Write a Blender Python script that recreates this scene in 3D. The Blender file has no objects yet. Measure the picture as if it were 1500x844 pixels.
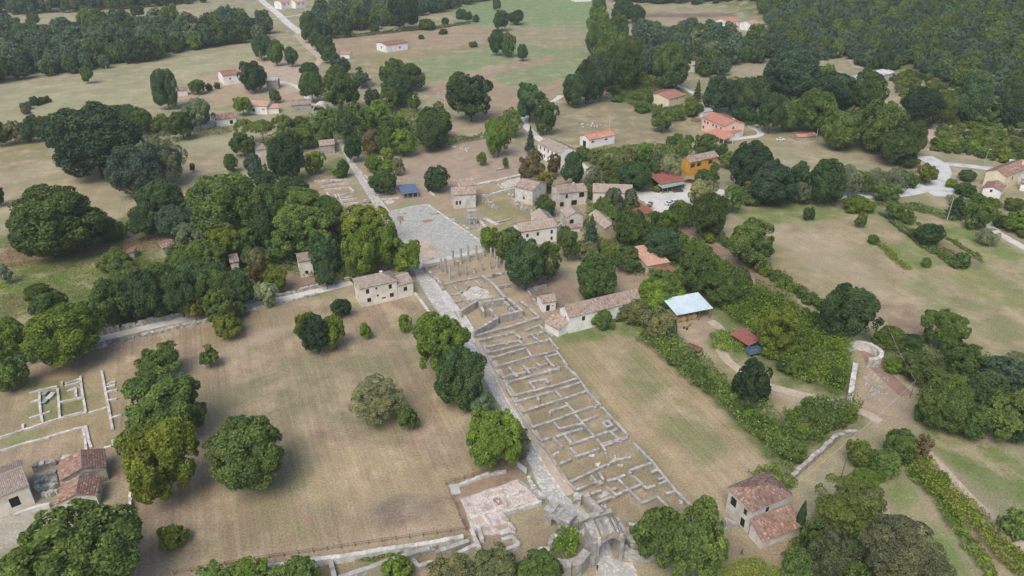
import bpy, math, random
import numpy as np
from mathutils import Vector

# ------------------------------------------------------------------ camera, sky, sun, exposure
sc = bpy.context.scene
FPX, PW, PH = 1080.0, 1500.0, 844.0            # focal length in photo pixels, photo size
PITCH = math.radians(28.7); CAMH = 110.0
cam_d = bpy.data.cameras.new('camera'); cam = bpy.data.objects.new('camera', cam_d)
sc.collection.objects.link(cam); sc.camera = cam
cam.location = (0, 0, CAMH); cam.rotation_euler = (math.radians(90) - PITCH, 0, 0)
cam_d.sensor_width = 36; cam_d.lens = 36 * FPX / PW; cam_d.clip_start = 1; cam_d.clip_end = 12000
SUN_EL, SUN_AZ = math.radians(54), math.radians(-155)      # high soft sun, from behind the camera to the left
world = bpy.data.worlds.new('World'); sc.world = world; world.use_nodes = True
wn = world.node_tree.nodes; wl = world.node_tree.links
sky = wn.new('ShaderNodeTexSky'); sky.sky_type = 'NISHITA'; sky.sun_disc = False
sky.sun_elevation = SUN_EL; sky.sun_rotation = SUN_AZ; sky.altitude = 600
sky.air_density = 1.0; sky.dust_density = 4.0; sky.ozone_density = 0.6
wl.new(sky.outputs[0], wn['Background'].inputs[0]); wn['Background'].inputs[1].default_value = 0.11
sun_d = bpy.data.lights.new('sun', 'SUN'); sun = bpy.data.objects.new('sun', sun_d); sc.collection.objects.link(sun)
sun_d.energy = 1.5; sun_d.angle = math.radians(36); sun_d.color = (1.0, 0.93, 0.82)
_d = Vector((math.sin(SUN_AZ) * math.cos(SUN_EL), math.cos(SUN_AZ) * math.cos(SUN_EL), math.sin(SUN_EL)))
sun.rotation_euler = (-_d).to_track_quat('-Z', 'Y').to_euler(); sun.location = (0, 0, 400)
sc.view_settings.view_transform = 'Standard'; sc.view_settings.look = 'None'
sc.view_settings.gamma = 1; sc.view_settings.use_curve_mapping = False
sc.view_settings.exposure = 0.72
sc.render.engine = 'CYCLES'
sc.cycles.max_bounces = 6; sc.cycles.diffuse_bounces = 3; sc.cycles.transparent_max_bounces = 4; sc.cycles.volume_bounces = 1

rnd = random.Random(7); rs = np.random.RandomState(11)
COL = sc.collection
# ------------------------------------------------------------------ survey: photo pixel -> place on the terrain
def hgt(x, y):
    """terrain height: a flat valley with a wooded hillside rising on the far right"""
    x = np.asarray(x, float); y = np.asarray(y, float)
    d = x - (255 - 0.13 * (y - 300))
    d = np.maximum(d, 0); s = np.clip(d / 70, 0, 1)
    f = np.clip((y - 230) / 120, 0, 1)
    return 0.2 * d * s * s * (3 - 2 * s) * f * f * (3 - 2 * f)
_cp, _sp = math.cos(PITCH), math.sin(PITCH)
_T = np.concatenate([np.arange(60, 400, 2.0), np.arange(400, 1500, 4.0), np.arange(1500, 5200, 25.0)])
def ray(px, py):
    u = (px - PW / 2) / FPX; v = (PH / 2 - py) / FPX
    d = np.array([u, _cp + v * _sp, -_sp + v * _cp]); return d
def G(px, py, dz=0.0):
    d = ray(px, py)
    g = CAMH + _T * d[2] - hgt(_T * d[0], _T * d[1]) - dz
    i = int(np.argmax(g < 0))
    if g[i] >= 0: i = len(_T) - 1
    a, b = _T[max(i - 1, 0)], _T[i]
    for _ in range(22):
        m = (a + b) / 2
        if CAMH + m * d[2] - float(hgt(m * d[0], m * d[1])) - dz < 0: b = m
        else: a = m
    t = (a + b) / 2
    return np.array([t * d[0], t * d[1], CAMH + t * d[2]])
def GZ(pts, dz=0.0): return np.array([G(p[0], p[1], dz) for p in pts])
def zdepth(p): return p[1] * _cp + (CAMH - p[2]) * _sp
ZO = {'1': (600, 350, 7.5), '2': (660, 440, 7.5), '3': (720, 540, 7.5), '4': (770, 640, 5.77), '5': (780, 732, 7.5),
      '6': (640, 670, 7.5), '7': (380, 732, 5.357), '8': (0, 530, 7.5), '9': (0, 640, 7.5), 'a': (440, 240, 7.5),
      'b': (630, 230, 7.5), 'c': (750, 250, 7.5), 'd': (900, 200, 7.5), 'e': (760, 160, 7.5), 'f': (960, 130, 7.5),
      'g': (1320, 200, 8.333), 'p': (0, 0, 1)}
def Z(k, pts):
    o = ZO[k]; return [(o[0] + x / o[2], o[1] + y / o[2]) for x, y in pts]

# ------------------------------------------------------------------ object helpers
def tag(o, label=None, cat=None, group=None, kind=None):
    if label: o['label'] = label
    if cat: o['category'] = cat
    if group: o['group'] = group
    if kind: o['kind'] = kind
    return o
def link(name, me, mat=None, parent=None):
    o = bpy.data.objects.new(name, me); COL.objects.link(o)
    if parent is not None: o.parent = parent
    if mat is not None and me is not None and len(me.materials) == 0: me.materials.append(mat)
    return o
def empty(name, loc, rz=0.0):
    o = bpy.data.objects.new(name, None); COL.objects.link(o); o.location = loc; o.rotation_euler = (0, 0, rz)
    o.empty_display_size = 0.5; return o
def mesh_np(name, V, F, mat=None, var=None, smooth=False):
    V = np.asarray(V, np.float32); me = bpy.data.meshes.new(name)
    if isinstance(F, np.ndarray):
        M, k = F.shape
        me.vertices.add(len(V)); me.vertices.foreach_set('co', V.ravel())
        me.loops.add(M * k); me.loops.foreach_set('vertex_index', F.astype(np.int32).ravel())
        me.polygons.add(M); me.polygons.foreach_set('loop_start', np.arange(0, M * k, k, dtype=np.int32))
        me.update(calc_edges=True)
    else:
        me.from_pydata([tuple(map(float, v)) for v in V], [], F); me.update()
    if var is not None:
        a = me.attributes.new('var', 'FLOAT', 'FACE'); a.data.foreach_set('value', np.asarray(var, np.float32))
    if smooth: me.polygons.foreach_set('use_smooth', np.ones(len(me.polygons), bool))
    if mat is not None: me.materials.append(mat)
    return me
class MB:
    """collects boxes, prisms, tubes into one mesh"""
    def __init__(s): s.v = []; s.f = []; s.a = []
    def add(s, V, F, var=None):
        o = len(s.v); s.v += [tuple(p) for p in V]; s.f += [tuple(i + o for i in f) for f in F]
        s.a += [rnd.random() if var is None else var] * len(F); return s
    def box(s, x0, x1, y0, y1, z0, z1, var=None):
        V = [(x0,y0,z0),(x1,y0,z0),(x1,y1,z0),(x0,y1,z0),(x0,y0,z1),(x1,y0,z1),(x1,y1,z1),(x0,y1,z1)]
        return s.add(V, [(3,2,1,0),(4,5,6,7),(0,1,5,4),(1,2,6,5),(2,3,7,6),(3,0,4,7)], var)
    def hexa(s, V, var=None):
        return s.add(V, [(3,2,1,0),(4,5,6,7),(0,1,5,4),(1,2,6,5),(2,3,7,6),(3,0,4,7)], var)
    def prism(s, poly, z0, z1, var=None):
        n = len(poly); V = [(x, y, z0) for x, y in poly] + [(x, y, z1) for x, y in poly]
        return s.add(V, [tuple(range(n))[::-1], tuple(range(n, 2*n))] + [(i, (i+1) % n, n + (i+1) % n, n + i) for i in range(n)], var)
    def tube(s, pts, rad, k=8, var=None, caps=True):
        pts = [Vector(p) for p in pts]; V = []; n = len(pts)
        for i, p in enumerate(pts):
            t = (pts[min(i+1, n-1)] - pts[max(i-1, 0)]).normalized()
            u = t.orthogonal().normalized() if abs(t.z) < .95 else Vector((1,0,0)); u = (u - t * u.dot(t)).normalized(); w = t.cross(u)
            r = rad[i] if hasattr(rad, '__len__') else rad
            V += [p + u * (r * math.cos(2*math.pi*j/k)) + w * (r * math.sin(2*math.pi*j/k)) for j in range(k)]
        F = [(i*k + j, i*k + (j+1) % k, (i+1)*k + (j+1) % k, (i+1)*k + j) for i in range(n-1) for j in range(k)]
        if caps: F += [tuple(range(k))[::-1], tuple(range((n-1)*k, n*k))]
        return s.add(V, F, var)
    def build(s, name, mat, parent=None, smooth=False):
        me = mesh_np(name, s.v, s.f, mat, s.a, smooth); return link(name, me, None, parent)

# ------------------------------------------------------------------ materials
def new_mat(name):
    m = bpy.data.materials.new(name); m.use_nodes = True; nt = m.node_tree
    return m, nt, nt.nodes, nt.links, nt.nodes['Principled BSDF']
def N(nt, typ, **kw):
    n = nt.nodes.new(typ)
    for k, v in kw.items(): setattr(n, k, v)
    return n
def noise(nt, scale, detail=4, rough=.55, vec=None):
    n = N(nt, 'ShaderNodeTexNoise'); n.inputs['Scale'].default_value = scale; n.inputs['Detail'].default_value = detail
    n.inputs['Roughness'].default_value = rough
    if vec is None:
        g = N(nt, 'ShaderNodeNewGeometry'); vec = g.outputs['Position']
    nt.links.new(vec, n.inputs['Vector']); return n
def ramp(nt, src, stops):
    r = N(nt, 'ShaderNodeValToRGB'); e = r.color_ramp.elements
    while len(e) < len(stops): e.new(.5)
    for i, (p, c) in enumerate(stops):
        e[i].position = p; e[i].color = (c, c, c, 1) if not hasattr(c, '__len__') else (*c, 1)
    nt.links.new(src, r.inputs[0]); return r
def mix(nt, a, b, fac, typ='MIX'):
    m = N(nt, 'ShaderNodeMix', data_type='RGBA', blend_type=typ)
    for s, v in ((m.inputs[0], fac), (m.inputs[6], a), (m.inputs[7], b)):
        if hasattr(v, 'is_output'): nt.links.new(v, s)
        elif hasattr(v, '__len__'): s.default_value = (*v, 1) if len(v) == 3 else v
        else: s.default_value = v if s.type == 'VALUE' else (v, v, v, 1)
    return m.outputs[2]
def bump(nt, bsdf, h, strength, dist):
    b = N(nt, 'ShaderNodeBump'); b.inputs['Strength'].default_value = strength; b.inputs['Distance'].default_value = dist
    nt.links.new(h, b.inputs['Height']); nt.links.new(b.outputs[0], bsdf.inputs['Normal'])
def attr(nt, name):
    a = N(nt, 'ShaderNodeAttribute'); a.attribute_name = name; return a
def surf(name, c1, c2, scale, rough=.9, c3=None, s3=.15, var=.25, bstr=.4, bdist=.05, spec=.2, w=(.38, .62)):
    """weathered surface: two colours blended by fine noise, a third in large stains, each piece a little lighter or darker"""
    m, nt, ns, ls, b = new_mat(name)
    n1 = noise(nt, scale, 6, .65); r1 = ramp(nt, n1.outputs[0], [(w[0], 0), (w[1], 1)])
    col = mix(nt, c1, c2, r1.outputs[0])
    if c3 is not None:
        n2 = noise(nt, s3, 5, .6); r2 = ramp(nt, n2.outputs[0], [(.48, 0), (.66, 1)]); col = mix(nt, col, c3, r2.outputs[0])
    if var:
        a = attr(nt, 'var'); mr = N(nt, 'ShaderNodeMapRange'); ls.new(a.outputs['Fac'], mr.inputs[0])
        mr.inputs[3].default_value = 1 - var; mr.inputs[4].default_value = 1 + var
        col = mix(nt, col, mr.outputs[0], 1.0, 'MULTIPLY')
    ls.new(col, b.inputs['Base Color']); b.inputs['Roughness'].default_value = rough; b.inputs['Specular IOR Level'].default_value = spec
    if bstr: bump(nt, b, n1.outputs[0], bstr, bdist)
    return m
M = {}
M['plaster'] = surf('plaster', (.72,.66,.56), (.80,.755,.66), .9, c3=(.60,.55,.47), s3=.35, var=.04)
M['plaster_white'] = surf('plaster_white', (.75,.735,.70), (.83,.82,.79), .8, c3=(.64,.61,.56), s3=.3, var=.04)
M['plaster_cream'] = surf('plaster_cream', (.70,.60,.40), (.78,.69,.50), .6, c3=(.62,.54,.40), s3=.3, var=.03)
M['plaster_ochre'] = surf('plaster_ochre', (.60,.31,.055), (.68,.37,.075), .6, c3=(.52,.28,.07), s3=.4, var=.03)
M['plaster_pink'] = surf('plaster_pink', (.74,.50,.40), (.80,.57,.47), .6, c3=(.66,.47,.40), s3=.4, var=.03)
M['stonewall'] = surf('stonewall', (.50,.47,.42), (.70,.67,.61), 1.6, c3=(.42,.39,.34), s3=.4, var=.1, bdist=.12, bstr=.7)
M['stonedark'] = surf('stonedark', (.30,.28,.25), (.48,.45,.40), 1.8, c3=(.24,.22,.19), s3=.5, var=.12, bdist=.12, bstr=.7)
M['tanwall'] = surf('tanwall', (.40,.32,.23), (.48,.39,.29), .8, c3=(.36,.29,.22), s3=.4, var=.03)
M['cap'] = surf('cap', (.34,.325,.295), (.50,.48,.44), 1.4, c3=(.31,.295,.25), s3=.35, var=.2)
M['column'] = surf('column', (.33,.32,.295), (.46,.445,.41), 2.0, c3=(.28,.265,.235), s3=.6, var=.12)
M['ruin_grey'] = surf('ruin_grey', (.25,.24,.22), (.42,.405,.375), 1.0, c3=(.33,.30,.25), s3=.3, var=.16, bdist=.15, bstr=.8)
M['ruin'] = surf('ruin', (.30,.285,.26), (.50,.485,.445), 1.3, c3=(.26,.245,.205), s3=.25, var=.14, bdist=.12, bstr=.6)
M['ruin_pale'] = surf('ruin_pale', (.47,.45,.41), (.64,.62,.58), 1.1, c3=(.38,.355,.31), s3=.4, var=.14, bdist=.1, bstr=.6)
M['rubble'] = surf('rubble', (.27,.255,.225), (.50,.48,.44), 1.5, c3=(.22,.205,.17), s3=.5, var=.3, bdist=.15, bstr=.7)
def tile_mat(name, cols, lich, lf=(.5,.62)):
    m, nt, ns, ls, b = new_mat(name)
    a = attr(nt, 'var'); k = len(cols)
    r = ramp(nt, a.outputs['Fac'], [(i / (k - 1), c) for i, c in enumerate(cols)])
    n2 = noise(nt, .55, 6, .7); r2 = ramp(nt, n2.outputs[0], [(lf[0], 0), (lf[1], .75)])
    n3 = noise(nt, 6, 3, .6); r3 = ramp(nt, n3.outputs[0], [(.3, .8), (.7, 1.15)])
    oi = N(nt, 'ShaderNodeObjectInfo'); r4 = ramp(nt, oi.outputs['Random'], [(0, (.82,.84,.86)), (.5, (1,1,1)), (1, (1.12,1.1,1.06))])
    col = mix(nt, mix(nt, mix(nt, r.outputs[0], lich, r2.outputs[0]), r3.outputs[0], 1.0, 'MULTIPLY'), r4.outputs[0], 1., 'MULTIPLY')
    ls.new(col, b.inputs['Base Color']); b.inputs['Roughness'].default_value = .9; b.inputs['Specular IOR Level'].default_value = .15
    return m
M['tile_old'] = tile_mat('tile_old', [(.22,.155,.125),(.33,.24,.195),(.40,.30,.25),(.28,.215,.18),(.50,.42,.36)], (.35,.315,.275))
M['tile_pale'] = tile_mat('tile_pale', [(.31,.24,.195),(.42,.335,.275),(.35,.275,.23),(.52,.43,.36)], (.42,.375,.325))
M['tile_red'] = tile_mat('tile_red', [(.18,.10,.075),(.27,.15,.115),(.35,.215,.17),(.23,.135,.105),(.47,.36,.30)], (.31,.24,.195), (.48,.66))
M['tile_orange'] = tile_mat('tile_orange', [(.42,.185,.135),(.51,.24,.18),(.46,.215,.16),(.55,.29,.225)], (.43,.27,.215), (.6,.8))
M['tile_brown'] = tile_mat('tile_brown', [(.25,.13,.10),(.32,.17,.13),(.36,.20,.155)], (.29,.19,.16), (.56,.75))
M['tile_clay'] = tile_mat('tile_clay', [(.42,.24,.175),(.52,.32,.245),(.46,.275,.21),(.58,.41,.33)], (.44,.33,.27), (.5,.68))
M['metal_red'] = surf('metal_red', (.27,.095,.075), (.35,.13,.10), .8, rough=.6, c3=(.24,.12,.09), s3=.4, var=.06)
M['metal_blue'] = surf('metal_blue', (.52,.63,.68), (.60,.70,.74), .4, rough=.45, c3=(.45,.54,.58), s3=.2, var=.05, spec=.4)
M['metal_darkblue'] = surf('metal_darkblue', (.085,.13,.21), (.12,.17,.25), .5, rough=.5, var=.05, spec=.4)
M['metal_grey'] = surf('metal_grey', (.32,.33,.34), (.42,.43,.44), 1., rough=.5, var=.05, spec=.4)
M['awning'] = surf('awning', (.20,.30,.27), (.26,.36,.32), 1., rough=.8, var=.05)
M['fibre'] = surf('fibre', (.46,.46,.43), (.62,.62,.59), .8, rough=.85, c3=(.34,.33,.3), s3=.3, var=.1)
M['wood'] = surf('wood', (.16,.11,.075), (.26,.19,.13), 3, var=.2)
M['hay'] = surf('hay', (.36,.24,.11), (.52,.37,.19), 4, var=.2, bdist=.1)
M['dark'] = surf('dark', (.018,.017,.016), (.03,.028,.026), 2, rough=.5, var=0, bstr=0)
M['shutter'] = surf('shutter', (.10,.055,.035), (.15,.085,.05), 3, rough=.6, var=.1)
M['concrete'] = surf('concrete', (.50,.49,.47), (.62,.61,.59), 1.2, c3=(.42,.41,.39), s3=.3, var=.06)
M['white'] = surf('white', (.76,.76,.75), (.84,.84,.83), 1, rough=.5, var=.03, bstr=0)
M['bark'] = surf('bark', (.07,.055,.04), (.15,.12,.09), 3, var=.1, bdist=.08)
M['rust'] = surf('rust', (.20,.09,.06), (.30,.15,.11), 2, rough=.8, c3=(.14,.08,.06), s3=.6, var=.1)
m, nt, ns, ls, b = new_mat('glass_dark'); b.inputs['Base Color'].default_value = (.02,.024,.028,1); b.inputs['Roughness'].default_value = .12
M['glass'] = m
def paint(name, c, rough=.3):
    m, nt, ns, ls, b = new_mat(name); n = noise(nt, 2, 3); r = ramp(nt, n.outputs[0], [(.3, .9), (.7, 1.05)])
    ls.new(mix(nt, c, r.outputs[0], 1., 'MULTIPLY'), b.inputs['Base Color']); b.inputs['Roughness'].default_value = rough
    b.inputs['Coat Weight'].default_value = .4; return m
# foliage: the tree's own tint (object colour), each leaf cluster a little different, light passing through
def leaf_mat(name, trans=.3, tint=False):
    m, nt, ns, ls, b = new_mat(name)
    oi = N(nt, 'ShaderNodeObjectInfo'); a = attr(nt, 'var')
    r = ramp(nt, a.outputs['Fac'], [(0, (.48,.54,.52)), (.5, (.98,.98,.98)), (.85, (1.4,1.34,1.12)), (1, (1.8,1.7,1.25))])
    n = noise(nt, .16, 3, .5); r2 = ramp(nt, n.outputs[0], [(.3, (.78,.84,.86)), (.7, (1.22,1.14,1.02))])
    hv = N(nt, 'ShaderNodeHueSaturation'); mr = N(nt, 'ShaderNodeMapRange'); ls.new(oi.outputs['Random'], mr.inputs[0])
    mr.inputs[3].default_value = .8; mr.inputs[4].default_value = 1.22; ls.new(mr.outputs[0], hv.inputs['Value'])
    oc = attr(nt, 'tint').outputs['Color'] if tint else oi.outputs['Color']
    c = mix(nt, mix(nt, oc, r.outputs[0], 1., 'MULTIPLY'), r2.outputs[0], 1., 'MULTIPLY')
    ls.new(c, hv.inputs['Color']); c = hv.outputs[0]
    d = N(nt, 'ShaderNodeBsdfDiffuse'); t = N(nt, 'ShaderNodeBsdfTranslucent'); ms = N(nt, 'ShaderNodeMixShader')
    ls.new(c, d.inputs[0]); ls.new(c, t.inputs[0]); ms.inputs[0].default_value = trans
    ls.new(d.outputs[0], ms.inputs[1]); ls.new(t.outputs[0], ms.inputs[2])
    ns.remove(b); ls.new(ms.outputs[0], ns['Material Output'].inputs[0]); return m
M['leaf'] = leaf_mat('leaf'); M['leaf_wood'] = leaf_mat('leaf_wood', tint=True)
# ------------------------------------------------------------------ ground: one sheet, field colours from the survey
S=(.34,.255,.18); SP=(.395,.305,.215); D=(.285,.25,.135); GR=(.135,.185,.06); PF=(.34,.335,.205); FG=(.215,.265,.135); E=(.26,.19,.14)
PATH=(.43,.35,.265); WEED=(.135,.175,.06); BR=(.23,.165,.125); UND=(.09,.105,.045); PALE=(.50,.45,.38); FAR=(.30,.285,.18); LAWN=(.17,.225,.075)
# (colour, grass variation, mowing streaks, edge wobble in m, photo points)
FIELDS = [
 (FAR,1,0,3,[(-400,-20),(1900,-20),(1900,250),(-400,250)]),
 ((.36,.31,.21),.6,0,3,[(-60,36),(0,32),(120,24),(270,14),(330,20),(255,30),(150,48),(0,48),(-60,50)]),
 (PF,.9,.2,3,[(-80,150),(0,135),(120,118),(130,125),(60,160),(40,190),(-80,200)]),
 (PF,.9,.25,3,[(120,135),(230,92),(410,60),(440,75),(370,95),(300,118),(250,160),(215,168),(150,155),(70,172),(55,160)]),
 (SP,.5,0,3,[(250,140),(290,118),(330,100),(380,85),(440,85),(450,150),(400,160),(300,150),(250,158)]),
 (PATH,.1,0,2,[(370,95),(400,90),(440,95),(455,108),(445,130),(410,140),(395,112)]),
 (FAR,.6,0,2,[(415,20),(440,48),(436,50),(410,35)]),
 (S,.7,.3,3,[(480,52),(720,33),(730,60),(600,80),(500,85),(475,70)]),
 (D,.8,.2,3,[(470,85),(600,75),(720,60),(720,90),(560,115),(500,110)]),
 (FG,.5,.1,3,[(650,16),(720,-5),(880,-5),(868,70),(850,80),(760,85),(700,100),(620,125),(600,120),(560,95),(640,85),(715,70),(735,40),(690,38)]),
 ((.19,.265,.125),.4,.1,3,[(652,16),(730,0),(870,2),(866,30),(800,34),(735,36),(690,33)]),
 ((.29,.27,.17),.8,.2,4,[(735,40),(830,38),(868,48),(865,65),(790,70),(740,62)]),
 (S,.6,.4,3,[(620,128),(690,108),(770,88),(850,80),(840,105),(815,150),(770,170),(700,175),(640,150)]),
 (FG,.6,.3,4,[(720,112),(820,85),(855,78),(838,115),(790,128),(735,125)]),
 (SP,.5,.2,3,[(570,165),(600,168),(650,178),(720,178),(710,190),(660,202),(610,190)]),
 # left middle fields
 ((.36,.31,.20),1,.3,4,[(-200,215),(0,200),(80,205),(140,245),(340,205),(345,225),(300,262),(275,310),(190,310),(150,325),(0,340),(-200,350)]),
 (D,1,.2,4,[(-100,205),(0,203),(70,205),(75,230),(40,250),(-100,260)]),
 (PF,.8,.2,3,[(260,200),(335,200),(340,215),(270,225)]),
 (WEED,1,0,4,[(-200,345),(0,335),(150,320),(300,300),(430,255),(500,230),(510,300),(560,340),(610,390),(500,420),(370,450),(145,490),(0,520),(-200,560)]),
 (LAWN,1,0,4,[(0,400),(60,380),(140,370),(150,400),(110,440),(50,460),(0,450)]),
 ((.26,.18,.12),.7,0,3,[(0,365),(60,350),(150,355),(240,345),(240,365),(140,372),(40,390),(0,400)]),
 ((.24,.19,.11),.7,0,3,[(0,430),(30,440),(40,460),(0,470)]),
 (E,.4,0,1.5,[(385,395),(470,395),(505,420),(400,440),(380,425)]),
 # centre: forum, theatre, macellum grounds
 (S,.5,.1,2,[(440,262),(500,255),(560,330),(500,330),(470,300)]),
 ((.36,.28,.215),.35,.1,2,[(511,240),(530,225),(600,225),(700,205),(770,215),(800,290),(760,310),(730,340),(700,330),(640,300),(600,290),(560,310)]),
 ((.345,.27,.19),.5,0,2,[(600,300),(660,310),(730,315),(700,345),(720,370),(760,380),(830,330),(880,300),(860,270),(800,260),(700,270)]),
 (D,.9,0,3,[(690,290),(740,275),(790,300),(815,330),(760,345),(720,340)]),
 (PATH,.2,0,1,[(628,300),(660,318),(712,352),(722,366),(700,345),(626,297)]),
 ((.37,.29,.20),.3,0,1,[(618,388),(700,370),(760,380),(820,400),(830,440),(790,470),(700,490),(660,455)]),
 ((.29,.215,.165),.4,0,2,[(740,395),(840,400),(850,430),(815,460),(790,450),(770,430)]),
 ((.345,.26,.18),.4,0,2,[(905,400),(950,395),(965,425),(935,430),(905,425)]),
 # upper right: meadow beside the orange-roofed barn, gardens, villa
 ((.27,.235,.15),.9,.2,3,[(815,155),(870,140),(960,160),(1000,185),(1030,195),(1010,210),(940,215),(870,225),(820,205),(800,180)]),
 ((.29,.265,.155),.8,0,3,[(1000,180),(1030,165),(1090,160),(1150,180),(1165,205),(1150,230),(1090,225),(1040,215),(1010,205)]),
 (WEED,1,0,3,[(890,115),(960,110),(1010,135),(1020,160),(960,165),(880,142)]),
 ((.25,.20,.14),.5,0,2,[(955,120),(1000,128),(995,140),(960,135)]),
 (LAWN,.6,0,2,[(905,130),(945,130),(940,140),(908,138)]),
 ((.30,.275,.17),.8,.2,3,[(1130,215),(1195,208),(1290,222),(1280,232),(1180,238),(1140,228)]),
 ((.31,.235,.17),.5,.2,2,[(1255,232),(1290,226),(1345,240),(1345,256),(1290,245)]),
 ((.335,.285,.205),.5,.2,2,[(1070,97),(1125,94),(1125,120),(1075,122)]),
 ((.33,.26,.19),.4,.4,2,[(930,26),(1080,20),(1085,34),(935,36)]),
 ((.20,.135,.11),.3,.2,2,[(945,19),(1075,18),(1080,24),(940,26)]),
 # right big meadow
 ((.32,.275,.165),1,.5,4,[(1060,318),(1140,300),(1290,298),(1390,320),(1500,380),(1700,460),(1700,560),(1500,525),(1420,520),(1330,510),(1290,490),(1210,440),(1140,400),(1090,370)]),
 ((.40,.325,.225),.7,.4,6,[(1130,340),(1210,335),(1260,390),(1300,440),(1270,450),(1200,400)]),
 ((.25,.25,.13),.9,.4,6,[(1330,400),(1420,430),(1500,480),(1500,510),(1400,480),(1330,440)]),
 ((.24,.245,.12),.9,.3,5,[(1080,335),(1120,330),(1150,370),(1120,380)]),
 (LAWN,.7,.2,3,[(1065,310),(1150,298),(1235,303),(1290,300),(1280,312),(1200,325),(1100,325)]),
 ((.255,.255,.115),.9,.4,3,[(1280,310),(1340,322),(1420,350),(1500,395),(1600,440),(1600,480),(1500,470),(1400,410),(1320,360)]),
 (LAWN,.6,.3,2,[(1295,355),(1350,365),(1360,390),(1345,400),(1310,375)]),
 ((.16,.21,.105),.4,.6,1.5,[(1275,305),(1300,308),(1350,345),(1395,370),(1450,385),(1430,395),(1380,375),(1320,340)]),
 ((.24,.165,.12),.3,.4,1,[(1310,322),(1345,338),(1410,368),(1440,385),(1420,388),(1370,365),(1330,340)]),
 ((.275,.21,.145),.6,.3,2,[(1270,455),(1320,440),(1360,460),(1400,500),(1350,510),(1300,480)]),
 (LAWN,.8,.2,3,[(1390,310),(1430,330),(1500,372),(1500,400),(1430,360),(1380,335)]),
 # main left field and the mown field on the right
 (S,1,1,2.5,[(-60,540),(0,525),(145,505),(370,460),(470,432),(520,448),(606,435),(640,475),(700,560),(760,660),(770,690),(655,712),(690,785),(480,815),(380,840),(180,870),(190,760),(150,680),(-60,700)]),
 ((.40,.325,.24),.5,.4,2,[(170,575),(290,532),(380,490),(470,458),(520,450),(525,456),(470,468),(385,505),(300,545),(200,590)]),
 ((.275,.24,.15),.9,.8,6,[(350,560),(440,520),(560,520),(620,600),(600,660),(500,640),(400,620)]),
 ((.40,.315,.20),.7,.8,5,[(420,660),(560,650),(650,690),(640,730),(480,740),(400,720)]),
 ((.27,.23,.15),.8,.8,5,[(560,470),(610,450),(650,500),(640,530),(590,540)]),
 ((.235,.185,.145),.4,.3,1.5,[(540,745),(570,728),(640,722),(650,740),(620,760),(560,770)]),
 ((.40,.31,.22),.4,.5,2,[(200,830),(400,805),(680,760),(690,775),(480,808),(200,860)]),
 ((.29,.25,.15),.8,.6,4,[(300,590),(340,560),(420,610),(470,700),(400,760),(330,740)]),
 ((.345,.27,.165),1,.4,3,[(0,560),(150,530),(180,560),(170,640),(60,660),(0,640)]),
 ((.215,.215,.095),.8,.3,2,[(40,565),(122,550),(130,600),(60,618),(38,605)]),
 ((.24,.24,.11),.8,.2,2,[(0,640),(60,625),(70,650),(0,665)]),
 ((.385,.30,.185),.9,1,1.5,[(800,490),(850,480),(940,490),(1010,560),(1080,625),(1140,680),(1100,705),(1050,745),(1025,748),(910,625)]),
 ((.27,.26,.13),1,1,5,[(880,505),(930,510),(1000,580),(1060,650),(1040,680),(960,610),(890,540)]),
 ((.43,.345,.235),.4,.8,2,[(1060,660),(1120,665),(1140,682),(1090,712),(1050,740),(1030,735)]),
 (GR,.8,.2,2,[(805,490),(860,478),(940,475),(960,500),(900,495),(840,502),(815,505)]),
 ((.30,.24,.155),1,.1,1,[(690,490),(785,475),(915,625),(1030,755),(960,790),(900,755),(840,715),(780,640),(735,570)]),
 # farm yard and tracks on the right
 ((.37,.305,.20),.6,0,2,[(985,475),(1030,450),(1060,480),(1045,500),(1060,530),(1150,575),(1260,595),(1340,600),(1330,640),(1280,640),(1200,690),(1170,750),(1190,800),(1180,860),(1050,860),(1065,790),(1050,750),(1140,690),(1075,600),(1010,530),(985,505)]),
 (D,.8,0,2,[(1010,510),(1040,520),(1080,545),(1130,565),(1150,590),(1090,590),(1040,545)]),
 (GR,.8,0,2,[(1035,500),(1060,485),(1100,500),(1130,540),(1180,570),(1150,572),(1090,545),(1050,525)]),
 ((.35,.27,.20),.3,0,1.5,[(1015,462),(1045,455),(1062,480),(1030,500),(1012,520),(1000,515),(1015,490)]),
 (WEED,.8,0,3,[(940,500),(990,490),(1070,575),(1140,630),(1150,690),(1130,690),(1070,610),(1000,545)]),
 (WEED,1,0,3,[(990,340),(1050,370),(1120,425),(1190,470),(1250,515),(1250,585),(1190,575),(1130,545),(1100,500),(1060,480),(1030,450),(1000,420),(960,380)]),
 (PATH,.2,0,1,[(1120,572),(1180,578),(1260,598),(1300,615),(1290,625),(1240,605),(1150,588)]),
 ((.36,.285,.205),.5,0,1.5,[(1258,520),(1280,520),(1330,560),(1345,610),(1330,640),(1280,625),(1245,590),(1250,560)]),
 (WEED,1,0,3,[(1150,620),(1210,590),(1270,605),(1230,640),(1190,660),(1160,690),(1140,665)]),
 # bottom right
 (LAWN,.9,.1,2,[(1345,625),(1400,612),(1500,680),(1560,720),(1560,790),(1500,745),(1420,700),(1370,660)]),
 ((.275,.24,.14),.8,0,2,[(1280,700),(1320,700),(1400,790),(1430,860),(1390,860),(1340,790),(1290,740)]),
 (LAWN,.8,0,2,[(1290,710),(1320,705),(1390,780),(1420,860),(1300,860),(1330,790)]),
 ((.35,.28,.20),.4,0,1.2,[(1355,660),(1375,668),(1430,730),(1520,815),(1510,825),(1420,740)]),
 ((.30,.23,.15),.7,0,2,[(1335,670),(1365,672),(1420,740),(1500,830),(1480,860),(1400,770)]),
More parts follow.
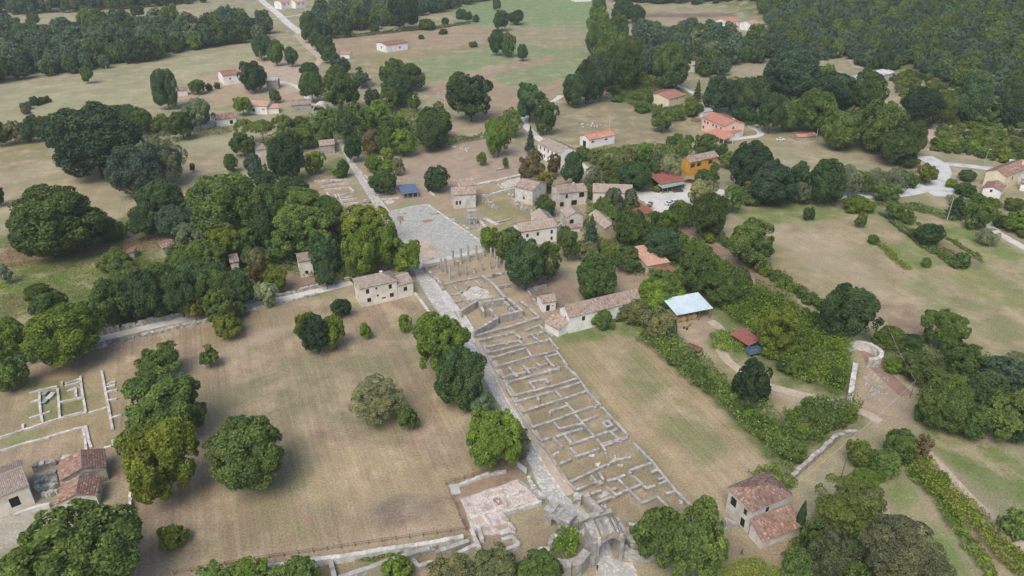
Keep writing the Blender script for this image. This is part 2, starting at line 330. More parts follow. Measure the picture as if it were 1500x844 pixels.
 ((.29,.23,.155),.4,0,2,[(1050,780),(1110,800),(1180,785),(1190,860),(1060,860)]),
 ((.22,.23,.075),.8,0,2,[(1055,825),(1100,815),(1140,830),(1140,870),(1050,870)]),
 # inside the lower wall
 ((.285,.225,.155),.6,0,1.5,[(400,850),(480,825),(680,790),(780,750),(810,775),(830,800),(800,820),(700,815),(560,860)]),
 ((.16,.19,.075),.8,0,2,[(480,815),(600,800),(670,792),(660,800),(560,830)]),
 ((.33,.275,.215),.3,0,1,[(868,835),(890,790),(915,800),(940,860),(860,870)]),
 ((.40,.36,.30),.3,0,1.5,[(-40,745),(60,740),(70,760),(20,800),(-40,820)]),
]
def axis(lo, hi, a, b, step, g):
    c = list(np.arange(a, b, step)); s = step
    while c[-1] < hi: s = min(s * g, 120); c.append(c[-1] + s)
    s = step; pre = [c[0]]
    while pre[-1] > lo: s = min(s * g, 120); pre.append(pre[-1] - s)
    return np.array(pre[::-1][:-1] + c)
gx = axis(-2600, 2600, -180, 240, 1.5, 1.03); gy = axis(-400, 2600, 70, 340, 1.5, 1.012)
XX, YY = np.meshgrid(gx, gy); PX = XX.ravel(); PY = YY.ravel()
def wob(x, y, s, seed):
    r = np.random.RandomState(seed); o = np.zeros_like(x)
    for i in range(6):
        a = r.rand() * 6.28; k = (1 + i * .7) / s; o += np.sin((x * math.cos(a) + y * math.sin(a)) * k + r.rand() * 6.28) / (1 + .4 * i)
    return o / 2.2
def inside(x, y, poly):
    n = len(poly); r = np.zeros(x.shape, bool)
    for i in range(n):
        x1, y1 = poly[i][:2]; x2, y2 = poly[(i + 1) % n][:2]
        if y1 == y2: continue
        c = (y1 > y) != (y2 > y); r ^= c & (x < (x2 - x1) * (y - y1) / (y2 - y1) + x1)
    return r
gc = np.zeros((len(PX), 5)); gc[:] = (*FAR, 1, 0)
wx = wob(PX, PY, 9, 1); wy = wob(PX, PY, 9, 2); jx = rs.randn(len(PX)) * .5; jy = rs.randn(len(PX)) * .5
for col, gv, mw, wbl, pts in FIELDS:
    P = GZ(pts)
    k = (PX > P[:,0].min()-6) & (PX < P[:,0].max()+6) & (PY > P[:,1].min()-6) & (PY < P[:,1].max()+6)
    idx = np.nonzero(k)[0]
    q = inside(PX[idx] + (wx[idx] + jx[idx]) * wbl * .5, PY[idx] + (wy[idx] + jy[idx]) * wbl * .5, P)
    gc[idx[q]] = (*col, gv, mw)
g3 = gc.reshape(len(gy), len(gx), 5)
g3[1:-1,1:-1] = g3[1:-1,1:-1]*.4 + (g3[:-2,1:-1]+g3[2:,1:-1]+g3[1:-1,:-2]+g3[1:-1,2:])*.15
# scrub floor under the hillside wood
hz = hgt(PX, PY); k = np.clip(hz / 3, 0, 1)[:, None]; gc = g3.reshape(-1, 5)
gc = gc * (1 - k) + np.array([.15,.165,.07,1,0]) * k
nx = len(gx); ii = (np.arange(len(gy)-1)[:,None]*nx + np.arange(nx-1)[None]).ravel()
F = np.stack([ii, ii+1, ii+nx+1, ii+nx], 1)
me = mesh_np('ground', np.stack([PX, PY, hz - .02 * (hz < .01)], 1), F, smooth=True)
ca = me.attributes.new('field', 'FLOAT_COLOR', 'POINT'); ca.data.foreach_set('color', np.concatenate([gc[:,:3], np.ones((len(gc),1))],1).astype(np.float32).ravel())
for nm, i in (('grassy', 3), ('mown', 4)):
    a = me.attributes.new(nm, 'FLOAT', 'POINT'); a.data.foreach_set('value', gc[:,i].astype(np.float32))
_a = G(828,726); _b = G(511,240); ROADANG = math.atan2(_b[1]-_a[1], _b[0]-_a[0])
m, nt, ns, ls, b = new_mat('field_ground')
geo = N(nt, 'ShaderNodeNewGeometry'); fa = attr(nt, 'field'); ga = attr(nt, 'grassy'); mo = attr(nt, 'mown')
n1 = noise(nt, .035, 5, .6); n2 = noise(nt, .22, 6, .65); n3 = noise(nt, 2.2, 5, .75); n5 = noise(nt, .09, 4, .6)
mp = N(nt, 'ShaderNodeMapping'); ls.new(geo.outputs['Position'], mp.inputs[0]); mp.inputs['Rotation'].default_value = (0, 0, -ROADANG)
mp2 = N(nt, 'ShaderNodeVectorMath', operation='MULTIPLY'); ls.new(mp.outputs[0], mp2.inputs[0]); mp2.inputs[1].default_value = (.03, 1.25, 1)
n4 = noise(nt, 1., 4, .6, mp2.outputs[0])
mp3 = N(nt, 'ShaderNodeVectorMath', operation='MULTIPLY'); ls.new(mp.outputs[0], mp3.inputs[0]); mp3.inputs[1].default_value = (.012, .22, 1)
n6 = noise(nt, 1., 3, .6, mp3.outputs[0])
c = fa.outputs['Color']
g1 = ramp(nt, n2.outputs[0], [(.40, .1), (.62, .75)]); g2 = ramp(nt, n1.outputs[0], [(.40, 0), (.58, 1)])
def mul(a, b2):
    x = N(nt, 'ShaderNodeMath', operation='MULTIPLY'); ls.new(a, x.inputs[0])
    if hasattr(b2, 'is_output'): ls.new(b2, x.inputs[1])
    else: x.inputs[1].default_value = b2
    return x.outputs[0]
c = mix(nt, c, (.185,.185,.095), mul(mul(mul(g1.outputs[0], g2.outputs[0]), ga.outputs['Fac']), 1.05))
gd = ramp(nt, n5.outputs[0], [(.48, 0), (.62, .75)]); c = mix(nt, c, (.44,.345,.24), mul(gd.outputs[0], mul(ga.outputs['Fac'], .8)))
st = ramp(nt, n4.outputs[0], [(.36, (.89,.90,.86)), (.5, (1,1,1)), (.64, (1.11,1.1,1.06))]); c = mix(nt, c, mix(nt, c, st.outputs[0], 1., 'MULTIPLY'), mo.outputs['Fac'])
s6 = ramp(nt, n6.outputs[0], [(.4, (.93,.92,.92)), (.6, (1.05,1.05,1.03))]); c = mix(nt, c, mix(nt, c, s6.outputs[0], 1., 'MULTIPLY'), mo.outputs['Fac'])
f2 = ramp(nt, n2.outputs[0], [(.34, .82), (.66, 1.15)]); f3 = ramp(nt, n3.outputs[0], [(.36, .70), (.5, 1.0), (.66, 1.3)])
c = mix(nt, mix(nt, c, f2.outputs[0], 1., 'MULTIPLY'), f3.outputs[0], 1., 'MULTIPLY')
ls.new(c, b.inputs['Base Color']); b.inputs['Roughness'].default_value = 1; b.inputs['Specular IOR Level'].default_value = .05
bump(nt, b, n3.outputs[0], .5, .25)
M['ground'] = m; me.materials.append(m)
tag(link('ground', me), kind='structure')

# ------------------------------------------------------------------ roads, paths, paving
def paving(name, base, joint, cell, c3, jw=.06):
    m, nt, ns, ls, b = new_mat(name); g = N(nt, 'ShaderNodeNewGeometry')
    v = N(nt, 'ShaderNodeTexVoronoi', feature='DISTANCE_TO_EDGE'); v.inputs['Scale'].default_value = cell; ls.new(g.outputs['Position'], v.inputs['Vector'])
    v2 = N(nt, 'ShaderNodeTexVoronoi'); v2.inputs['Scale'].default_value = cell; ls.new(g.outputs['Position'], v2.inputs['Vector'])
    j = ramp(nt, v.outputs['Distance'], [(jw * .4, 1), (jw * 1.6, 0)])
    n = noise(nt, .35, 6, .7); rr = ramp(nt, n.outputs[0], [(.5, 0), (.64, .8)])
    sep = N(nt, 'ShaderNodeSeparateColor'); ls.new(v2.outputs['Color'], sep.inputs[0]); r2 = ramp(nt, sep.outputs[0], [(0, .72), (1, 1.2)])
    n3 = noise(nt, 4, 4, .6); r3 = ramp(nt, n3.outputs[0], [(.3, .85), (.7, 1.12)])
    c = mix(nt, mix(nt, base, r2.outputs[0], 1., 'MULTIPLY'), c3, rr.outputs[0]); c = mix(nt, c, joint, j.outputs[0])
    ls.new(mix(nt, c, r3.outputs[0], 1., 'MULTIPLY'), b.inputs['Base Color']); b.inputs['Roughness'].default_value = .9; b.inputs['Specular IOR Level'].default_value = .15
    bump(nt, b, v.outputs['Distance'], .35, .06); return m
M['paving'] = paving('street_paving', (.52,.51,.48), (.36,.345,.30), 1.5, (.42,.395,.34))
M['forum'] = paving('forum_paving', (.43,.43,.40), (.32,.325,.275), 1.6, (.40,.395,.345), .06)
M['asphalt'] = surf('asphalt', (.52,.52,.515), (.60,.60,.59), .8, c3=(.38,.38,.375), s3=.2, var=0, bdist=.01)
M['gravel'] = surf('gravel', (.53,.515,.48), (.63,.615,.58), 1.2, c3=(.45,.415,.36), s3=.09, var=0, bdist=.03)
M['dirt'] = surf('dirt', (.42,.345,.265), (.52,.435,.34), .8, c3=(.35,.28,.21), s3=.15, var=0, bdist=.05)
M['dirt_red'] = surf('dirt_red', (.25,.165,.125), (.33,.22,.17), .8, c3=(.21,.15,.11), s3=.2, var=0, bdist=.05)
M['mosaic'] = surf('mosaic', (.50,.43,.385), (.72,.655,.60), 2.2, c3=(.40,.34,.30), s3=.5, var=.1, bdist=.06)
M['soil'] = surf('soil', (.27,.195,.135), (.34,.25,.175), 1, c3=(.2,.14,.1), s3=.3, var=0, bdist=.06)
def dense(pts, step):
    out = []; pts = np.asarray(pts, float); n = len(pts)
    for i in range(n - 1):
        k = max(1, int(np.linalg.norm(pts[i+1] - pts[i]) / step))
        for j in range(k): out.append(pts[i] + (pts[i+1] - pts[i]) * j / k)
    out.append(pts[-1]); return np.array(out)
def smoothline(P, n=2):
    P = np.asarray(P, float)
    for _ in range(n):
        Q = [P[0]]
        for i in range(len(P) - 1): Q += [P[i]*.75 + P[i+1]*.25, P[i]*.25 + P[i+1]*.75]
        Q.append(P[-1]); P = np.array(Q)
    return P
def strip(name, L, R, z, mat, wobble=.12, kind='structure'):
    """a sheet between two edge lines given as photo points (same count)"""
    L = smoothline(GZ(L)); R = smoothline(GZ(R)); V = []; F = []; k = 4
    ext = []
    for i in range(len(L)):
        n = max(1, int(np.linalg.norm(L[min(i+1, len(L)-1)] - L[i]) / 1.5))
        for j in range(n): ext.append(i + j / n)
    for t in ext:
        i = min(int(t), len(L) - 2); f = t - i; l = L[i]*(1-f) + L[i+1]*f; r = R[i]*(1-f) + R[i+1]*f
        for j in range(k):
            s = j / (k - 1); p = l*(1-s) + r*s
            if j in (0, k-1): p = p + np.array([rnd.uniform(-wobble, wobble), rnd.uniform(-wobble, wobble), 0])
            V.append((p[0], p[1], float(hgt(p[0], p[1])) + z))
    m2 = len(ext)
    for i in range(m2 - 1):
        for j in range(k - 1):
            a = i*k + j; F.append((a, a+1, a+k+1, a+k))
    return tag(link(name, mesh_np(name, V, F, mat)), kind=kind)
def lane(name, pts, w, z, mat, wobble=.15):
    P = smoothline(GZ(pts)); P = dense(P, 2.0); V = []; F = []; k = 4; n = len(P)
    for i, p in enumerate(P):
        t = P[min(i+1, n-1)] - P[max(i-1, 0)]; t = t / (np.linalg.norm(t[:2]) + 1e-9); nn = np.array([t[1], -t[0]])
        ww = w if not hasattr(w, '__len__') else w[0] + (w[1]-w[0]) * i / (n-1)
        for j in range(k):
            s = (j / (k-1) - .5) * ww; q = p[:2] + nn * s + (np.array([rnd.uniform(-wobble, wobble), rnd.uniform(-wobble, wobble)]) if j in (0, k-1) else 0)
            V.append((q[0], q[1], float(hgt(q[0], q[1])) + z))
    F = [(i*k+j, i*k+j+1, (i+1)*k+j+1, (i+1)*k+j) for i in range(n-1) for j in range(k-1)]
    return tag(link(name, mesh_np(name, V, F, mat)), kind='structure')
def sheet(name, pts, z, mat, wobble=.15, parent=None):
    P = GZ(pts); P = dense(np.vstack([P, P[:1]]), 1.5)[:-1]
    V = [(p[0] + rnd.uniform(-wobble, wobble), p[1] + rnd.uniform(-wobble, wobble), float(hgt(p[0], p[1])) + z) for p in P]
    me = mesh_np(name, V, [tuple(range(len(V)))], mat)
    if me.polygons[0].normal.z < 0: me.flip_normals()
    o = link(name, me, None, parent)
    if parent is None: tag(o, kind='structure')
    return o
strip('paved_street', [(493,205),(520,255),(541,288),(557,312),(575,338),(600,375),(607,400),(622,430),(640,455),(662,482),(690,520),(712,560),(735,600),(757,640),(775,680),(790,715),(812,745),(840,772),(872,800),(874,850)],
      [(500,205),(527,252),(551,285),(570,310),(590,338),(612,370),(620,386),(635,408),(652,438),(667,462),(692,494),(714,532),(742,585),(764,620),(782,655),(803,692),(828,726),(862,752),(892,790),(905,850)], .012, M['paving'])
strip('dirt_path', [(620,386),(655,440),(692,494),(742,585),(782,655),(828,728)], [(634,402),(662,446),(706,492),(756,580),(795,645),(842,722)], .006, M['dirt'])
sheet('forum_square', [(563,311),(626,299),(703,352),(715,364),(703,367),(640,380),(612,372),(588,342)], .03, M['forum'])
sheet('forum_earth', Z('p', [(603,366),(612,352),(624,350),(640,365),(645,376),(620,383)]), .036, M['dirt'], .5)
for q in ([(580,318),(592,316),(594,324),(583,325)], [(608,340),(622,336),(632,337),(622,341),(612,342)], [(617,324),(630,321),(634,324),(620,327)], [(645,352),(652,355),(648,358),(641,356)], [(645,334),(654,336),(660,338),(650,337)]):
    sheet('grass_patch', q, .036, M['soil'] if rnd.random() < .3 else M['dirt'], .6)
strip('forum_step', [(618,384),(660,375),(703,366),(716,363)], [(619,389),(662,380),(705,370),(718,367)], .05, M['concrete'], .03)
lane('side_street', [(-20,545),(40,522),(100,507),(145,497),(220,478),(300,461),(370,448),(430,434),(475,424),(515,414)], 3.4, .012, M['gravel'])
lane('white_road', [(372,-12),(385,3),(405,18),(420,33),(442,50)], 7, .012, M['gravel'])
lane('cross_lane', [(395,28),(440,22),(480,15)], 3, .02, M['gravel'])
lane('farm_track', [(436,50),(450,68),(470,84),(468,92),(455,100),(444,112)], (7, 4), .012, M['dirt'])
lane('village_lane', [(400,118),(425,122),(440,130),(450,143),(460,155)], 3, .02, M['gravel'])
lane('chapel_road', [(772,166),(766,178),(776,192),(800,212),(835,230),(870,256),(905,276),(935,290)], 4, .012, M['gravel'])
lane('chapel_road', [(772,170),(790,158),(812,148),(822,140)], 3.5, .02, M['gravel'])
sheet('gravel_yard', [(928,279),(945,282),(962,281),(985,278),(1003,273),(1012,266),(1020,270),(1035,276),(1062,278),(1067,284),(1060,293),(1035,298),(1005,303),(985,305),(962,316),(955,312),(958,304),(945,298),(934,290)], .02, M['gravel'], .5)
lane('asphalt_road', [(1225,287),(1270,286),(1320,284),(1352,276),(1372,265),(1380,252),(1374,240),(1352,229)], (6.5, 9), .012, M['asphalt'])
lane('asphalt_road', [(1372,240),(1400,241),(1425,244),(1455,248)], 5, .018, M['asphalt'])
sheet('road_apron', [(1352,277),(1377,262),(1392,270),(1401,282),(1385,288),(1368,287)], .024, M['asphalt'], .2)
lane('concrete_lane', [(1440,325),(1460,340),(1480,352),(1510,368)], 3.4, .012, M['gravel'])
lane('red_track', [(985,315),(1008,335),(1040,360),(1085,390),(1130,422),(1180,462),(1215,482),(1245,495)], 5, .012, M['dirt_red'])
lane('red_track_end', [(1245,495),(1265,510),(1290,545),(1330,580)], 4, .008, M['dirt_red'])
lane('hill_lane', [(938,94),(958,107),(985,122),(1010,133),(1025,142)], 3.5, .012, M['gravel'])
sheet('farm_yard', [(935,97),(955,92),(962,105),(945,110)], .02, M['gravel'])
lane('villa_drive', [(1062,206),(1090,202),(1116,199),(1112,190),(1096,186),(1112,182),(1125,178),(1135,176),(1160,182)], 3.6, .012, M['gravel'])
lane('yard_path', [(1040,470),(1058,482),(1050,498),(1060,525),(1110,562),(1180,580),(1260,600),(1290,618)], 2.6, .012, M['dirt'])
lane('vineyard_track', [(1358,662),(1385,690),(1430,738),(1520,820)], 2.2, .012, M['dirt'])
sheet('hill_clearing', [(1240,88),(1250,84),(1272,100),(1268,103),(1250,100)], .3, M['dirt'])
sheet('dirt_clearing', [(1352,195),(1372,185),(1385,205),(1360,210)], .3, M['dirt'], .8)
sheet('gate_court', [(868,850),(884,812),(900,818),(925,826),(938,850)], .006, M['paving'], .4)
# ------------------------------------------------------------------ foliage
def unit(v): return v / (np.linalg.norm(v, axis=-1, keepdims=True) + 1e-9)
def leaf_cloud(P, Nn, size, asp=.62, jit=.55, r=rs):
    """one lozenge-shaped leaf cluster per point"""
    n = len(P); Nn = unit(Nn + r.randn(n, 3) * jit); t = unit(np.cross(Nn, r.randn(n, 3))); w = np.cross(Nn, t)
    s = (size * (.6 + .8 * r.rand(n)))[:, None] if np.ndim(size) == 0 else size[:, None]
    V = np.stack([P - t*s, P + w*s*asp, P + t*s, P - w*s*asp], 1); V[:, 1::2] += (Nn * s * .25)[:, None]
    return V.reshape(-1, 3), np.arange(4 * n).reshape(n, 4)
def lobes_points(C, R, n, r, up=.0, inner=.06):
    """points on the outsides of boughs, each bough itself a cluster of small clumps"""
    cs, rr, tone = [], [], []
    for c, q in zip(C, R):
        k = max(4, int(10 * (q / .3) ** 1.2)); d = unit(r.randn(k, 3) + unit(c + 1e-6) * .5 + np.array([0, 0, .15]))
        cs.append(c + d * q * (.62 + .3 * r.rand(k, 1))); rr.append(q * (.30 + .26 * r.rand(k))); tone.append(r.rand(k))
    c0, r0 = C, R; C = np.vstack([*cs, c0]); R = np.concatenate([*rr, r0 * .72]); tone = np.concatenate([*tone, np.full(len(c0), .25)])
    k = len(C); pr = R**2 * np.concatenate([np.ones(k - len(c0)), np.full(len(c0), .5)]); pr /= pr.sum(); m = int(n * 3.2); li = r.choice(k, m, p=pr)
    d = unit(r.randn(m, 3)); cd = unit(C + 1e-6)[li]
    d = unit(d + cd * .5 + np.array([0, 0, up + .1])); P = C[li] + d * (R[li] * (.72 + .42 * r.rand(m)))[:, None]
    ok = np.ones(m, bool)
    for j in range(k): ok &= (((P - C[j])**2).sum(1) > (R[j] * .68)**2) | (li == j)
    ok |= r.rand(m) < inner
    P = P[ok][:n]; lobes_points.tone = tone[li][ok][:n]; return P, unit(d[ok][:n] * .8 + cd[ok][:n] * .3 + np.array([0, 0, .25]))
def fib(k, r, zmin=-1.0):
    i = np.arange(k) + .5; z = 1 - (1 - zmin) * i / k; a = i * 2.39996 + r.rand() * 6.28
    q = np.sqrt(np.maximum(0, 1 - z*z)); return np.stack([q*np.cos(a), q*np.sin(a), z], 1) + r.randn(k, 3) * .13
def crown_points(kind, n, r):
    if kind == 'oak':
        k = 30; c = fib(k, r, -.75); C = np.vstack([c * (.60 + .16 * r.rand(k, 1)), r.randn(6, 3) * .2]); R = np.concatenate([.22 + .17 * r.rand(k), np.full(6, .42)])
        C[:, 2] *= .94; return lobes_points(C, R, n, r)
    if kind == 'loose':
        k = 22; c = fib(k, r, -.8); C = np.vstack([c * (.52 + .32 * r.rand(k, 1)), r.randn(4, 3) * .22]); R = np.concatenate([.17 + .20 * r.rand(k), np.full(4, .34)])
        return lobes_points(C, R, n, r, .1)
    if kind == 'willow':
        k = 34; c = fib(k, r, -.85); C = np.vstack([c * (.62 + .2 * r.rand(k, 1)), r.randn(5, 3) * .2]); R = np.concatenate([.17 + .13 * r.rand(k), np.full(5, .4)])
        return lobes_points(C, R, n, r, .35)
    if kind == 'bush':
        k = 16; c = fib(k, r, -.5); C = np.vstack([c * (.5 + .22 * r.rand(k, 1)), r.randn(4, 3) * .2]); R = np.concatenate([.25 + .2 * r.rand(k), np.full(4, .42)])
        C[:, 2] = np.maximum(C[:, 2], -.6); return lobes_points(C, R, n, r)
    if kind == 'pine':                     # umbrella: flat dome of tufts, bare below
        k = 34; a = r.rand(k) * 6.28; q = np.sqrt(r.rand(k)) * .84; C = np.stack([q*np.cos(a), q*np.sin(a), .55*(1 - (q/.9)**2) - .1 + r.randn(k)*.06], 1)
        R = .22 + .14 * r.rand(k); P, Q = lobes_points(C, R, n, r, .5); return P, Q
    if kind == 'fir':                      # cone of drooping whorls
        m = n; t = r.rand(m)**1.4; z = -1 + 2 * t; rad = (1 - t)**.85 * (.80 + .25 * np.sin(t * 42 + r.rand(m)*.5)); a = r.rand(m) * 6.28; lob = .78 + .3 * np.sin(a * 7 + np.floor(t * 9) * 2.1)
        q = rad * lob * (.6 + .4 * r.rand(m)); P = np.stack([q*np.cos(a), q*np.sin(a), z - .12 * q], 1); return P, unit(np.stack([np.cos(a), np.sin(a), np.full(m, .9)], 1))
    if kind == 'cypress':
        m = n; t = r.rand(m); z = -1 + 2 * t; rad = np.sin(np.pi * np.clip(t, .02, .98)**.62)**.7; a = r.rand(m) * 6.28
        q = rad * (.78 + .24 * r.rand(m)) * (.9 + .12 * np.sin(a * 5 + z * 9)); P = np.stack([q*np.cos(a), q*np.sin(a), z], 1); return P, unit(np.stack([np.cos(a), np.sin(a), np.full(m, .5)], 1))
    if kind == 'poplar':
        k = 30; t = np.linspace(-.9, .9, k); a = np.arange(k) * 2.4; q = .5 * np.sqrt(np.maximum(.05, 1 - t*t)); C = np.stack([q*np.cos(a), q*np.sin(a), t], 1); R = .26 + .16 * r.rand(k)
        return lobes_points(C, R, n, r, .3)
CROWNS = {}
def crown(kind, lod):
    """unit crowns, six shapes for each kind and size class, shared by all the trees that use them"""
    key = (kind, lod)
    if key not in CROWNS:
        n, sz = {0: (26000, .034), 1: (11000, .050), 2: (4200, .078), 3: (1500, .13)}[lod]; L = []
        if kind == 'willow': sz *= .85
        if kind == 'cypress': sz *= 1.2
        for i in range({'oak': 5, 'loose': 4, 'bush': 3}.get(kind, 2)):
            r = np.random.RandomState(hash_(kind) + i * 17 + lod); lobes_points.tone = None; P, Q = crown_points(kind, n, r)
            P = P / np.array([np.percentile(np.hypot(P[:,0], P[:,1]), 97.5)] * 2 + [np.percentile(np.abs(P[:,2]), 98)])
            rr = np.linalg.norm(P, axis=1, keepdims=True); P = np.where(rr > 1, P / rr * (1 + (rr - 1) * .55), P)
            if kind in ('oak', 'loose', 'willow', 'bush'):      # no two crowns equally round
                u = P / (rr + 1e-6); w = sum(np.sin(u @ (r.randn(3) * 2.2) + r.rand() * 6.28) for _ in range(4)) / 4; P = P * (1 + (.24 if kind == 'loose' else .15) * w)[:, None]
            V, F = leaf_cloud(P, Q, sz, .45 if kind in ('willow', 'fir', 'pine') else .66, .62, r); tn = getattr(lobes_points, 'tone', None)
            tn = tn if tn is not None and len(tn) == len(P) else r.rand(len(P))
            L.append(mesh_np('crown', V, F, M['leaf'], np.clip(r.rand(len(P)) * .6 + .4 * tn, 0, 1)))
        CROWNS[key] = L
    return CROWNS[key]
def hash_(s): return sum(ord(c) * (i + 3) for i, c in enumerate(s)) * 31 % 9973
def trunk_mesh(seed, bare=False):
    """unit trunk: height 1 to the crown's middle, limbs forking into it"""
    r = random.Random(seed); mb = MB()
    mb.tube([(0,0,-.03),(0,0,.03),(r.uniform(-.02,.02),r.uniform(-.02,.02),.3),(r.uniform(-.04,.04),r.uniform(-.04,.04),.6),(r.uniform(-.06,.06),r.uniform(-.06,.06),1.0)], [.085,.062,.048,.04,.02], 8)
    for i in range(7):
        a = i * 2.4 + r.random(); z = .38 + .07 * i; l = r.uniform(.3, .5)
        mb.tube([(0,0,z),(math.cos(a)*l*.5, math.sin(a)*l*.5, z+.14),(math.cos(a)*l, math.sin(a)*l, z+.36)], [.03,.02,.008], 5)
    return mesh_np('trunk', mb.v, mb.f, M['bark'], mb.a, True)
TRUNKS = [trunk_mesh(s) for s in range(4)]
C = dict(oak=(.118,.178,.060), dark=(.090,.150,.066), deep=(.068,.115,.064), mid=(.150,.218,.066), bright=(.175,.262,.055), lime=(.205,.26,.052), yellow=(.30,.28,.065),
         grey=(.195,.235,.145), olive=(.25,.265,.13), pale=(.30,.33,.20), brown=(.21,.175,.095), pine=(.185,.24,.074), blue=(.115,.178,.118), pinegrey=(.17,.195,.112), far=(.130,.20,.122))  # far: bluish haze of distance mixed into the leaf colour
def tree(box, kind='oak', col='oak', label=None, cat='tree', group=None, name=None, clear=None, base=None):
    """a tree whose crown has the size and place measured in the photo; it stands on the terrain below"""
    x0, y0, x1, y1 = box; cx, cy = (x0+x1)/2, (y0+y1)/2
    clear = {'bush': -.2, 'cypress': .1, 'pine': 1.2, 'fir': .2}.get(kind, .22) if clear is None else clear
    th = math.radians(30); hc = 4.0
    for _ in range(6):
        p = G(cx, cy, hc); g = float(hgt(p[0], p[1])); zd = zdepth(p); R = (x1 - x0) * zd / FPX / 2
        hh = (y1 - y0) * zd / FPX / 2; th = math.atan2(CAMH - p[2], math.hypot(p[0], p[1]))
        q = hh**2 - (R * math.sin(th))**2; Vr = math.sqrt(max(q, 0)) / math.cos(th)
        lo, hi = {'bush': (.6, 1.15), 'cypress': (2.5, 5), 'fir': (1.1, 3.0), 'pine': (.45, .8), 'poplar': (1., 2.2)}.get(kind, (.72, 1.35)); Vr = min(max(Vr, lo * R), hi * R)
        hc = Vr * (1 + clear)
    root = empty(name or {'bush': 'bush', 'cypress': 'cypress', 'pine': 'umbrella_pine', 'fir': 'conifer', 'willow': 'willow_tree'}.get(kind, 'broadleaf_tree'), (p[0], p[1], g), rnd.random() * 6.28)
    lod = 0 if R > 5.6 else 1 if R > 2.9 else 2
    px = (x1 - x0)
    if px < 26 and lod < 2: lod += 1
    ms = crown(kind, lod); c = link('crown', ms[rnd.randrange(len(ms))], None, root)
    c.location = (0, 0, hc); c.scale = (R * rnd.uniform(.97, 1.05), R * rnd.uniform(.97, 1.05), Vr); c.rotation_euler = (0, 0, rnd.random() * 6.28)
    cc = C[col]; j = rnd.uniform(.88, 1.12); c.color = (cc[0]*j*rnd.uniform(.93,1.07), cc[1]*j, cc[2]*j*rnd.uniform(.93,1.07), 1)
    t = link('trunk', TRUNKS[rnd.randrange(4)], None, root); t.scale = (max(R * .62, hc * .3) if kind != 'cypress' else R * .6,) * 2 + (hc,)
    if kind == 'bush': t.scale = (R * .5, R * .5, hc + .1)
    tag(root, label, cat, group); return root
ADJ = dict(oak='green', dark='dark green', deep='blackish green', mid='mid-green', bright='bright green', lime='yellow-green', yellow='yellow', grey='grey-green', olive='olive-coloured', pale='pale grey', brown='brownish', pine='light green', blue='bluish green', pinegrey='dull green')
def look(b, kind, col, boxes):
    a = sorted((q[2]-q[0])*(q[3]-q[1]) for q in boxes); s = (b[2]-b[0])*(b[3]-b[1]); k = len(a); i = sum(x < s for x in a)
    sz = 'large ' if i >= k * .67 else 'small ' if i < k * .34 else ''
    ar = (b[2]-b[0]) / (b[3]-b[1]); sz += 'broad ' if ar > 1.35 else 'tall ' if ar < .85 else ''
    return sz + ADJ[col] + ' ' + {'oak': 'dense-crowned tree', 'loose': 'open-crowned tree', 'willow': 'feathery tree', 'bush': 'bush', 'pine': 'umbrella pine', 'fir': 'conifer', 'poplar': 'poplar'}[kind]
def trees(boxes, label, group, cat='tree', name=None):
    for b in boxes:
        kind = b[4] if len(b) > 4 else 'oak'; col = b[5] if len(b) > 5 else 'oak'
        lb = b[6] if len(b) > 6 else look(b, kind, col, boxes) + label[label.index(' ', label.index('|')):] if label and '|' in label else (b[6] if len(b) > 6 else label)
        tree(b[:4], kind, col, lb, 'bush' if kind == 'bush' else cat, None if len(b) > 6 else group, name)
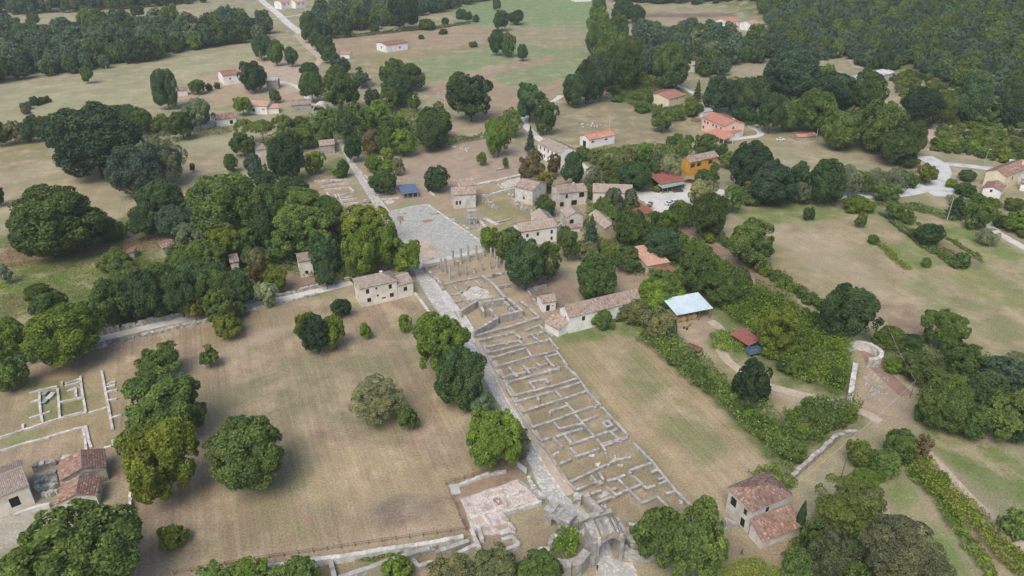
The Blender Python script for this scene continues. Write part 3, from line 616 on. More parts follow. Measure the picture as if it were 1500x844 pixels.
# --- lone and notable trees
trees([
 (222,102,260,155,'oak','dark','tall dark twin-lobed oak beside the little red-roofed shed'),
 (349,91,390,131,'oak','dark','dark round oak in front of the pale farmhouse with the brown roof'),
 (72,165,200,249,'oak','deep','huge dark oak, broadest of the hedge above the left pasture'),
 (157,213,237,282,'oak','blue','blue-green oak standing in the left pasture below a paler twin'),
 (198,197,272,266,'willow','grey','grey-green oak behind its blue-green twin in the left pasture'),
 (16,277,147,368,'oak','oak','very broad oak at the lower edge of the left pasture'),
 (203,265,270,318,'oak','dark','tall dark tree rising from the scrub beside the broad pasture oak'),
 (280,257,381,341,'oak','mid','large yellow-tinged broad tree above the lime-green tree'),
 (293,333,355,383,'loose','lime','lime-green tree in front of the large broad tree'),
 (391,203,445,265,'oak','dark','dark oak beside the umbrella pines, above the dense grove'),
 (651,111,727,172,'loose','dark','old spreading oak with gaps in its crown by the lamp post'),
 (710,173,749,225,'oak','bright','bright green round tree at the top of the bare theatre field'),
 (735,160,767,198,'willow','mid','soft green tree beside the chapel road bend'),
 (752,124,801,174,'loose','dark','airy dark tree where the chapel road meets the green field'),
 (784,149,817,193,'loose','oak','leafy tree inside the bend of the chapel road'),
 (768,184,786,222,'fir','deep','dark conifer at the head of the long white house'),
 (621,245,658,278,'oak','dark','dark round tree beside the blue-roofed shelter'),
 (539,248,583,281,'oak','oak','round tree between the paved street and the blue-roofed shelter'),
 (781,251,813,281,'loose','yellow','yellow-leaved tree behind the gabled stone cottage'),
 (760,222,797,268,'loose','brown','brownish thin tree left of the long white house'),
 (800,217,823,267,'loose','brown','russet thin tree in front of the long white house'),
 (823,224,857,273,'oak','dark','dark green tree at the near end of the long white house'),
 (855,244,886,278,'willow','grey','grey-green willow beside the chapel road'),
 (783,287,815,316,'oak','oak','small round tree by the rubble heap near the gabled cottage'),
 (848,312,884,372,'fir','blue','tall dark conifer between the stone houses'),
 (885,264,915,328,'loose','pinegrey','tall thin reddish pine behind the parking yard houses'),
 (913,274,938,313,'loose','pinegrey','shorter thin pine next to the gravel parking yard'),
 (841,373,908,437,'oak','oak','broad round tree behind the long chapel barn'),
 (742,354,797,421,'oak','dark','dark tree on the edge of the basilica columns'),
 (783,355,823,406,'loose','mid','lighter tree behind the dark basilica tree, below the stone house'),
 (701,333,731,366,'oak','bright','green tree touching the forum corner'),
 (721,333,766,380,'oak','oak','rounded tree behind the basilica columns'),
 (951,305,997,348,'loose','bright','bright green tree below the red tin roofs'),
 (1071,320,1140,390,'loose','mid','open-branched tree on the hedge of the red track'),
 (1068,211,1133,276,'oak','deep','great dark round tree right of the ochre house'),
 (1200,416,1287,495,'loose','dark','large dark tree standing on the red track'),
 (1351,452,1415,511,'loose','mid','lone two-toned tree in the right meadow'),
 (1108,450,1172,519,'loose','lime','yellow-green tree behind the grey trailer'),
 (1077,524,1132,600,'loose','deep','dark tree beside the dirt yard track'),
 (35,455,145,526,'oak','bright','broad glossy chestnut on the side street wall'),
 (430,459,463,502,'loose','lime','pale yellow-green tree against the dark yew, on its side street side'),
 (441,461,483,518,'oak','deep','dark yew between two pale trees in the dry field'),
 (471,459,508,508,'loose','lime','pale yellow-green tree against the dark yew, on its paved street side'),
 (483,435,514,464,'oak','deep','small dark clipped tree below the cream farmhouse'),
 (527,472,545,496,'loose','bright','slender sapling below the cream farmhouse, nearer the clipped tree'),
 (583,460,602,487,'loose','bright','slender sapling below the cream farmhouse, nearer the paved street'),
 (513,553,591,621,'willow','olive','pale olive tree in the middle of the dry field'),
 (583,593,614,628,'loose','mid','small bushy tree at the foot of the pale olive tree'),
 (606,462,694,550,'loose','bright','bright green tree overhanging the paved street'),
 (637,511,715,591,'oak','dark','dense dark green tree below the bright one on the paved street'),
 (689,576,728,612,'oak','blue','blue-green tree top behind the bright tree near the excavation'),
 (675,594,771,684,'loose','bright','bright green tree just above the fenced excavation'),
 (742,622,779,674,'willow','olive','grey olive tree on the edge of the paved street'),
 (184,533,307,644,'loose','mid','tall layered tree beside the low house ruins'),
 (200,513,264,549,'loose','mid','upper tree behind the tall layered tree by the low ruins'),
 (170,614,289,733,'loose','lime','yellow-green tree beside the two red-roofed stone houses'),
 (303,612,414,716,'oak','oak','dense round tree alone in the lower dry field'),
 (2,738,190,900,'loose','mid','very large leafy tree hiding the corner of the red-roofed house'),
 (290,507,321,538,'loose','mid','small round tree alone near the side street'),
 (232,768,276,802,'loose','lime','small pale tree near the lower wall'),
 (270,433,298,468,'loose','yellow','small yellow tree against the side street wall'),
 (298,428,342,479,'loose','mid','bushy tree overhanging the side street wall'),
 (311,460,354,494,'loose','lime','yellowish lower tree in front of the side street wall'),
 (376,411,406,448,'loose','pale','pale wispy tree at the side street kerb'),
 (935,745,1010,830,'loose','mid','leafy tree in front of the gate tower'),
 (968,742,1066,860,'loose','mid','large leafy tree left of the red-tiled farmhouse'),
 (1195,702,1293,790,'willow','pine','wide umbrella pine below the farmhouse lane'),
 (1168,735,1181,778,'cypress','deep','slim dark cypress beside the red-tiled farmhouse'),
 (1253,774,1272,808,'cypress','deep','short dark cypress under the umbrella pine'),
 (1258,762,1382,864,'willow','pinegrey','large grey-green pine at the edge of the lower meadow'),
 (1188,766,1248,856,'willow','pinegrey','grey-green pine beside the broad umbrella pine'),
 (1239,644,1278,684,'oak','mid','small round tree on the dirt lane by the power pole'),
 (1335,638,1365,674,'loose','brown','brownish shrubby tree at the head of the vine rows'),
 (1417,296,1455,334,'loose','mid','green tree beside the concrete lane'),
 (1343,325,1381,358,'oak','dark','dark round tree in the vegetable plot'),
 (1253,311,1270,332,'loose','mid','small bushy tree alone in the right meadow'),
 (1388,283,1420,316,'fir','deep','dark spruce by the road bend'),
], None, None)
# --- groups that only their place tells apart
trees([(118,153,165,192),(150,155,206,197),(185,160,222,197),(218,168,248,195,'oak','mid'),(245,163,285,201,'loose','mid'),(267,145,312,186,'loose','grey'),(28,170,60,205,'oak','dark'),(55,168,95,203,'oak','oak'),(90,160,127,197,'oak','oak'),(0,178,36,208,'loose','olive'),(-20,180,12,212,'oak','mid')],
      '| in the hedge between the left pastures', 'hedge trees between the left pastures')
trees([(343,170,372,203,'pine','pine'),(366,168,401,212,'pine','pine'),(397,164,430,200,'pine','pine'),(425,168,452,196,'pine','pine')], 'bright umbrella pine beside the tiled farm roofs', 'umbrella pines by the farm')
trees([(338,195,373,228,'loose','mid'),(357,227,390,264,'oak','blue'),(328,225,348,250,'oak','oak'),(277,237,286,254,'loose','dark'),(341,141,368,167,'loose','bright'),(405,190,440,222,'loose','mid'),(430,182,462,215,'oak','mid'),(455,175,490,212,'loose','mid'),(445,221,475,252,'loose','bright'),(493,235,512,258,'oak','dark'),(488,246,507,259,'loose','lime')],
      '| in the garden strip by the upper paved street', 'trees around the upper farm gardens')
trees([(370,270,421,332),(395,262,452,302,'oak','dark'),(402,276,472,322,'loose','mid'),(366,300,402,345,'oak','oak'),(450,288,504,330,'oak','mid'),(405,303,497,372,'loose','mid'),(388,340,427,384,'loose','mid'),(366,318,402,364,'oak','dark'),(360,363,388,402,'loose','olive'),(420,285,450,315,'oak','olive'),(372,250,405,282,'loose','dark'),(430,330,470,375,'oak','oak'),(487,308,568,352,'loose','lime'),(497,337,556,402,'loose','bright'),(543,331,588,392,'loose','bright'),(578,350,618,406,'loose','bright'),(453,345,502,400,'oak','dark'),(463,381,491,425,'oak','dark'),(384,392,421,427,'loose','lime'),(470,318,520,360,'oak','dark'),(340,335,375,375,'loose','mid')],
      '| of the dense grove beside the forum', 'grove beside the forum')
trees([(188,304,232,348,'oak','dark'),(225,302,278,348,'oak','blue'),(256,330,302,360,'loose','grey'),(277,358,337,394,'loose','mid'),(240,362,297,394,'loose','mid'),(145,364,196,404,'bush','mid'),(139,320,184,356,'bush','oak'),(352,362,388,390,'loose','grey'),(333,308,356,336,'loose','pale'),(363,386,386,412,'loose','brown'),(-6,372,16,430,'loose','pale'),(37,416,78,442,'bush','oak'),(-20,268,4,300,'oak','dark'),(15,340,40,368,'loose','dark')],
      '| in the rough ground above the side street', 'scrub trees above the side street')
trees([(133,393,188,485,'oak','oak'),(155,390,214,450),(181,400,242,468,'oak','dark'),(208,388,260,440,'oak','oak'),(232,397,290,462,'oak','dark'),(253,381,334,442,'oak','dark'),(280,397,345,455,'oak','oak'),(325,395,374,450,'oak','dark'),(337,441,362,464,'loose','mid'),(-30,466,36,530,'oak','bright'),(-20,517,36,573,'loose','mid'),(100,440,150,480,'oak','oak'),(45,425,95,470,'oak','oak')],
      '| of the thick row lining the side street', 'row of trees along the side street')
trees([(438,93,468,117,'oak','dark'),(438,106,474,146),(469,104,527,158,'loose','oak'),(517,101,540,127,'loose','blue'),(555,89,600,128,'oak','oak'),(580,95,623,130,'oak','oak'),(559,113,603,152,'oak','dark'),(533,130,558,156,'oak','blue'),(541,148,571,183,'loose','bright'),(597,133,616,167,'loose','mid'),(557,130,584,162,'loose','mid'),(490,160,523,210,'oak','dark'),(607,157,664,202,'loose','mid'),(607,178,656,218,'oak','dark'),(572,188,608,226,'loose','bright'),(551,170,582,195,'oak','mid'),(529,190,558,224,'loose','brown'),(552,186,580,226,'oak','oak'),(503,198,531,234,'oak','dark'),(575,172,601,197,'loose','bright'),(520,160,552,195,'loose','mid'),(505,150,530,175,'loose','mid'),(460,160,492,190,'loose','mid'),(640,170,664,200,'loose','mid'),(630,150,655,170,'loose','olive'),(534,227,562,254,'bush','bright'),(557,217,577,238,'loose','lime'),(552,235,580,252,'bush','bright'),(574,233,592,255,'loose','olive')],
      '| of the wood along the upper paved street', 'trees along the upper paved street')
trees([(437,25,472,58,'oak','dark'),(453,47,475,71,'oak','dark'),(461,55,491,82,'oak','dark'),(471,69,492,90,'oak','dark'),(481,73,499,106,'oak','dark'),(490,86,513,109,'oak','blue')], '| in the row along the far dirt track', 'row along the far dirt track')
trees([(368,52,401,84,'oak','dark'),(392,59,416,94,'oak','mid'),(416,69,436,95,'oak','dark'),(393,131,410,149,'oak','oak'),(275,117,301,136,'oak','oak'),(300,123,311,134,'bush','oak'),(313,121,323,131,'bush','oak')], '| around the far track junction and pale farmhouse', 'trees around the far farmhouse')
trees([(715,42,739,81,'oak','dark'),(734,50,756,81,'oak','oak'),(722,16,746,42,'oak','dark'),(745,15,767,34,'oak','dark'),(721,0,734,14,'oak','dark'),(757,66,773,87,'oak','dark')], 'dark tree in the line across the far green field', 'line of trees across the far green field')
trees([(568,-12,612,37,'oak','dark'),(666,14,684,29,'bush','dark'),(678,18,692,30,'bush','dark'),(692,22,702,34,'bush','dark'),(646,26,658,38,'bush','dark'),(500,34,516,52,'oak','dark'),(541,36,555,48,'bush','oak'),(610,31,638,42,'bush','oak'),(643,44,656,50,'bush','oak'),(612,52,622,57,'bush','dark'),(686,63,700,68,'bush','dark')], '| at the top edge of the white barn field', 'edge of the white barn field')
trees([(0,25,9,36,'loose','mid'),(20,26,29,35,'loose','dark'),(38,20,58,36,'loose','mid'),(173,14,185,24,'oak','dark'),(191,10,212,22,'oak','dark'),(225,9,233,19,'loose','olive'),(247,6,258,18,'loose','olive')], '| dotting the farthest pale field', 'small trees in the farthest field')
trees([(43,142,58,156,'bush','dark'),(55,142,67,153,'bush','oak'),(65,141,74,151,'bush','dark'),(29,150,45,162,'bush','grey'),(30,158,44,168,'bush','brown'),(117,95,134,122,'oak','oak')], '| on the boundary across the pale green pasture', 'bushes across the pale green pasture')
trees([(823,108,862,152,'oak','dark'),(838,92,880,146,'oak','dark'),(855,80,905,142,'oak','dark'),(885,66,939,124,'oak','oak'),(872,48,922,100,'oak','mid'),(860,32,905,80,'oak','mid'),(860,12,893,55,'oak','mid'),(885,24,922,66,'oak','oak'),(866,-6,888,25,'oak','oak'),(905,55,940,100,'oak','oak'),(924,8,946,37,'oak','dark'),(826,120,850,152,'oak','deep'),(895,0,930,30,'oak','dark')], '| in the thick row beside the far green field', 'tall row beside the far green field')
trees([(955,66,1009,124,'oak','oak'),(924,106,954,127,'bush','mid'),(893,125,910,141,'bush','oak'),(946,134,959,152,'oak','mid'),(905,118,928,132,'bush','bright'),(924,135,942,148,'bush','mid'),(895,140,912,150,'bush','mid'),(927,150,955,165,'bush','mid'),(953,158,987,190,'loose','mid'),(980,160,1003,178,'bush','mid'),(1000,150,1030,172,'bush','mid'),(1015,116,1030,146,'fir','oak'),(1003,142,1020,158,'bush','lime'),(940,118,955,130,'bush','mid'),(985,195,1000,208,'bush','mid')], '| in the gardens around the cream house', 'garden trees around the cream house')
trees([(1031,114,1074,159,'oak','deep'),(1060,120,1100,165,'oak','deep'),(1079,114,1130,168,'oak','dark'),(1118,86,1142,130,'oak','dark'),(1075,155,1114,183,'bush','dark'),(1110,140,1150,190,'oak','dark'),(1100,165,1125,182,'bush','oak'),(1155,145,1185,185,'loose','mid'),(1140,162,1175,190,'oak','oak'),(1165,135,1230,190,'oak','mid'),(1190,110,1255,160,'oak','deep'),(1205,165,1260,215,'oak','mid'),(1235,158,1265,200,'loose','olive'),(1255,150,1325,215,'oak','mid'),(1240,105,1300,160,'oak','oak'),(1322,130,1378,182,'oak','deep'),(1280,185,1320,222,'oak','mid'),(1320,178,1358,225,'oak','oak'),(1285,200,1345,232,'oak','oak'),(1125,85,1205,128,'oak','deep'),(1370,135,1405,178,'oak','mid'),(1400,110,1455,175,'oak','dark'),(1425,145,1465,182,'loose','mid'),(1460,120,1510,180,'oak','dark'),(1195,95,1225,125,'loose','mid'),(1280,60,1315,108,'loose','dark'),(1345,240,1374,268,'loose','lime'),(1310,225,1345,245,'bush','dark')],
      '| at the foot of the wooded hill', 'belt of trees at the foot of the hill')
trees([(843,214,865,234,'oak','mid'),(860,218,885,240,'loose','mid'),(873,233,906,261,'loose','mid'),(905,238,952,277,'oak','dark'),(911,214,933,242,'loose','olive'),(930,210,955,240,'loose','bright'),(951,222,976,258,'willow','grey'),(965,226,998,262,'willow','pale'),(943,238,970,263,'loose','mid'),(990,203,1016,231,'willow','bright'),(1018,198,1052,229,'loose','mid'),(1029,218,1042,246,'oak','deep'),(1050,211,1066,234,'oak','dark'),(1014,250,1053,274,'bush','oak'),(1040,238,1055,255,'loose','mid'),(1056,222,1080,245,'loose','mid'),(885,250,910,272,'bush','mid'),(880,225,905,245,'loose','olive'),(975,200,992,214,'bush','oak'),(1003,198,1016,208,'bush','mid'),(920,255,945,280,'bush','mid'),(893,262,912,278,'bush','oak'),(955,272,970,282,'bush','olive')],
      '| in the gardens around the ochre house', 'garden trees around the ochre house')
trees([(1007,264,1056,306,'loose','olive'),(1009,286,1066,347,'oak','oak'),(980,296,1018,330,'oak','oak'),(1040,290,1066,320,'oak','mid'),(1060,272,1091,309,'loose','mid'),(1086,266,1111,295,'loose','olive'),(1105,234,1150,298,'oak','deep'),(1098,240,1168,298,'oak','deep'),(1184,236,1241,295,'oak','dark'),(1157,238,1189,274,'oak','dark'),(1160,268,1190,298,'loose','grey'),(1230,250,1262,285,'loose','grey'),(1236,289,1280,311,'bush','bright'),(1277,268,1318,296,'bush','oak'),(1250,252,1280,282,'loose','mid'),(1270,248,1300,280,'willow','grey'),(1295,246,1330,280,'willow','grey'),(1325,255,1345,278,'bush','oak'),(1232,240,1255,262,'willow','pale'),(1090,285,1115,303,'bush','mid')],
      '| along the upper edge of the right meadow', 'belt above the right meadow')
trees([(897,310,952,362,'oak','oak'),(941,341,1000,374,'oak','deep'),(900,362,938,397,'loose','oak'),(849,355,877,383,'loose','olive'),(878,358,906,383,'bush','mid'),(815,332,850,378,'loose','oak'),(870,290,900,320,'oak','oak'),(880,300,905,330,'oak','mid'),(905,295,925,320,'bush','mid'),(991,368,1052,427,'oak','oak'),(1028,396,1092,446,'loose','oak'),(943,398,1002,438,'loose','mid'),(928,412,1000,447,'bush','bright'),(920,335,950,360,'loose','mid'),(960,330,985,355,'bush','bright'),(860,270,880,295,'bush','mid'),(1030,340,1048,358,'bush','bright'),(930,388,945,400,'bush','oak'),(952,395,972,408,'bush','dark')],
      '| between the stone houses and the red track', 'scrub below the stone houses')
trees([(867,454,901,485,'bush','mid','round green bush under the window of the chapel barn'),(896,443,918,474,'bush','oak','darker bush tucked behind the round one at the chapel barn'),(907,438,960,479,'bush','olive','wide olive-brown bush at the far end of the chapel barn'),(939,454,990,505,'bush','olive','big rounded pale bush at the corner of the mown field')], None, None)
trees([(1295,527,1328,547,'bush','bright'),(1284,478,1330,514,'bush','mid'),(1318,490,1351,518,'bush','dark'),(1324,517,1378,562,'loose','oak'),(1345,550,1424,628,'oak','oak'),(1388,510,1448,552,'loose','mid'),(1440,520,1505,573,'oak','blue'),(1415,545,1474,602,'oak','dark'),(1444,572,1510,640,'loose','mid'),(1380,548,1420,585,'loose','mid'),(1340,585,1375,622,'bush','bright'),(1470,515,1510,545,'willow','pale'),(1480,600,1520,650,'oak','dark'),(1395,590,1450,640,'oak','oak')],
      '| of the thicket below the right meadow', 'thicket below the right meadow')
trees([(1270,658,1322,704,'bush','mid'),(1293,630,1339,682,'bush','mid'),(1245,687,1290,722,'bush','bright'),(1171,762,1213,808,'loose','oak'),(1148,798,1192,856,'bush','oak'),(1278,756,1301,786,'loose','deep'),(1466,736,1510,804,'bush','mid'),(1371,690,1391,714,'bush','bright'),(1215,780,1262,830,'loose','dark'),(1228,820,1270,860,'loose','oak')], '| on the slope below the dirt lane', 'shrubs below the dirt lane')
trees([(1176,304,1194,324,'bush','dark'),(1297,296,1328,318,'loose','mid'),(1322,305,1341,334,'bush','mid'),(1395,371,1421,396,'bush','mid'),(1350,372,1364,398,'bush','mid'),(1271,344,1288,359,'bush','mid'),(1330,335,1345,350,'bush','mid')], '| in the right meadow and vegetable plot', 'bushes of the right meadow')
trees([(1399,270,1430,288,'bush','oak'),(1385,262,1402,276,'bush','bright'),(1405,252,1432,264,'bush','dark'),(1432,336,1464,357,'willow','pale'),(1472,310,1510,338,'loose','bright'),(1455,315,1475,335,'bush','oak'),(1440,290,1465,305,'bush','bright'),(1470,290,1500,310,'bush','mid'),(1420,285,1445,300,'bush','mid'),(1490,335,1510,350,'bush','mid')], '| in the gardens of the yellow roadside house', 'garden of the yellow roadside house')
trees([(284,824,345,875,'loose','mid'),(335,822,400,875,'loose','bright'),(395,825,470,880,'loose','mid'),(557,816,605,860,'loose','bright'),(622,818,690,868,'loose','olive'),(692,803,768,862,'loose','olive'),(757,812,828,868,'loose','mid')], '| growing against the outside of the lower town wall', 'trees outside the lower town wall')
trees([(699,223,714,241,'loose','mid'),(735,230,746,247,'loose','mid')], 'small round tree on the bare theatre field', 'small trees on the theatre field')

# --- woods that read as one mass
def wood_protos(tag_, cols, kinds=('oak', 'oak', 'loose')):
    cl = bpy.data.collections.new('wood_shapes_' + tag_)
    for i, cn in enumerate(cols):
        me = crown(kinds[i % len(kinds)], 2)[i % 2]
        V = np.empty(len(me.vertices) * 3, np.float32); me.vertices.foreach_get('co', V); V = V.reshape(-1, 3) + np.array([0, 0, 1.1])
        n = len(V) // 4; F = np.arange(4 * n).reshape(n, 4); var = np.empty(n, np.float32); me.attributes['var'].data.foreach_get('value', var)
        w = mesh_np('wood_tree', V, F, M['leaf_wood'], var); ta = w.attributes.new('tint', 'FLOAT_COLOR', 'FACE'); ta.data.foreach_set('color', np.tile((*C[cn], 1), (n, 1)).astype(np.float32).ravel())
        cl.objects.link(bpy.data.objects.new('wood_tree', w))
    return cl
def scatter_poly(pts, spacing, r, px=True):
    P = GZ(pts)[:, :2] if px else np.array(pts, float); lo = P.min(0); hi = P.max(0); n = int((hi[0]-lo[0]) * (hi[1]-lo[1]) / spacing**2)
    a = lo + (hi - lo) * r.rand(max(n, 1) * 3, 2); a = a[inside(a[:,0], a[:,1], P)]
    keep = []; cell = {}
    for p in a:
        k = (int(p[0] // spacing), int(p[1] // spacing)); ok = True
        for i in (-1, 0, 1):
            for j in (-1, 0, 1):
                for q in cell.get((k[0]+i, k[1]+j), ()):
                    if (p[0]-q[0])**2 + (p[1]-q[1])**2 < (spacing * .8)**2: ok = False
        if ok: cell.setdefault(k, []).append(p); keep.append(p)
    return np.array(keep)
def gn_wood(name, P, size, cl, label, cat='wood', szvar=.45, vz=1.1):
    me = bpy.data.meshes.new(name); me.from_pydata([(p[0], p[1], float(hgt(p[0], p[1])) - .2) for p in P], [], [])
    r = np.random.RandomState(len(P)); s = size * (1 - szvar + 2 * szvar * r.rand(len(P)))
    a = me.attributes.new('size', 'FLOAT_VECTOR', 'POINT'); a.data.foreach_set('vector', np.stack([s, s, s * vz * (.85 + .3 * r.rand(len(P)))], 1).astype(np.float32).ravel())
    o = link(name, me); ng = bpy.data.node_groups.new(name, 'GeometryNodeTree')
    ng.interface.new_socket('Geometry', in_out='INPUT', socket_type='NodeSocketGeometry'); ng.interface.new_socket('Geometry', in_out='OUTPUT', socket_type='NodeSocketGeometry')
    gi = ng.nodes.new('NodeGroupInput'); go = ng.nodes.new('NodeGroupOutput'); ip = ng.nodes.new('GeometryNodeInstanceOnPoints'); ci = ng.nodes.new('GeometryNodeCollectionInfo')
    ci.inputs['Collection'].default_value = cl; ci.inputs['Separate Children'].default_value = True
    na = ng.nodes.new('GeometryNodeInputNamedAttribute'); na.data_type = 'FLOAT_VECTOR'; na.inputs[0].default_value = 'size'
    rv = ng.nodes.new('FunctionNodeRandomValue'); rv.data_type = 'FLOAT_VECTOR'; rv.inputs[1].default_value = (0, 0, 6.28)
    ri = ng.nodes.new('FunctionNodeRandomValue'); ri.data_type = 'INT'; ri.inputs[4].default_value = 0; ri.inputs[5].default_value = len(cl.objects) - 1
    L = ng.links; L.new(gi.outputs[0], ip.inputs['Points']); L.new(ci.outputs[0], ip.inputs['Instance']); ip.inputs['Pick Instance'].default_value = True
    L.new(ri.outputs[2], ip.inputs['Instance Index']); L.new(rv.outputs[0], ip.inputs['Rotation']); L.new(na.outputs[0], ip.inputs['Scale']); L.new(ip.outputs[0], go.inputs[0])
    md = o.modifiers.new('trees', 'NODES'); md.node_group = ng
    return tag(o, label, cat, kind='stuff')
rw = np.random.RandomState(5)
pr_dark = wood_protos('dark', ['far','blue','grey','dark','blue','oak','mid','far'])
pr_hill = wood_protos('hill', ['far','mid','far','oak','mid','blue','far','mid'], ('loose', 'oak', 'loose'))
pr_scrub = wood_protos('scrub', ['mid','bright','olive','mid','oak','lime'], ('loose', 'bush'))
gn_wood('far_wood', scatter_poly([(-60,128),(0,122),(60,114),(130,106),(200,94),(262,78),(330,66),(385,62),(392,50),(362,40),(330,44),(268,50),(255,44),(130,50),(0,64),(-60,70)], 9, rw), 6.2, pr_dark, 'dark dense wood behind the pale green left pasture')
gn_wood('horizon_wood', scatter_poly([(-80,24),(60,21),(180,14),(300,4),(300,-22),(-80,-22)], 12, rw), 8, pr_dark, 'dark line of wood beyond the farthest left field')
gn_wood('orchard_wood', scatter_poly([(450,50),(462,62),(520,47),(560,42),(600,30),(660,14),(700,4),(760,-10),(470,-18),(500,4),(488,24),(455,36)], 10, rw), 6.5, pr_dark, 'dark wood along the top of the white barn field')
gn_wood('valley_wood', scatter_poly([(938,112),(950,72),(985,58),(1010,56),(1050,62),(1075,66),(1120,66),(1150,62),(1180,90),(1120,92),(1065,96),(1060,115),(1010,112)], 9, rw), 5.6, pr_dark, 'mixed wood between the ploughed strip and the cream house')
gn_wood('top_wood', scatter_poly([(900,4),(1080,2),(1120,8),(1140,30),(1180,30),(1180,-25),(860,-25)], 11, rw), 7, pr_dark, 'wood along the top edge behind the ploughed strip')
gn_wood('hedge_wood', scatter_poly([(930,62),(960,52),(1040,52),(1040,58),(985,60),(940,70)], 9, rw), 5.5, pr_dark, 'hedge wood below the ploughed strip')
hill = [(1125,40),(1130,62),(1180,92),(1240,85),(1270,106),(1330,100),(1390,125),(1440,140),(1520,155),(1680,190),(1700,-40),(1080,-40)]
gn_wood('hill_wood', scatter_poly(hill, 5.6, rw), 3.7, pr_hill, 'continuous green wood covering the hillside', vz=1.15)
gn_wood('hill_scrub', scatter_poly([(1300,112),(1340,105),(1450,150),(1520,160),(1600,250),(1500,240),(1440,230),(1380,220),(1372,190),(1395,178),(1330,168)], 4.2, rw), 2.1, pr_scrub, 'low green scrub at the foot of the wooded hill', 'scrub', vz=.7)
gn_wood('roadside_scrub', scatter_poly([(1362,222),(1400,226),(1440,233),(1500,246),(1520,262),(1520,215),(1440,205),(1370,205)], 3.4, rw), 2.2, pr_scrub, 'scrub on the bank above the asphalt road', 'scrub', vz=.8)
# ------------------------------------------------------------------ buildings
def tiles(poly, tw, tl, mat, parent, lift=.03, flat=False):
    """rows of curved tiles covering a planar slope; poly[0]->poly[1] is the eave"""
    P = np.array(poly, float); e = unit(P[1] - P[0]); n = unit(np.cross(e, P[2] - P[1])); s = np.cross(n, e)
    if n[2] < 0: n = -n; s = -s
    if s[2] < 0: s = -s
    uv = np.stack([(P - P[0]) @ e, (P - P[0]) @ s], 1); lo = uv.min(0); hi = uv.max(0)
    us = np.arange(lo[0] + tw/2, hi[0], tw); vs = np.arange(lo[1] + tl/2, hi[1] + tl*.2, tl); U, Vv = np.meshgrid(us, vs); U = U.ravel(); Vv = np.minimum(Vv.ravel(), hi[1] - tl*.4)
    k = inside(U, Vv, uv); U = U[k]; Vv = Vv[k]; m = len(U)
    if m == 0: return
    U = U + rs.randn(m) * tw * .04; j = rs.randn(m) * .012
    prof = [(-.5, 0), (-.25, .36), (.25, .36), (.5, 0)]; V = np.zeros((m, 8, 3))
    for a, (q, z) in enumerate(prof):
        for b2, (dv, dz) in enumerate(((-.56, .05), (.52, 0.0))):
            V[:, b2*4 + a] = P[0] + e * (U + q * tw * .98)[:, None] + s * (Vv + dv * tl)[:, None] + n * (lift + z * tw * .6 + dz + j)[:, None]
    F0 = np.array([(0,1,5,4),(1,2,6,5),(2,3,7,6),(0,3,2,1)]); F = (np.arange(m)[:, None, None] * 8 + F0[None]).reshape(-1, 4)
    o = link('tiles', mesh_np('tiles', V.reshape(-1, 3), F, mat, np.repeat(rs.rand(m), 4)), None, parent); o['kind'] = 'stuff'; return o
def slab(mb, poly, t=.16):
    P = [Vector(p) for p in poly]; n = (P[1]-P[0]).cross(P[2]-P[1]).normalized()
    if n.z < 0: n = -n; P = P[::-1]
    k = len(P); Q = [p - n * t for p in P]
    mb.add([*Q, *P], [tuple(range(k))[::-1], tuple(range(k, 2*k))] + [(i, (i+1) % k, k + (i+1) % k, k + i) for i in range(k)])
def wall_face(mb, o, ux, nn, w, h, ops, rec=.22):
    """wall rectangle with real openings and reveals; nn points outwards"""
    o = Vector(o); ux = Vector(ux); nn = Vector(nn); up = Vector((0, 0, 1))
    xs = sorted({0, w, *[a for q in ops for a in (q[0], q[1])]}); zs = sorted({0, h, *[a for q in ops for a in (q[2], q[3])]})
    for i in range(len(xs)-1):
        for j in range(len(zs)-1):
            cx = (xs[i]+xs[i+1])/2; cz = (zs[j]+zs[j+1])/2
            if any(q[0] < cx < q[1] and q[2] < cz < q[3] for q in ops): continue
            mb.add([o + ux*xs[i] + up*zs[j], o + ux*xs[i+1] + up*zs[j], o + ux*xs[i+1] + up*zs[j+1], o + ux*xs[i] + up*zs[j+1]], [(0,1,2,3)], .5)
    for a, b2, c, d in ops:
        p = [o + ux*a + up*c, o + ux*b2 + up*c, o + ux*b2 + up*d, o + ux*a + up*d]; q = [v - nn*rec for v in p]
        mb.add(p + q, [(0,4,5,1),(1,5,6,2),(2,6,7,3),(3,7,4,0)], .5)
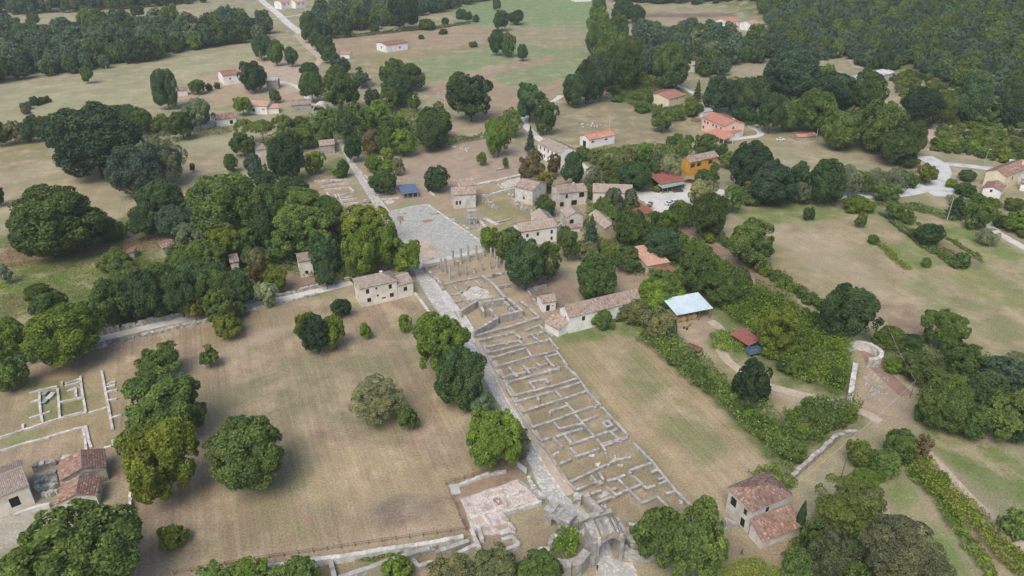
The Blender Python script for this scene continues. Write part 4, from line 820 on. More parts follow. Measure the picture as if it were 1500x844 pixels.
def building(name, label, A, B, depth, h, roof='x', rise=1.6, wm='plaster', rm='tile_old', wins=(), ov=.35, cat='house', group=None, C_=None, tile=None, base=.6, chim=()):
    """A, B: photo points of the facade's two ground corners (left, right). Windows: (side, centre fraction, sill, width, height[, kind])"""
    a = G(*A); b2 = G(*B); L = math.hypot(*(b2 - a)[:2]); rz = math.atan2(b2[1]-a[1], b2[0]-a[0]); nn = np.array([-math.sin(rz), math.cos(rz)])
    if C_ is not None: depth = max(2.5, abs(float((G(*C_) - a)[:2] @ nn)))
    D = depth; z0 = min(a[2], b2[2]); root = empty(name, (a[0], a[1], z0), rz); zd = zdepth(a)
    sides = {'f': ((0,0,0), (1,0,0), (0,-1,0), L), 'r': ((L,0,0), (0,1,0), (1,0,0), D), 'b': ((L,D,0), (-1,0,0), (0,1,0), L), 'l': ((0,D,0), (0,-1,0), (-1,0,0), D)}
    ops = {k: [] for k in sides}
    for w in wins:
        s, fr, sill, ww, wh = w[:5]; W = sides[s][3]; cx = fr * W; kind = w[5] if len(w) > 5 else 'window'
        ww = min(ww, W * .8); wh = min(wh, h - sill - .1)
        if wh < .2: continue
        ops[s].append((max(.1, cx - ww/2), min(W-.1, cx + ww/2), max(0.0, sill), sill + wh, kind))
    hs = {'f': h, 'b': h, 'l': h, 'r': h}
    if roof == 'sf': hs = {'f': h, 'b': h + rise, 'l': h, 'r': h}
    mb = MB()
    for k, (o, ux, nv, W) in sides.items():
        wall_face(mb, (o[0], o[1], 0), ux, nv, W, hs[k], [q[:4] for q in ops[k]])
        p0 = Vector(o); p1 = p0 + Vector(ux) * W; mb.add([p0 - Vector((0,0,base)), p1 - Vector((0,0,base)), p1, p0], [(0,1,2,3)], .5)
    sl = []; e = ov; g = .22
    if roof == 'x':
        dz = rise / (D/2) * e
        sl = [[(-g,-e,h-dz),(L+g,-e,h-dz),(L+g,D/2,h+rise),(-g,D/2,h+rise)], [(L+g,D+e,h-dz),(-g,D+e,h-dz),(-g,D/2,h+rise),(L+g,D/2,h+rise)]]
        mb.add([(0,0,h),(0,D,h),(0,D/2,h+rise-.02)], [(0,2,1)], .5); mb.add([(L,0,h),(L,D,h),(L,D/2,h+rise-.02)], [(0,1,2)], .5)
    elif roof == 'y':
        dz = rise / (L/2) * e
        sl = [[(-e,D+g,h-dz),(-e,-g,h-dz),(L/2,-g,h+rise),(L/2,D+g,h+rise)], [(L+e,-g,h-dz),(L+e,D+g,h-dz),(L/2,D+g,h+rise),(L/2,-g,h+rise)]]
        mb.add([(0,0,h),(L,0,h),(L/2,0,h+rise-.02)], [(0,1,2)], .5); mb.add([(0,D,h),(L,D,h),(L/2,D,h+rise-.02)], [(0,2,1)], .5)
    elif roof == 'sf':
        dz = rise / D * e; sl = [[(-g,-e,h-dz),(L+g,-e,h-dz),(L+g,D+e,h+rise+dz),(-g,D+e,h+rise+dz)]]
        mb.add([(0,0,h),(0,D,h),(0,D,h+rise)], [(0,2,1)], .5); mb.add([(L,0,h),(L,D,h),(L,D,h+rise)], [(0,1,2)], .5)
    elif roof in ('sl', 'sr'):            # single slope, low on the left / right
        q = roof == 'sl'; dz = rise / L * e; zl, zr = (h, h + rise) if q else (h + rise, h)
        sl = [[(-e,D+g,zl-dz),(-e,-g,zl-dz),(L+e,-g,zr+dz),(L+e,D+g,zr+dz)]] if q else [[(L+e,-g,zr-dz),(L+e,D+g,zr-dz),(-e,D+g,zl+dz),(-e,-g,zl+dz)]]
        for y in (0, D): mb.add([(0,y,h),(L,y,h),(L if q else 0,y,h+rise)], [(0,1,2)], .5)
        x = L if q else 0; mb.add([(x,0,h),(x,D,h),(x,D,h+rise),(x,0,h+rise)], [(0,1,2,3)], .5)
    elif roof == 'hip':
        k = min(D/2, L*.42); dz = rise / (D/2) * e; z = h - dz
        sl = [[(-e,-e,z),(L+e,-e,z),(L-k,D/2,h+rise),(k,D/2,h+rise)], [(L+e,D+e,z),(-e,D+e,z),(k,D/2,h+rise),(L-k,D/2,h+rise)], [(-e,D+e,z),(-e,-e,z),(k,D/2,h+rise)], [(L+e,-e,z),(L+e,D+e,z),(L-k,D/2,h+rise)]]
    wo = mb.build('wall', M[wm], root)
    rb = MB()
    for p in sl: slab(rb, [(x, y, zz + .12) for x, y, zz in p], .14)
    ro = rb.build('roof', M[rm], root)
    tw, tl = tile or ((.34, .5) if zd < 190 else (.42, .62) if zd < 300 else (.6, .9))
    if tile != 0:
        for p in sl: tiles([(x, y, zz + .12) for x, y, zz in p], tw, tl, M[rm], ro)
        if roof in ('x', 'y') and zd < 330:
            r0, r1 = ((-g, D/2, h+rise+.17), (L+g, D/2, h+rise+.17)) if roof == 'x' else ((L/2, -g, h+rise+.17), (L/2, D+g, h+rise+.17))
            MB().tube([r0, r1], .15, 6, .85).build('ridge', M[rm], ro)
    for s in sides:
        o, ux, nv, W = sides[s]
        for (x0, x1, q0, q1, kind) in ops[s]:
            p = Vector(o) + Vector(ux) * ((x0+x1)/2) + Vector((0,0,q0)) - Vector(nv) * .1; w = x1-x0; hh = q1-q0
            f = MB(); t = .07
            if kind in ('window', 'shutter'):
                for bx in ((-w/2, -w/2+t, 0, hh), (w/2-t, w/2, 0, hh), (-w/2+t, w/2-t, 0, t), (-w/2+t, w/2-t, hh-t, hh), (-.03, .03, t, hh-t)): f.box(bx[0], bx[1], -.03, .03, bx[2], bx[3])
                fo = f.build('window', M['shutter'], root); pn = MB(); pn.box(-w/2+.01, w/2-.01, .035, .06, .01, hh-.01); po = pn.build('pane', M['glass'], fo)
            else:
                f.box(-w/2+.01, w/2-.01, .03, .1, 0.01, hh-.01); fo = f.build('door_or_dark_fill', M['dark'] if kind == 'opening' else M['shutter'], root)  # openings get a near-black panel that paints in the shade inside
            fo.location = p; fo.rotation_euler = (0, 0, math.atan2(ux[1], ux[0]))
            if kind == 'shutter':
                sb = MB()
                for sg in (-1, 1): sb.box(sg*(w/2+.02) - (.0 if sg > 0 else w*.42), sg*(w/2+.02) + (w*.42 if sg > 0 else .0), -.16, -.12, 0, hh)
                sb.build('shutters', M['shutter'], fo)
    for (cx, cy, ch) in chim:
        c = MB(); c.box(-.35,.35,-.3,.3,0,ch); c.box(-.45,.45,-.4,.4,ch,ch+.12); co = c.build('chimney', M[wm], ro); co.location = (cx*L, cy*D, h + rise*.4)
    tag(root, label, cat, group); return root
W = lambda s, f, z, w=.9, hh=1.2, k='window': (s, f, z, w, hh, k)
# the cream farmhouse on the paved street, with its lower wing
building('farmhouse', 'cream two-storey farmhouse with worn tile roof beside the paved street', (530,450.5), (583,438.5), 8, 6.4, 'hip', 1.7, 'plaster', 'tile_pale', C_=(515.3,437),
         wins=[W('f',.2,4.1,1,1.5),W('f',.82,4.1,1,1.5),W('f',.44,4.9,.6,.7),W('f',.46,2.4,.6,.7),W('f',.22,1.2,1.2,1.4),W('f',.84,1.2,1.2,1.4),W('f',.62,1.3,1.2,.5),W('l',.3,4.2,.9,1.3),W('l',.5,1.3,.9,1.3)], chim=[(.7,.6,1.2)])
building('farmhouse_wing', 'low pale wing joined to the cream farmhouse', (583.6,438.3), (606,432), 7, 4.6, 'x', 1.2, 'plaster', 'tile_pale', wins=[W('f',.5,2.1,1.2,1.4),W('r',.5,2,.9,1.2)])
building('cottage', 'small pale cottage tucked in the grove above the side street', (441,406.7), (460,403.5), 6, 5.6, 'x', 1.2, 'plaster', 'tile_old', C_=(430,396), wins=[W('f',.5,.8,1.0,1.3,'opening'),W('l',.5,3,.8,1)])
# stone museum house at the theatre
building('stone_house', 'pale stone house with stepped roofs between forum and theatre', (664.7,306), (697,303.5), 9, 5.6, 'x', 1.5, 'stonewall', 'tile_old', wins=[W('f',.15,1.5,.8,1.6),W('f',.3,1.5,.8,1.6),W('l',.35,2.8,.9,1.6),W('l',.65,2.8,.9,1.6)], C_=(653,296))
building('stone_tower', 'taller square block behind the stepped stone house', (676,297.5), (698,295.5), 6, 7.0, 'sf', .8, 'plaster', 'tile_old', wins=[W('f',.5,5.6,.8,.8)])
building('gabled_cottage', 'narrow gabled stone cottage at the end of the rubble heap', (780,301), (800,289), 9, 6.2, 'y', 1.5, 'stonewall', 'tile_old', C_=(769,286.5), wins=[W('f',.5,5,.6,.6),W('l',.5,1.6,.8,1.2)])
building('arched_house', 'long stone house with arched doorways and an open loggia', (819,303.5), (847,300), 8, 5.6, 'x', 1.5, 'stonewall', 'tile_old', C_=(806.7,292), wins=[W('f',.14,0,1.6,1.9,'opening'),W('f',.38,3.2,1,1.8),W('f',.78,0,2.4,2.2,'opening'),W('l',.4,3,.8,1)], chim=[(.9,.45,1.5)])
building('loggia_wing', 'loggia wing of the arched stone house', (847.4,300), (859,298.5), 8, 5.4, 'x', 1.5, 'stonewall', 'tile_old', wins=[W('f',.35,3.0,2.2,2.0,'opening')])
building('stone_stair_house', 'pale L-shaped house with windows behind the basilica trees', (763,362), (815,353.5), 7, 5.8, 'x', 1.4, 'plaster_white', 'tile_pale', wins=[W('f',.18,3.2,.9,1.4),W('f',.47,3.2,.9,1.4),W('f',.86,3.2,.9,1.4),W('f',.86,.8,.9,1.3)])
building('house_wing', 'rear wing of the pale L-shaped house', (789,348), (813,345), 9, 5.4, 'y', 1.6, 'plaster_white', 'tile_pale', wins=[W('l',.4,2.5,.8,1)])
building('porch_house', 'small stone house with open porch next to the tall conifer', (830,339), (853,336), 8, 5.6, 'y', 1.5, 'stonewall', 'tile_pale', C_=(826,328), wins=[W('f',.3,2.6,1.6,1.8,'opening')])
building('porch', 'low stone porch roof below the small stone house', (833,342.5), (850,340), 4, 2.0, 'sf', 1.0, 'stonewall', 'tile_old')
building('tan_house', 'stone house with a bare tan gable end facing the scrub', (885,357), (904,354), 13, 5.8, 'y', 1.3, 'tanwall', 'tile_pale', chim=[(.5,.25,1.6)])
building('yard_house', 'long low stone house at the edge of the gravel yard', (868,296), (925,298), 9, 4.2, 'x', 1.6, 'stonewall', 'tile_pale', wins=[W('f',.2,1.5,.8,1),W('r',.5,1.4,.9,1.1)], chim=[(.1,.4,1.4)])
building('long_white_house', 'long white house with grey tiled roof beside the chapel road', (788,230), (819,245), 9, 6.5, 'x', 1.8, 'plaster_white', 'tile_pale', wins=[W('f',f,z,1,1.5) for f in (.12,.3,.48,.66,.84) for z in (1,4.2)])
building('orange_roof_barn', 'low white barn with new orange roof in the meadow', (862.5,217.5), (900,210), 7, 4.2, 'x', 1.3, 'plaster_white', 'tile_orange', C_=(853,210.7), wins=[W('f',.15,2.4,1.6,.8),W('f',.66,2.4,1.6,.8),W('l',.5,0,2.6,2.8,'opening')])
building('cream_house', 'cream gabled house with brown roof in the hillside gardens', (979,160), (1002.5,153), 7, 5.4, 'x', 1.6, 'plaster_cream', 'tile_brown', C_=(966,146), wins=[W('f',.5,3.6,.9,1),W('l',.3,3.2,.8,1.8),W('l',.7,.1,1.2,2,'opening')])
building('ochre_house', 'bright ochre farmhouse with grey-brown tiled roof', (1008,258.5), (1049,249), 8, 6.2, 'x', 1.5, 'plaster_ochre', 'tile_old', C_=(997,252.5), wins=[W('f',.12,3.6,1.3,1.7,'shutter'),W('f',.34,3.6,1.3,1.7,'shutter'),W('f',.74,3.6,1.3,1.7,'shutter'),W('f',.36,0,1.2,2.1,'door_or_dark_fill'),W('f',.8,.9,1.2,1.3)], chim=[(.1,.45,1.3)])
# villa with porch
building('pink_villa', 'two-storey pink villa with orange roof and long porch', (1027,190), (1059,204), 12, 6.4, 'x', 1.8, 'plaster_pink', 'tile_orange', wins=[W('f',f,4.0,1.1,1.3) for f in (.12,.26,.5,.64,.85)] + [W('f',.08,1.0,1.2,1.4),W('r',.45,4.4,1,1.2)], chim=[(.85,.6,1.6)])
def porch(A, B, d, h, rise, rm, label, name, posts=5, wallm=None, pm='wood'):
    a = G(*A); b2 = G(*B); L = math.hypot(*(b2-a)[:2]); rz = math.atan2(b2[1]-a[1], b2[0]-a[0]); root = empty(name, a, rz)
    p = [(-.3,-.3,h),(L+.3,-.3,h),(L+.3,d+.1,h+rise),(-.3,d+.1,h+rise)]; rb = MB(); slab(rb, p, .12); ro = rb.build('roof', M[rm], root)
    if rm.startswith('tile'): tiles(p, .5, .7, M[rm], ro)
    elif rm.startswith('metal'):
        sm = MB(); k = max(2, int(L / .8))
        for i in range(k + 1):
            x = -.25 + (L + .5) * i / k; sm.hexa([(x-.04,-.28,h),(x+.04,-.28,h),(x+.04,d+.08,h+rise),(x-.04,d+.08,h+rise),(x-.04,-.28,h+.07),(x+.04,-.28,h+.07),(x+.04,d+.08,h+rise+.07),(x-.04,d+.08,h+rise+.07)], .2)
        so = sm.build('seams', M[rm], ro); so['kind'] = 'stuff'
    for i in range(posts):
        for y in (.1, d - .25):
            q = MB(); q.box(-.1,.1,-.1,.1,-.3,h + (y/d)*rise - .12); po = q.build('post', M[pm], root); po.location = (.15 + (L-.3)*i/(posts-1), y, 0)
    return tag(root, label, 'shed'), L
porch((1034,202.5), (1059,213.5), 6, 3.0, 1.3, 'tile_orange', 'orange-tiled porch along the front of the pink villa', 'porch_roof', 5, pm='plaster_white')
building('villa_annex', 'low white annex at the end of the pink villa porch', (1068,207), (1084,200.5), 6, 3.4, 'sf', .8, 'plaster_white', 'tile_orange')
building('dark_hut', 'small dark-roofed hut behind the pink villa', (1028,172), (1043,169), 5, 2.6, 'x', .9, 'plaster_white', 'metal_grey', cat='hut', tile=0)
# open restaurant shed in the gravel yard
porch((967,281), (1001,275), 11, 3.2, 1.2, 'metal_red', 'open shed with rust-red roof in the gravel yard', 'open_shed', 5)
for q, (A_, B_) in enumerate((((970,284.5),(985,281.5)), ((987,281),(1002,277.5)))):
    porch(A_, B_, 3, 2.6, .5, 'awning', 'pale green awning of the rust-red shed, ' + ('farther from' if q == 0 else 'nearer to') + ' the ochre house', 'awning', 3)
building('red_tin_shed', 'red tin-roofed shed half hidden below the gravel yard', (920,318), (945,314), 6, 2.4, 'x', .8, 'stonedark', 'metal_red', cat='shed', tile=0)
building('red_tin_lean_to', 'second red tin roof beside the gravel yard', (940,322), (957,319), 5, 2.2, 'sf', .6, 'stonedark', 'metal_red', cat='shed', tile=0)
building('clay_roof_shed', 'old shed with patched orange clay roof in the scrub', (947,402), (979,396), 11, 3.0, 'sf', 1.4, 'stonewall', 'tile_clay', cat='shed')
building('clay_roof_lean_to', 'lean-to with orange clay roof against the patched shed', (933,391), (953,401), 5, 2.2, 'sf', 1.0, 'stonewall', 'tile_clay', cat='shed')
building('rusty_lean_to', 'rusty sheet-metal lean-to beside the patched clay shed', (967,410), (990,405), 6, 1.8, 'sf', .6, 'stonedark', 'rust', cat='shed', tile=0)
# chapel barn
building('chapel_barn', 'long white barn with chapel gable and old tiled roof', (833,488.5), (935,463), 9, 5.4, 'x', 2.0, 'plaster_white', 'tile_old', C_=(818,475), wins=[W('f',.2,3,1,1.4),W('l',.62,2.2,.9,2.2),W('l',.5,6.2,.4,.5)])
building('chapel_annex', 'low white annex with tiled roof at the chapel barn gable', (818,494), (832,486.5), 6, 2.6, 'sl', 1.0, 'plaster_white', 'tile_old', C_=(806,479))
building('stone_hut', 'small whitewashed hut with a dark doorway behind the market ruins', (795,457.5), (814,454), 6, 3.2, 'x', .9, 'plaster_white', 'tile_old', cat='hut', C_=(785,447), wins=[W('f',.4,0,1.2,2.1,'opening'),W('f',.75,1.4,.4,.4)])
# farmhouse bottom right: main block, tile porch, lower wing
fh = building('red_tiled_farmhouse', 'stone farmhouse with weathered red tile roof beside the gate', (1095.5,781), (1150,757), 9.5, 6.0, 'hip', 1.7, 'stonewall', 'tile_red', C_=(1057,750), wins=[W('f',.42,3.7,.9,1.4),W('l',.72,0,1.2,2.2,'opening'),W('l',.75,3.3,.9,1.5),W('l',.25,2.6,1.6,2.2,'opening')])
building('farmhouse_lower_wing', 'low wing with red tile roof in front of the stone farmhouse', (1114,804.5), (1170.5,782), 6.5, 2.3, 'sf', 1.6, 'stonewall', 'tile_red', C_=(1097,785))
# roadside farm far right
building('yellow_house', 'yellow gabled house with long red tiled roof beside the road', (1439,271), (1467,279), 22, 6.0, 'y', 1.7, 'plaster_cream', 'tile_red', wins=[W('r',.3,3.2,1,1.3),W('r',.6,3.2,1,1.3)], chim=[(.75,.8,1.8)])
building('white_outbuilding', 'low white outbuilding with red roof below the yellow house', (1437,287), (1463,292.5), 9, 3.4, 'y', 1.2, 'plaster_white', 'tile_red', wins=[W('f',.45,2.3,.9,1),W('r',.35,.8,1,1.6)])
building('metal_warehouse', 'pale metal-clad shed beside the yellow house', (1470,266), (1505,272), 14, 5.2, 'sf', .5, 'metal_blue', 'fibre', cat='shed', tile=0)
building('red_garage', 'small red-roofed garage by the metal shed', (1493,279), (1512,282), 6, 3, 'x', .9, 'plaster_white', 'tile_red', cat='garage')
# bottom left pair
building('museum_house', 'pale rendered house with dark doorway and clay roof beside the lower ruins', (-22,768), (52,738), 9, 5.0, 'x', 1.5, 'plaster', 'tile_pale', wins=[W('f',.66,1.1,1.7,2.4,'opening')])
building('upper_ruin_house', 'upper house with weathered red tiles beside the yellow-green tree', (98,722), (160,703), 8, 3.6, 'y', 1.3, 'stonedark', 'tile_red', C_=(105,693))
building('lower_ruin_house', 'lower house with weathered red tiles below its twin', (92,753), (146,741), 6, 3.0, 'y', 1.1, 'stonewall', 'tile_red', C_=(97,726), wins=[W('r',.5,.8,.8,1.4,'opening')])
# far houses
building('white_barn', 'long white barn with pale red roof alone in the far field', (566.5,77.2), (598,72.3), 10, 5.0, 'x', 1.2, 'plaster_white', 'tile_brown', cat='barn', C_=(560,72), wins=[W('f',.62,1.5,1.4,1.4,'opening'),W('l',.5,2,1.2,1.6)])
building('far_farmhouse', 'pale farmhouse with brown roof behind the dark round oak', (329,125), (353,122), 10, 5.6, 'x', 1.6, 'plaster_white', 'tile_brown', C_=(326,118), wins=[W('f',.4,3,1,1.2)])
building('red_shed', 'little white shed with red roof beside the twin-lobed oak', (260,141.5), (275.5,139.5), 6, 3.2, 'x', 1.0, 'plaster_white', 'tile_red', cat='shed')
building('farm_long_house', 'long farm building with red tiled roof above the umbrella pines', (318,186), (347,182), 9, 3.6, 'x', 1.4, 'plaster_white', 'tile_red', wins=[W('f',.75,.5,1.6,2,'opening')])
building('farm_house', 'pale farm house with tiled roof beside the village lane', (366,167), (392,168), 10, 4.6, 'x', 1.6, 'plaster_white', 'tile_clay', wins=[W('f',.25,1.4,1.6,1.6,'opening')])
building('farm_annex', 'low tiled annex in front of the village lane house', (385,168), (409,166), 8, 3.0, 'x', 1.2, 'plaster_white', 'tile_clay')
building('greenhouse', 'low pale greenhouse roof beside the long farm building', (286,192), (318,184.5), 8, 1.8, 'x', .8, 'fibre', 'fibre', cat='greenhouse', tile=0)
building('grey_barn', 'grey stone barn beside the village lane', (428,165), (457,163), 10, 3.8, 'x', 1.5, 'stonedark', 'tile_old', cat='barn')
building('stone_store', 'square stone ruin by the far dirt junction', (391,131), (408,130.5), 8, 5.2, 'x', .6, 'stonedark', 'fibre', tile=0)
building('grey_cottage', 'grey stone cottage hidden among trees by the white barn field', (529,128), (546,126), 8, 4.6, 'x', 1.5, 'stonedark', 'tile_pale')
building('pale_store', 'tiny pink-roofed store by the far track row', (499,85), (512,86), 5, 3, 'x', 1, 'plaster_white', 'tile_clay', cat='shed')
for i, (x0, y0, x1, y1, lb) in enumerate([(413,14,428,12,'white far house beside the cross lane'),(434,13,449,11,'clay-roofed far house next to the white far house'),(842,3,866,2,'white far house above the green field')]):
    building('far_house', lb, (x0,y0), (x1,y1), 12, 6, 'x', 2, 'plaster_white', 'tile_clay', wins=[W('f',.3,3.4,1.2,1.4),W('f',.7,3.4,1.2,1.4)])
building('red_roof_villa', 'red-roofed white villa in the wood below the ploughed strip', (1064,44), (1082,42), 14, 6, 'x', 2.2, 'plaster_white', 'tile_orange', wins=[W('f',.3,3.4,1.2,1.4),W('f',.7,3.4,1.2,1.4)])
building('wood_house', 'white house with clay roof next to the red-roofed villa', (1099,46), (1112,44), 12, 5.6, 'x', 2, 'plaster_white', 'tile_clay')
building('long_grey_shed', 'long grey fibre-cement shed sunk in the hill wood', (1254,132), (1308,116), 11, 4.5, 'x', 1.6, 'concrete', 'fibre', cat='shed', tile=(.8,1.2))
building('hill_farm_shed', 'pale farm shed by the gravel farm yard', (939,104), (955,101), 9, 4, 'x', 1.2, 'plaster_white', 'fibre', cat='shed', tile=0)
building('hill_farm_house', 'pale farm house beyond the broad garden oak', (1009,106), (1026,105), 9, 4.6, 'x', 1.4, 'plaster', 'tile_pale')
building('hill_farm_store', 'small pale store behind the hill farm house', (1003,97), (1011,96), 7, 5, 'x', 1, 'plaster', 'tile_clay')
building('red_hen_house', 'low red-roofed hen house above the small dry field', (1168,207), (1183,206), 5, 2, 'x', .7, 'stonedark', 'tile_orange', cat='shed')
building('brown_hen_house', 'low brown-roofed hen house next to the red one', (1183,206), (1196,204), 5, 2, 'x', .7, 'stonedark', 'tile_brown', cat='shed')
building('tin_hut', 'half-collapsed white tin hut in the rough ground', (187,380), (198,379), 4, 2.0, 'sl', .6, 'metal_grey', 'rust', cat='hut', tile=0)
building('tiled_hut', 'tiled hut sunk in the scrub of the rough ground', (240,372), (257,368), 6, 2.2, 'x', .8, 'stonedark', 'tile_red', cat='hut')
building('grove_ruin', 'small roofless-looking stone hut among the grove', (341,402), (352,400), 5, 4.2, 'sf', .3, 'stonewall', 'tile_old', cat='hut')
building('garden_store', 'pale roofed store among the pines', (376,231), (391,228), 8, 3.4, 'x', 1.1, 'plaster', 'tile_pale', cat='shed')
building('garden_house', 'grey stone garden house beside the upper paved street', (470,226), (491,224), 8, 4.0, 'x', 1.3, 'stonedark', 'tile_old')
building('garden_shed', 'little pink shed at the end of the tall tree row', (882,137), (891,136), 4, 2.6, 'x', .8, 'plaster_pink', 'tile_clay', cat='shed')
# barrel-vaulted cellar by the village lane
a = G(468,163); mb = MB(); R_ = 3.4
for i in range(12):
    t0 = math.pi*i/12; t1 = math.pi*(i+1)/12
    mb.hexa([(R_*math.cos(t0),0,R_*math.sin(t0)),(R_*math.cos(t0),7,R_*math.sin(t0)),(R_*math.cos(t1),7,R_*math.sin(t1)),(R_*math.cos(t1),0,R_*math.sin(t1)),((R_+.5)*math.cos(t0),0,(R_+.5)*math.sin(t0)),((R_+.5)*math.cos(t0),7,(R_+.5)*math.sin(t0)),((R_+.5)*math.cos(t1),7,(R_+.5)*math.sin(t1)),((R_+.5)*math.cos(t1),0,(R_+.5)*math.sin(t1))])
o = mb.build('vaulted_cellar', M['stonewall']); o.location = a; tag(o, 'round-arched stone vault beside the village lane', 'vault')
# shelter with blue roof, hay barn with pale blue roof
porch((590,291.5), (613,289), 9, 2.2, .4, 'metal_darkblue', 'shelter with dark blue flat roof behind the forum', 'blue_shelter', 4, pm='metal_grey')
DH = float(np.linalg.norm((G(966,440,4.2) - G(991,462,3.2))[:2]))
hb, LH = porch((990,476), (1040,466), DH, 3.4, 1.0, 'metal_blue', 'open hay barn with pale blue metal roof', 'hay_barn', 4)
rz = hb.rotation_euler.z
def local(root, x, y, z=0):
    c, s = math.cos(root.rotation_euler.z), math.sin(root.rotation_euler.z); l = root.location
    return (l.x + c*x - s*y, l.y + s*x + c*y, l.z + z)
def round_bale(x, y, z, k):
    mb = MB(); n = 14; r = .85
    mb.tube([(-.6,0,r),(-.55,0,r),(.55,0,r),(.6,0,r)], [r*.93, r, r, r*.93], n); o = mb.build('hay_bale', M['hay']); o.location = local(hb, x, y, z); o.rotation_euler = (0, 0, rz + 1.57 + rnd.uniform(-.1,.1))
    tag(o, 'round hay bale stacked in the pale blue-roofed barn', 'hay bale', 'bales in the hay barn')
for lay, z in ((0, 0),):
    for i in range(4 if lay == 0 else 3):
        for j in range(4): round_bale(1.3 + i*1.75 + lay*.85, 1.4 + j*1.4, z, i)
# ------------------------------------------------------------------ ruins
def ruin_wall(root, pts, h=.8, w=.6, mat='ruin', step=.8, jit=.06, top=None, name='wall', world=False):
    """a broken masonry wall laid stone by stone along the measured line of its top"""
    P = np.array(pts, float) if world else GZ(pts, h); P = dense(P, step); V = []; F = []; var = []; n = len(P); o3 = np.array(root.location)
    for i in range(n - 1):
        p, q = P[i][:2], P[i+1][:2]; t = q - p; l = np.linalg.norm(t)
        if l < .05: continue
        t = t / l; nn = np.array([-t[1], t[0]]); ww = w * rnd.uniform(.95, 1.05) / 2; zt = h * (1 + (.14 if mat == 'rubble' else .05) * math.sin(i * .37 + len(pts) + P[0][0])) + rnd.uniform(-jit, jit) * (1 if h > .4 else .5)
        if rnd.random() < (.05 if mat == 'rubble' else .02): zt *= .55
        off = nn * rnd.uniform(-.025, .025)
        p = p - t * .02 + off; q = q + t * .02 + off; g = float(hgt(*p)); b = len(V)
        # rubble core, set back, with a proud capping stone on top
        cz = max(.1, zt - rnd.uniform(.12, .2)); kk = .9
        for (ka, za, zb) in ((kk, -.15, cz), (1.0, cz, zt)):
            b = len(V); dz = [rnd.uniform(-.04, .04) for _ in range(4)] if ka == 1.0 else [0]*4
            for j, (e, s) in enumerate(((p, -1), (q, -1), (q, 1), (p, 1))): x = e + nn * (s * ww * ka); V.append((x[0]-o3[0], x[1]-o3[1], g + za - o3[2]))
            for j, (e, s) in enumerate(((p, -1), (q, -1), (q, 1), (p, 1))): x = e + nn * (s * ww * (ka - .06 if ka == 1.0 else ka)); V.append((x[0]-o3[0], x[1]-o3[1], g + zb + dz[j] - o3[2]))
            F += [tuple(b + k for k in f) for f in ((4,5,6,7),(0,1,5,4),(1,2,6,5),(2,3,7,6),(3,0,4,7))] + ([(b+3,b+2,b+1,b)] if ka == 1.0 else [])
            v = rnd.random(); var += [v] * (6 if ka == 1.0 else 5)
    me = mesh_np(name, V, F, M[mat], var)
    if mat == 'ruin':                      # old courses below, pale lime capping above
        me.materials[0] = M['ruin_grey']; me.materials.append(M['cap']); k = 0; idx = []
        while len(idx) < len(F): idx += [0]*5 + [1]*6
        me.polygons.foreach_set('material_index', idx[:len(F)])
    return link(name, me, None, root)
def rubble(name, label, pts, n, size=(.3, .8), mat='rubble', spread=True):
    """fallen blocks heaped within an area"""
    P = GZ(pts); lo = P[:,:2].min(0); hi = P[:,:2].max(0); mb = MB(); k = 0
    while k < n:
        x, y = lo + (hi - lo) * np.array([rnd.random(), rnd.random()])
        if not inside(np.array([x]), np.array([y]), P)[0]: continue
        k += 1; a = rnd.random()*3.14; s = rnd.uniform(*size); d = (s, s*rnd.uniform(.5,.9), s*rnd.uniform(.35,.7)); c, q = math.cos(a), math.sin(a); V = []
        for zz in (-.1, d[2]):
            for ux, uy in ((-1,-1),(1,-1),(1,1),(-1,1)):
                f = .5 if zz < 0 else .5*rnd.uniform(.7,.95); X = ux*d[0]*f; Y = uy*d[1]*f; V.append((x + c*X - q*Y, y + q*X + c*Y, zz + rnd.uniform(-.06,.06) + float(hgt(x,y))))
        mb.hexa(V)
    return tag(mb.build(name, M[mat]), label, 'rubble', kind='stuff')
def ruin(name, label, at, cat='ruin'): return tag(empty(name, G(*at)), label, cat)
I = ruin('shop_ruins', 'rows of low stone walls of ruined shops along the paved street', (800,560))
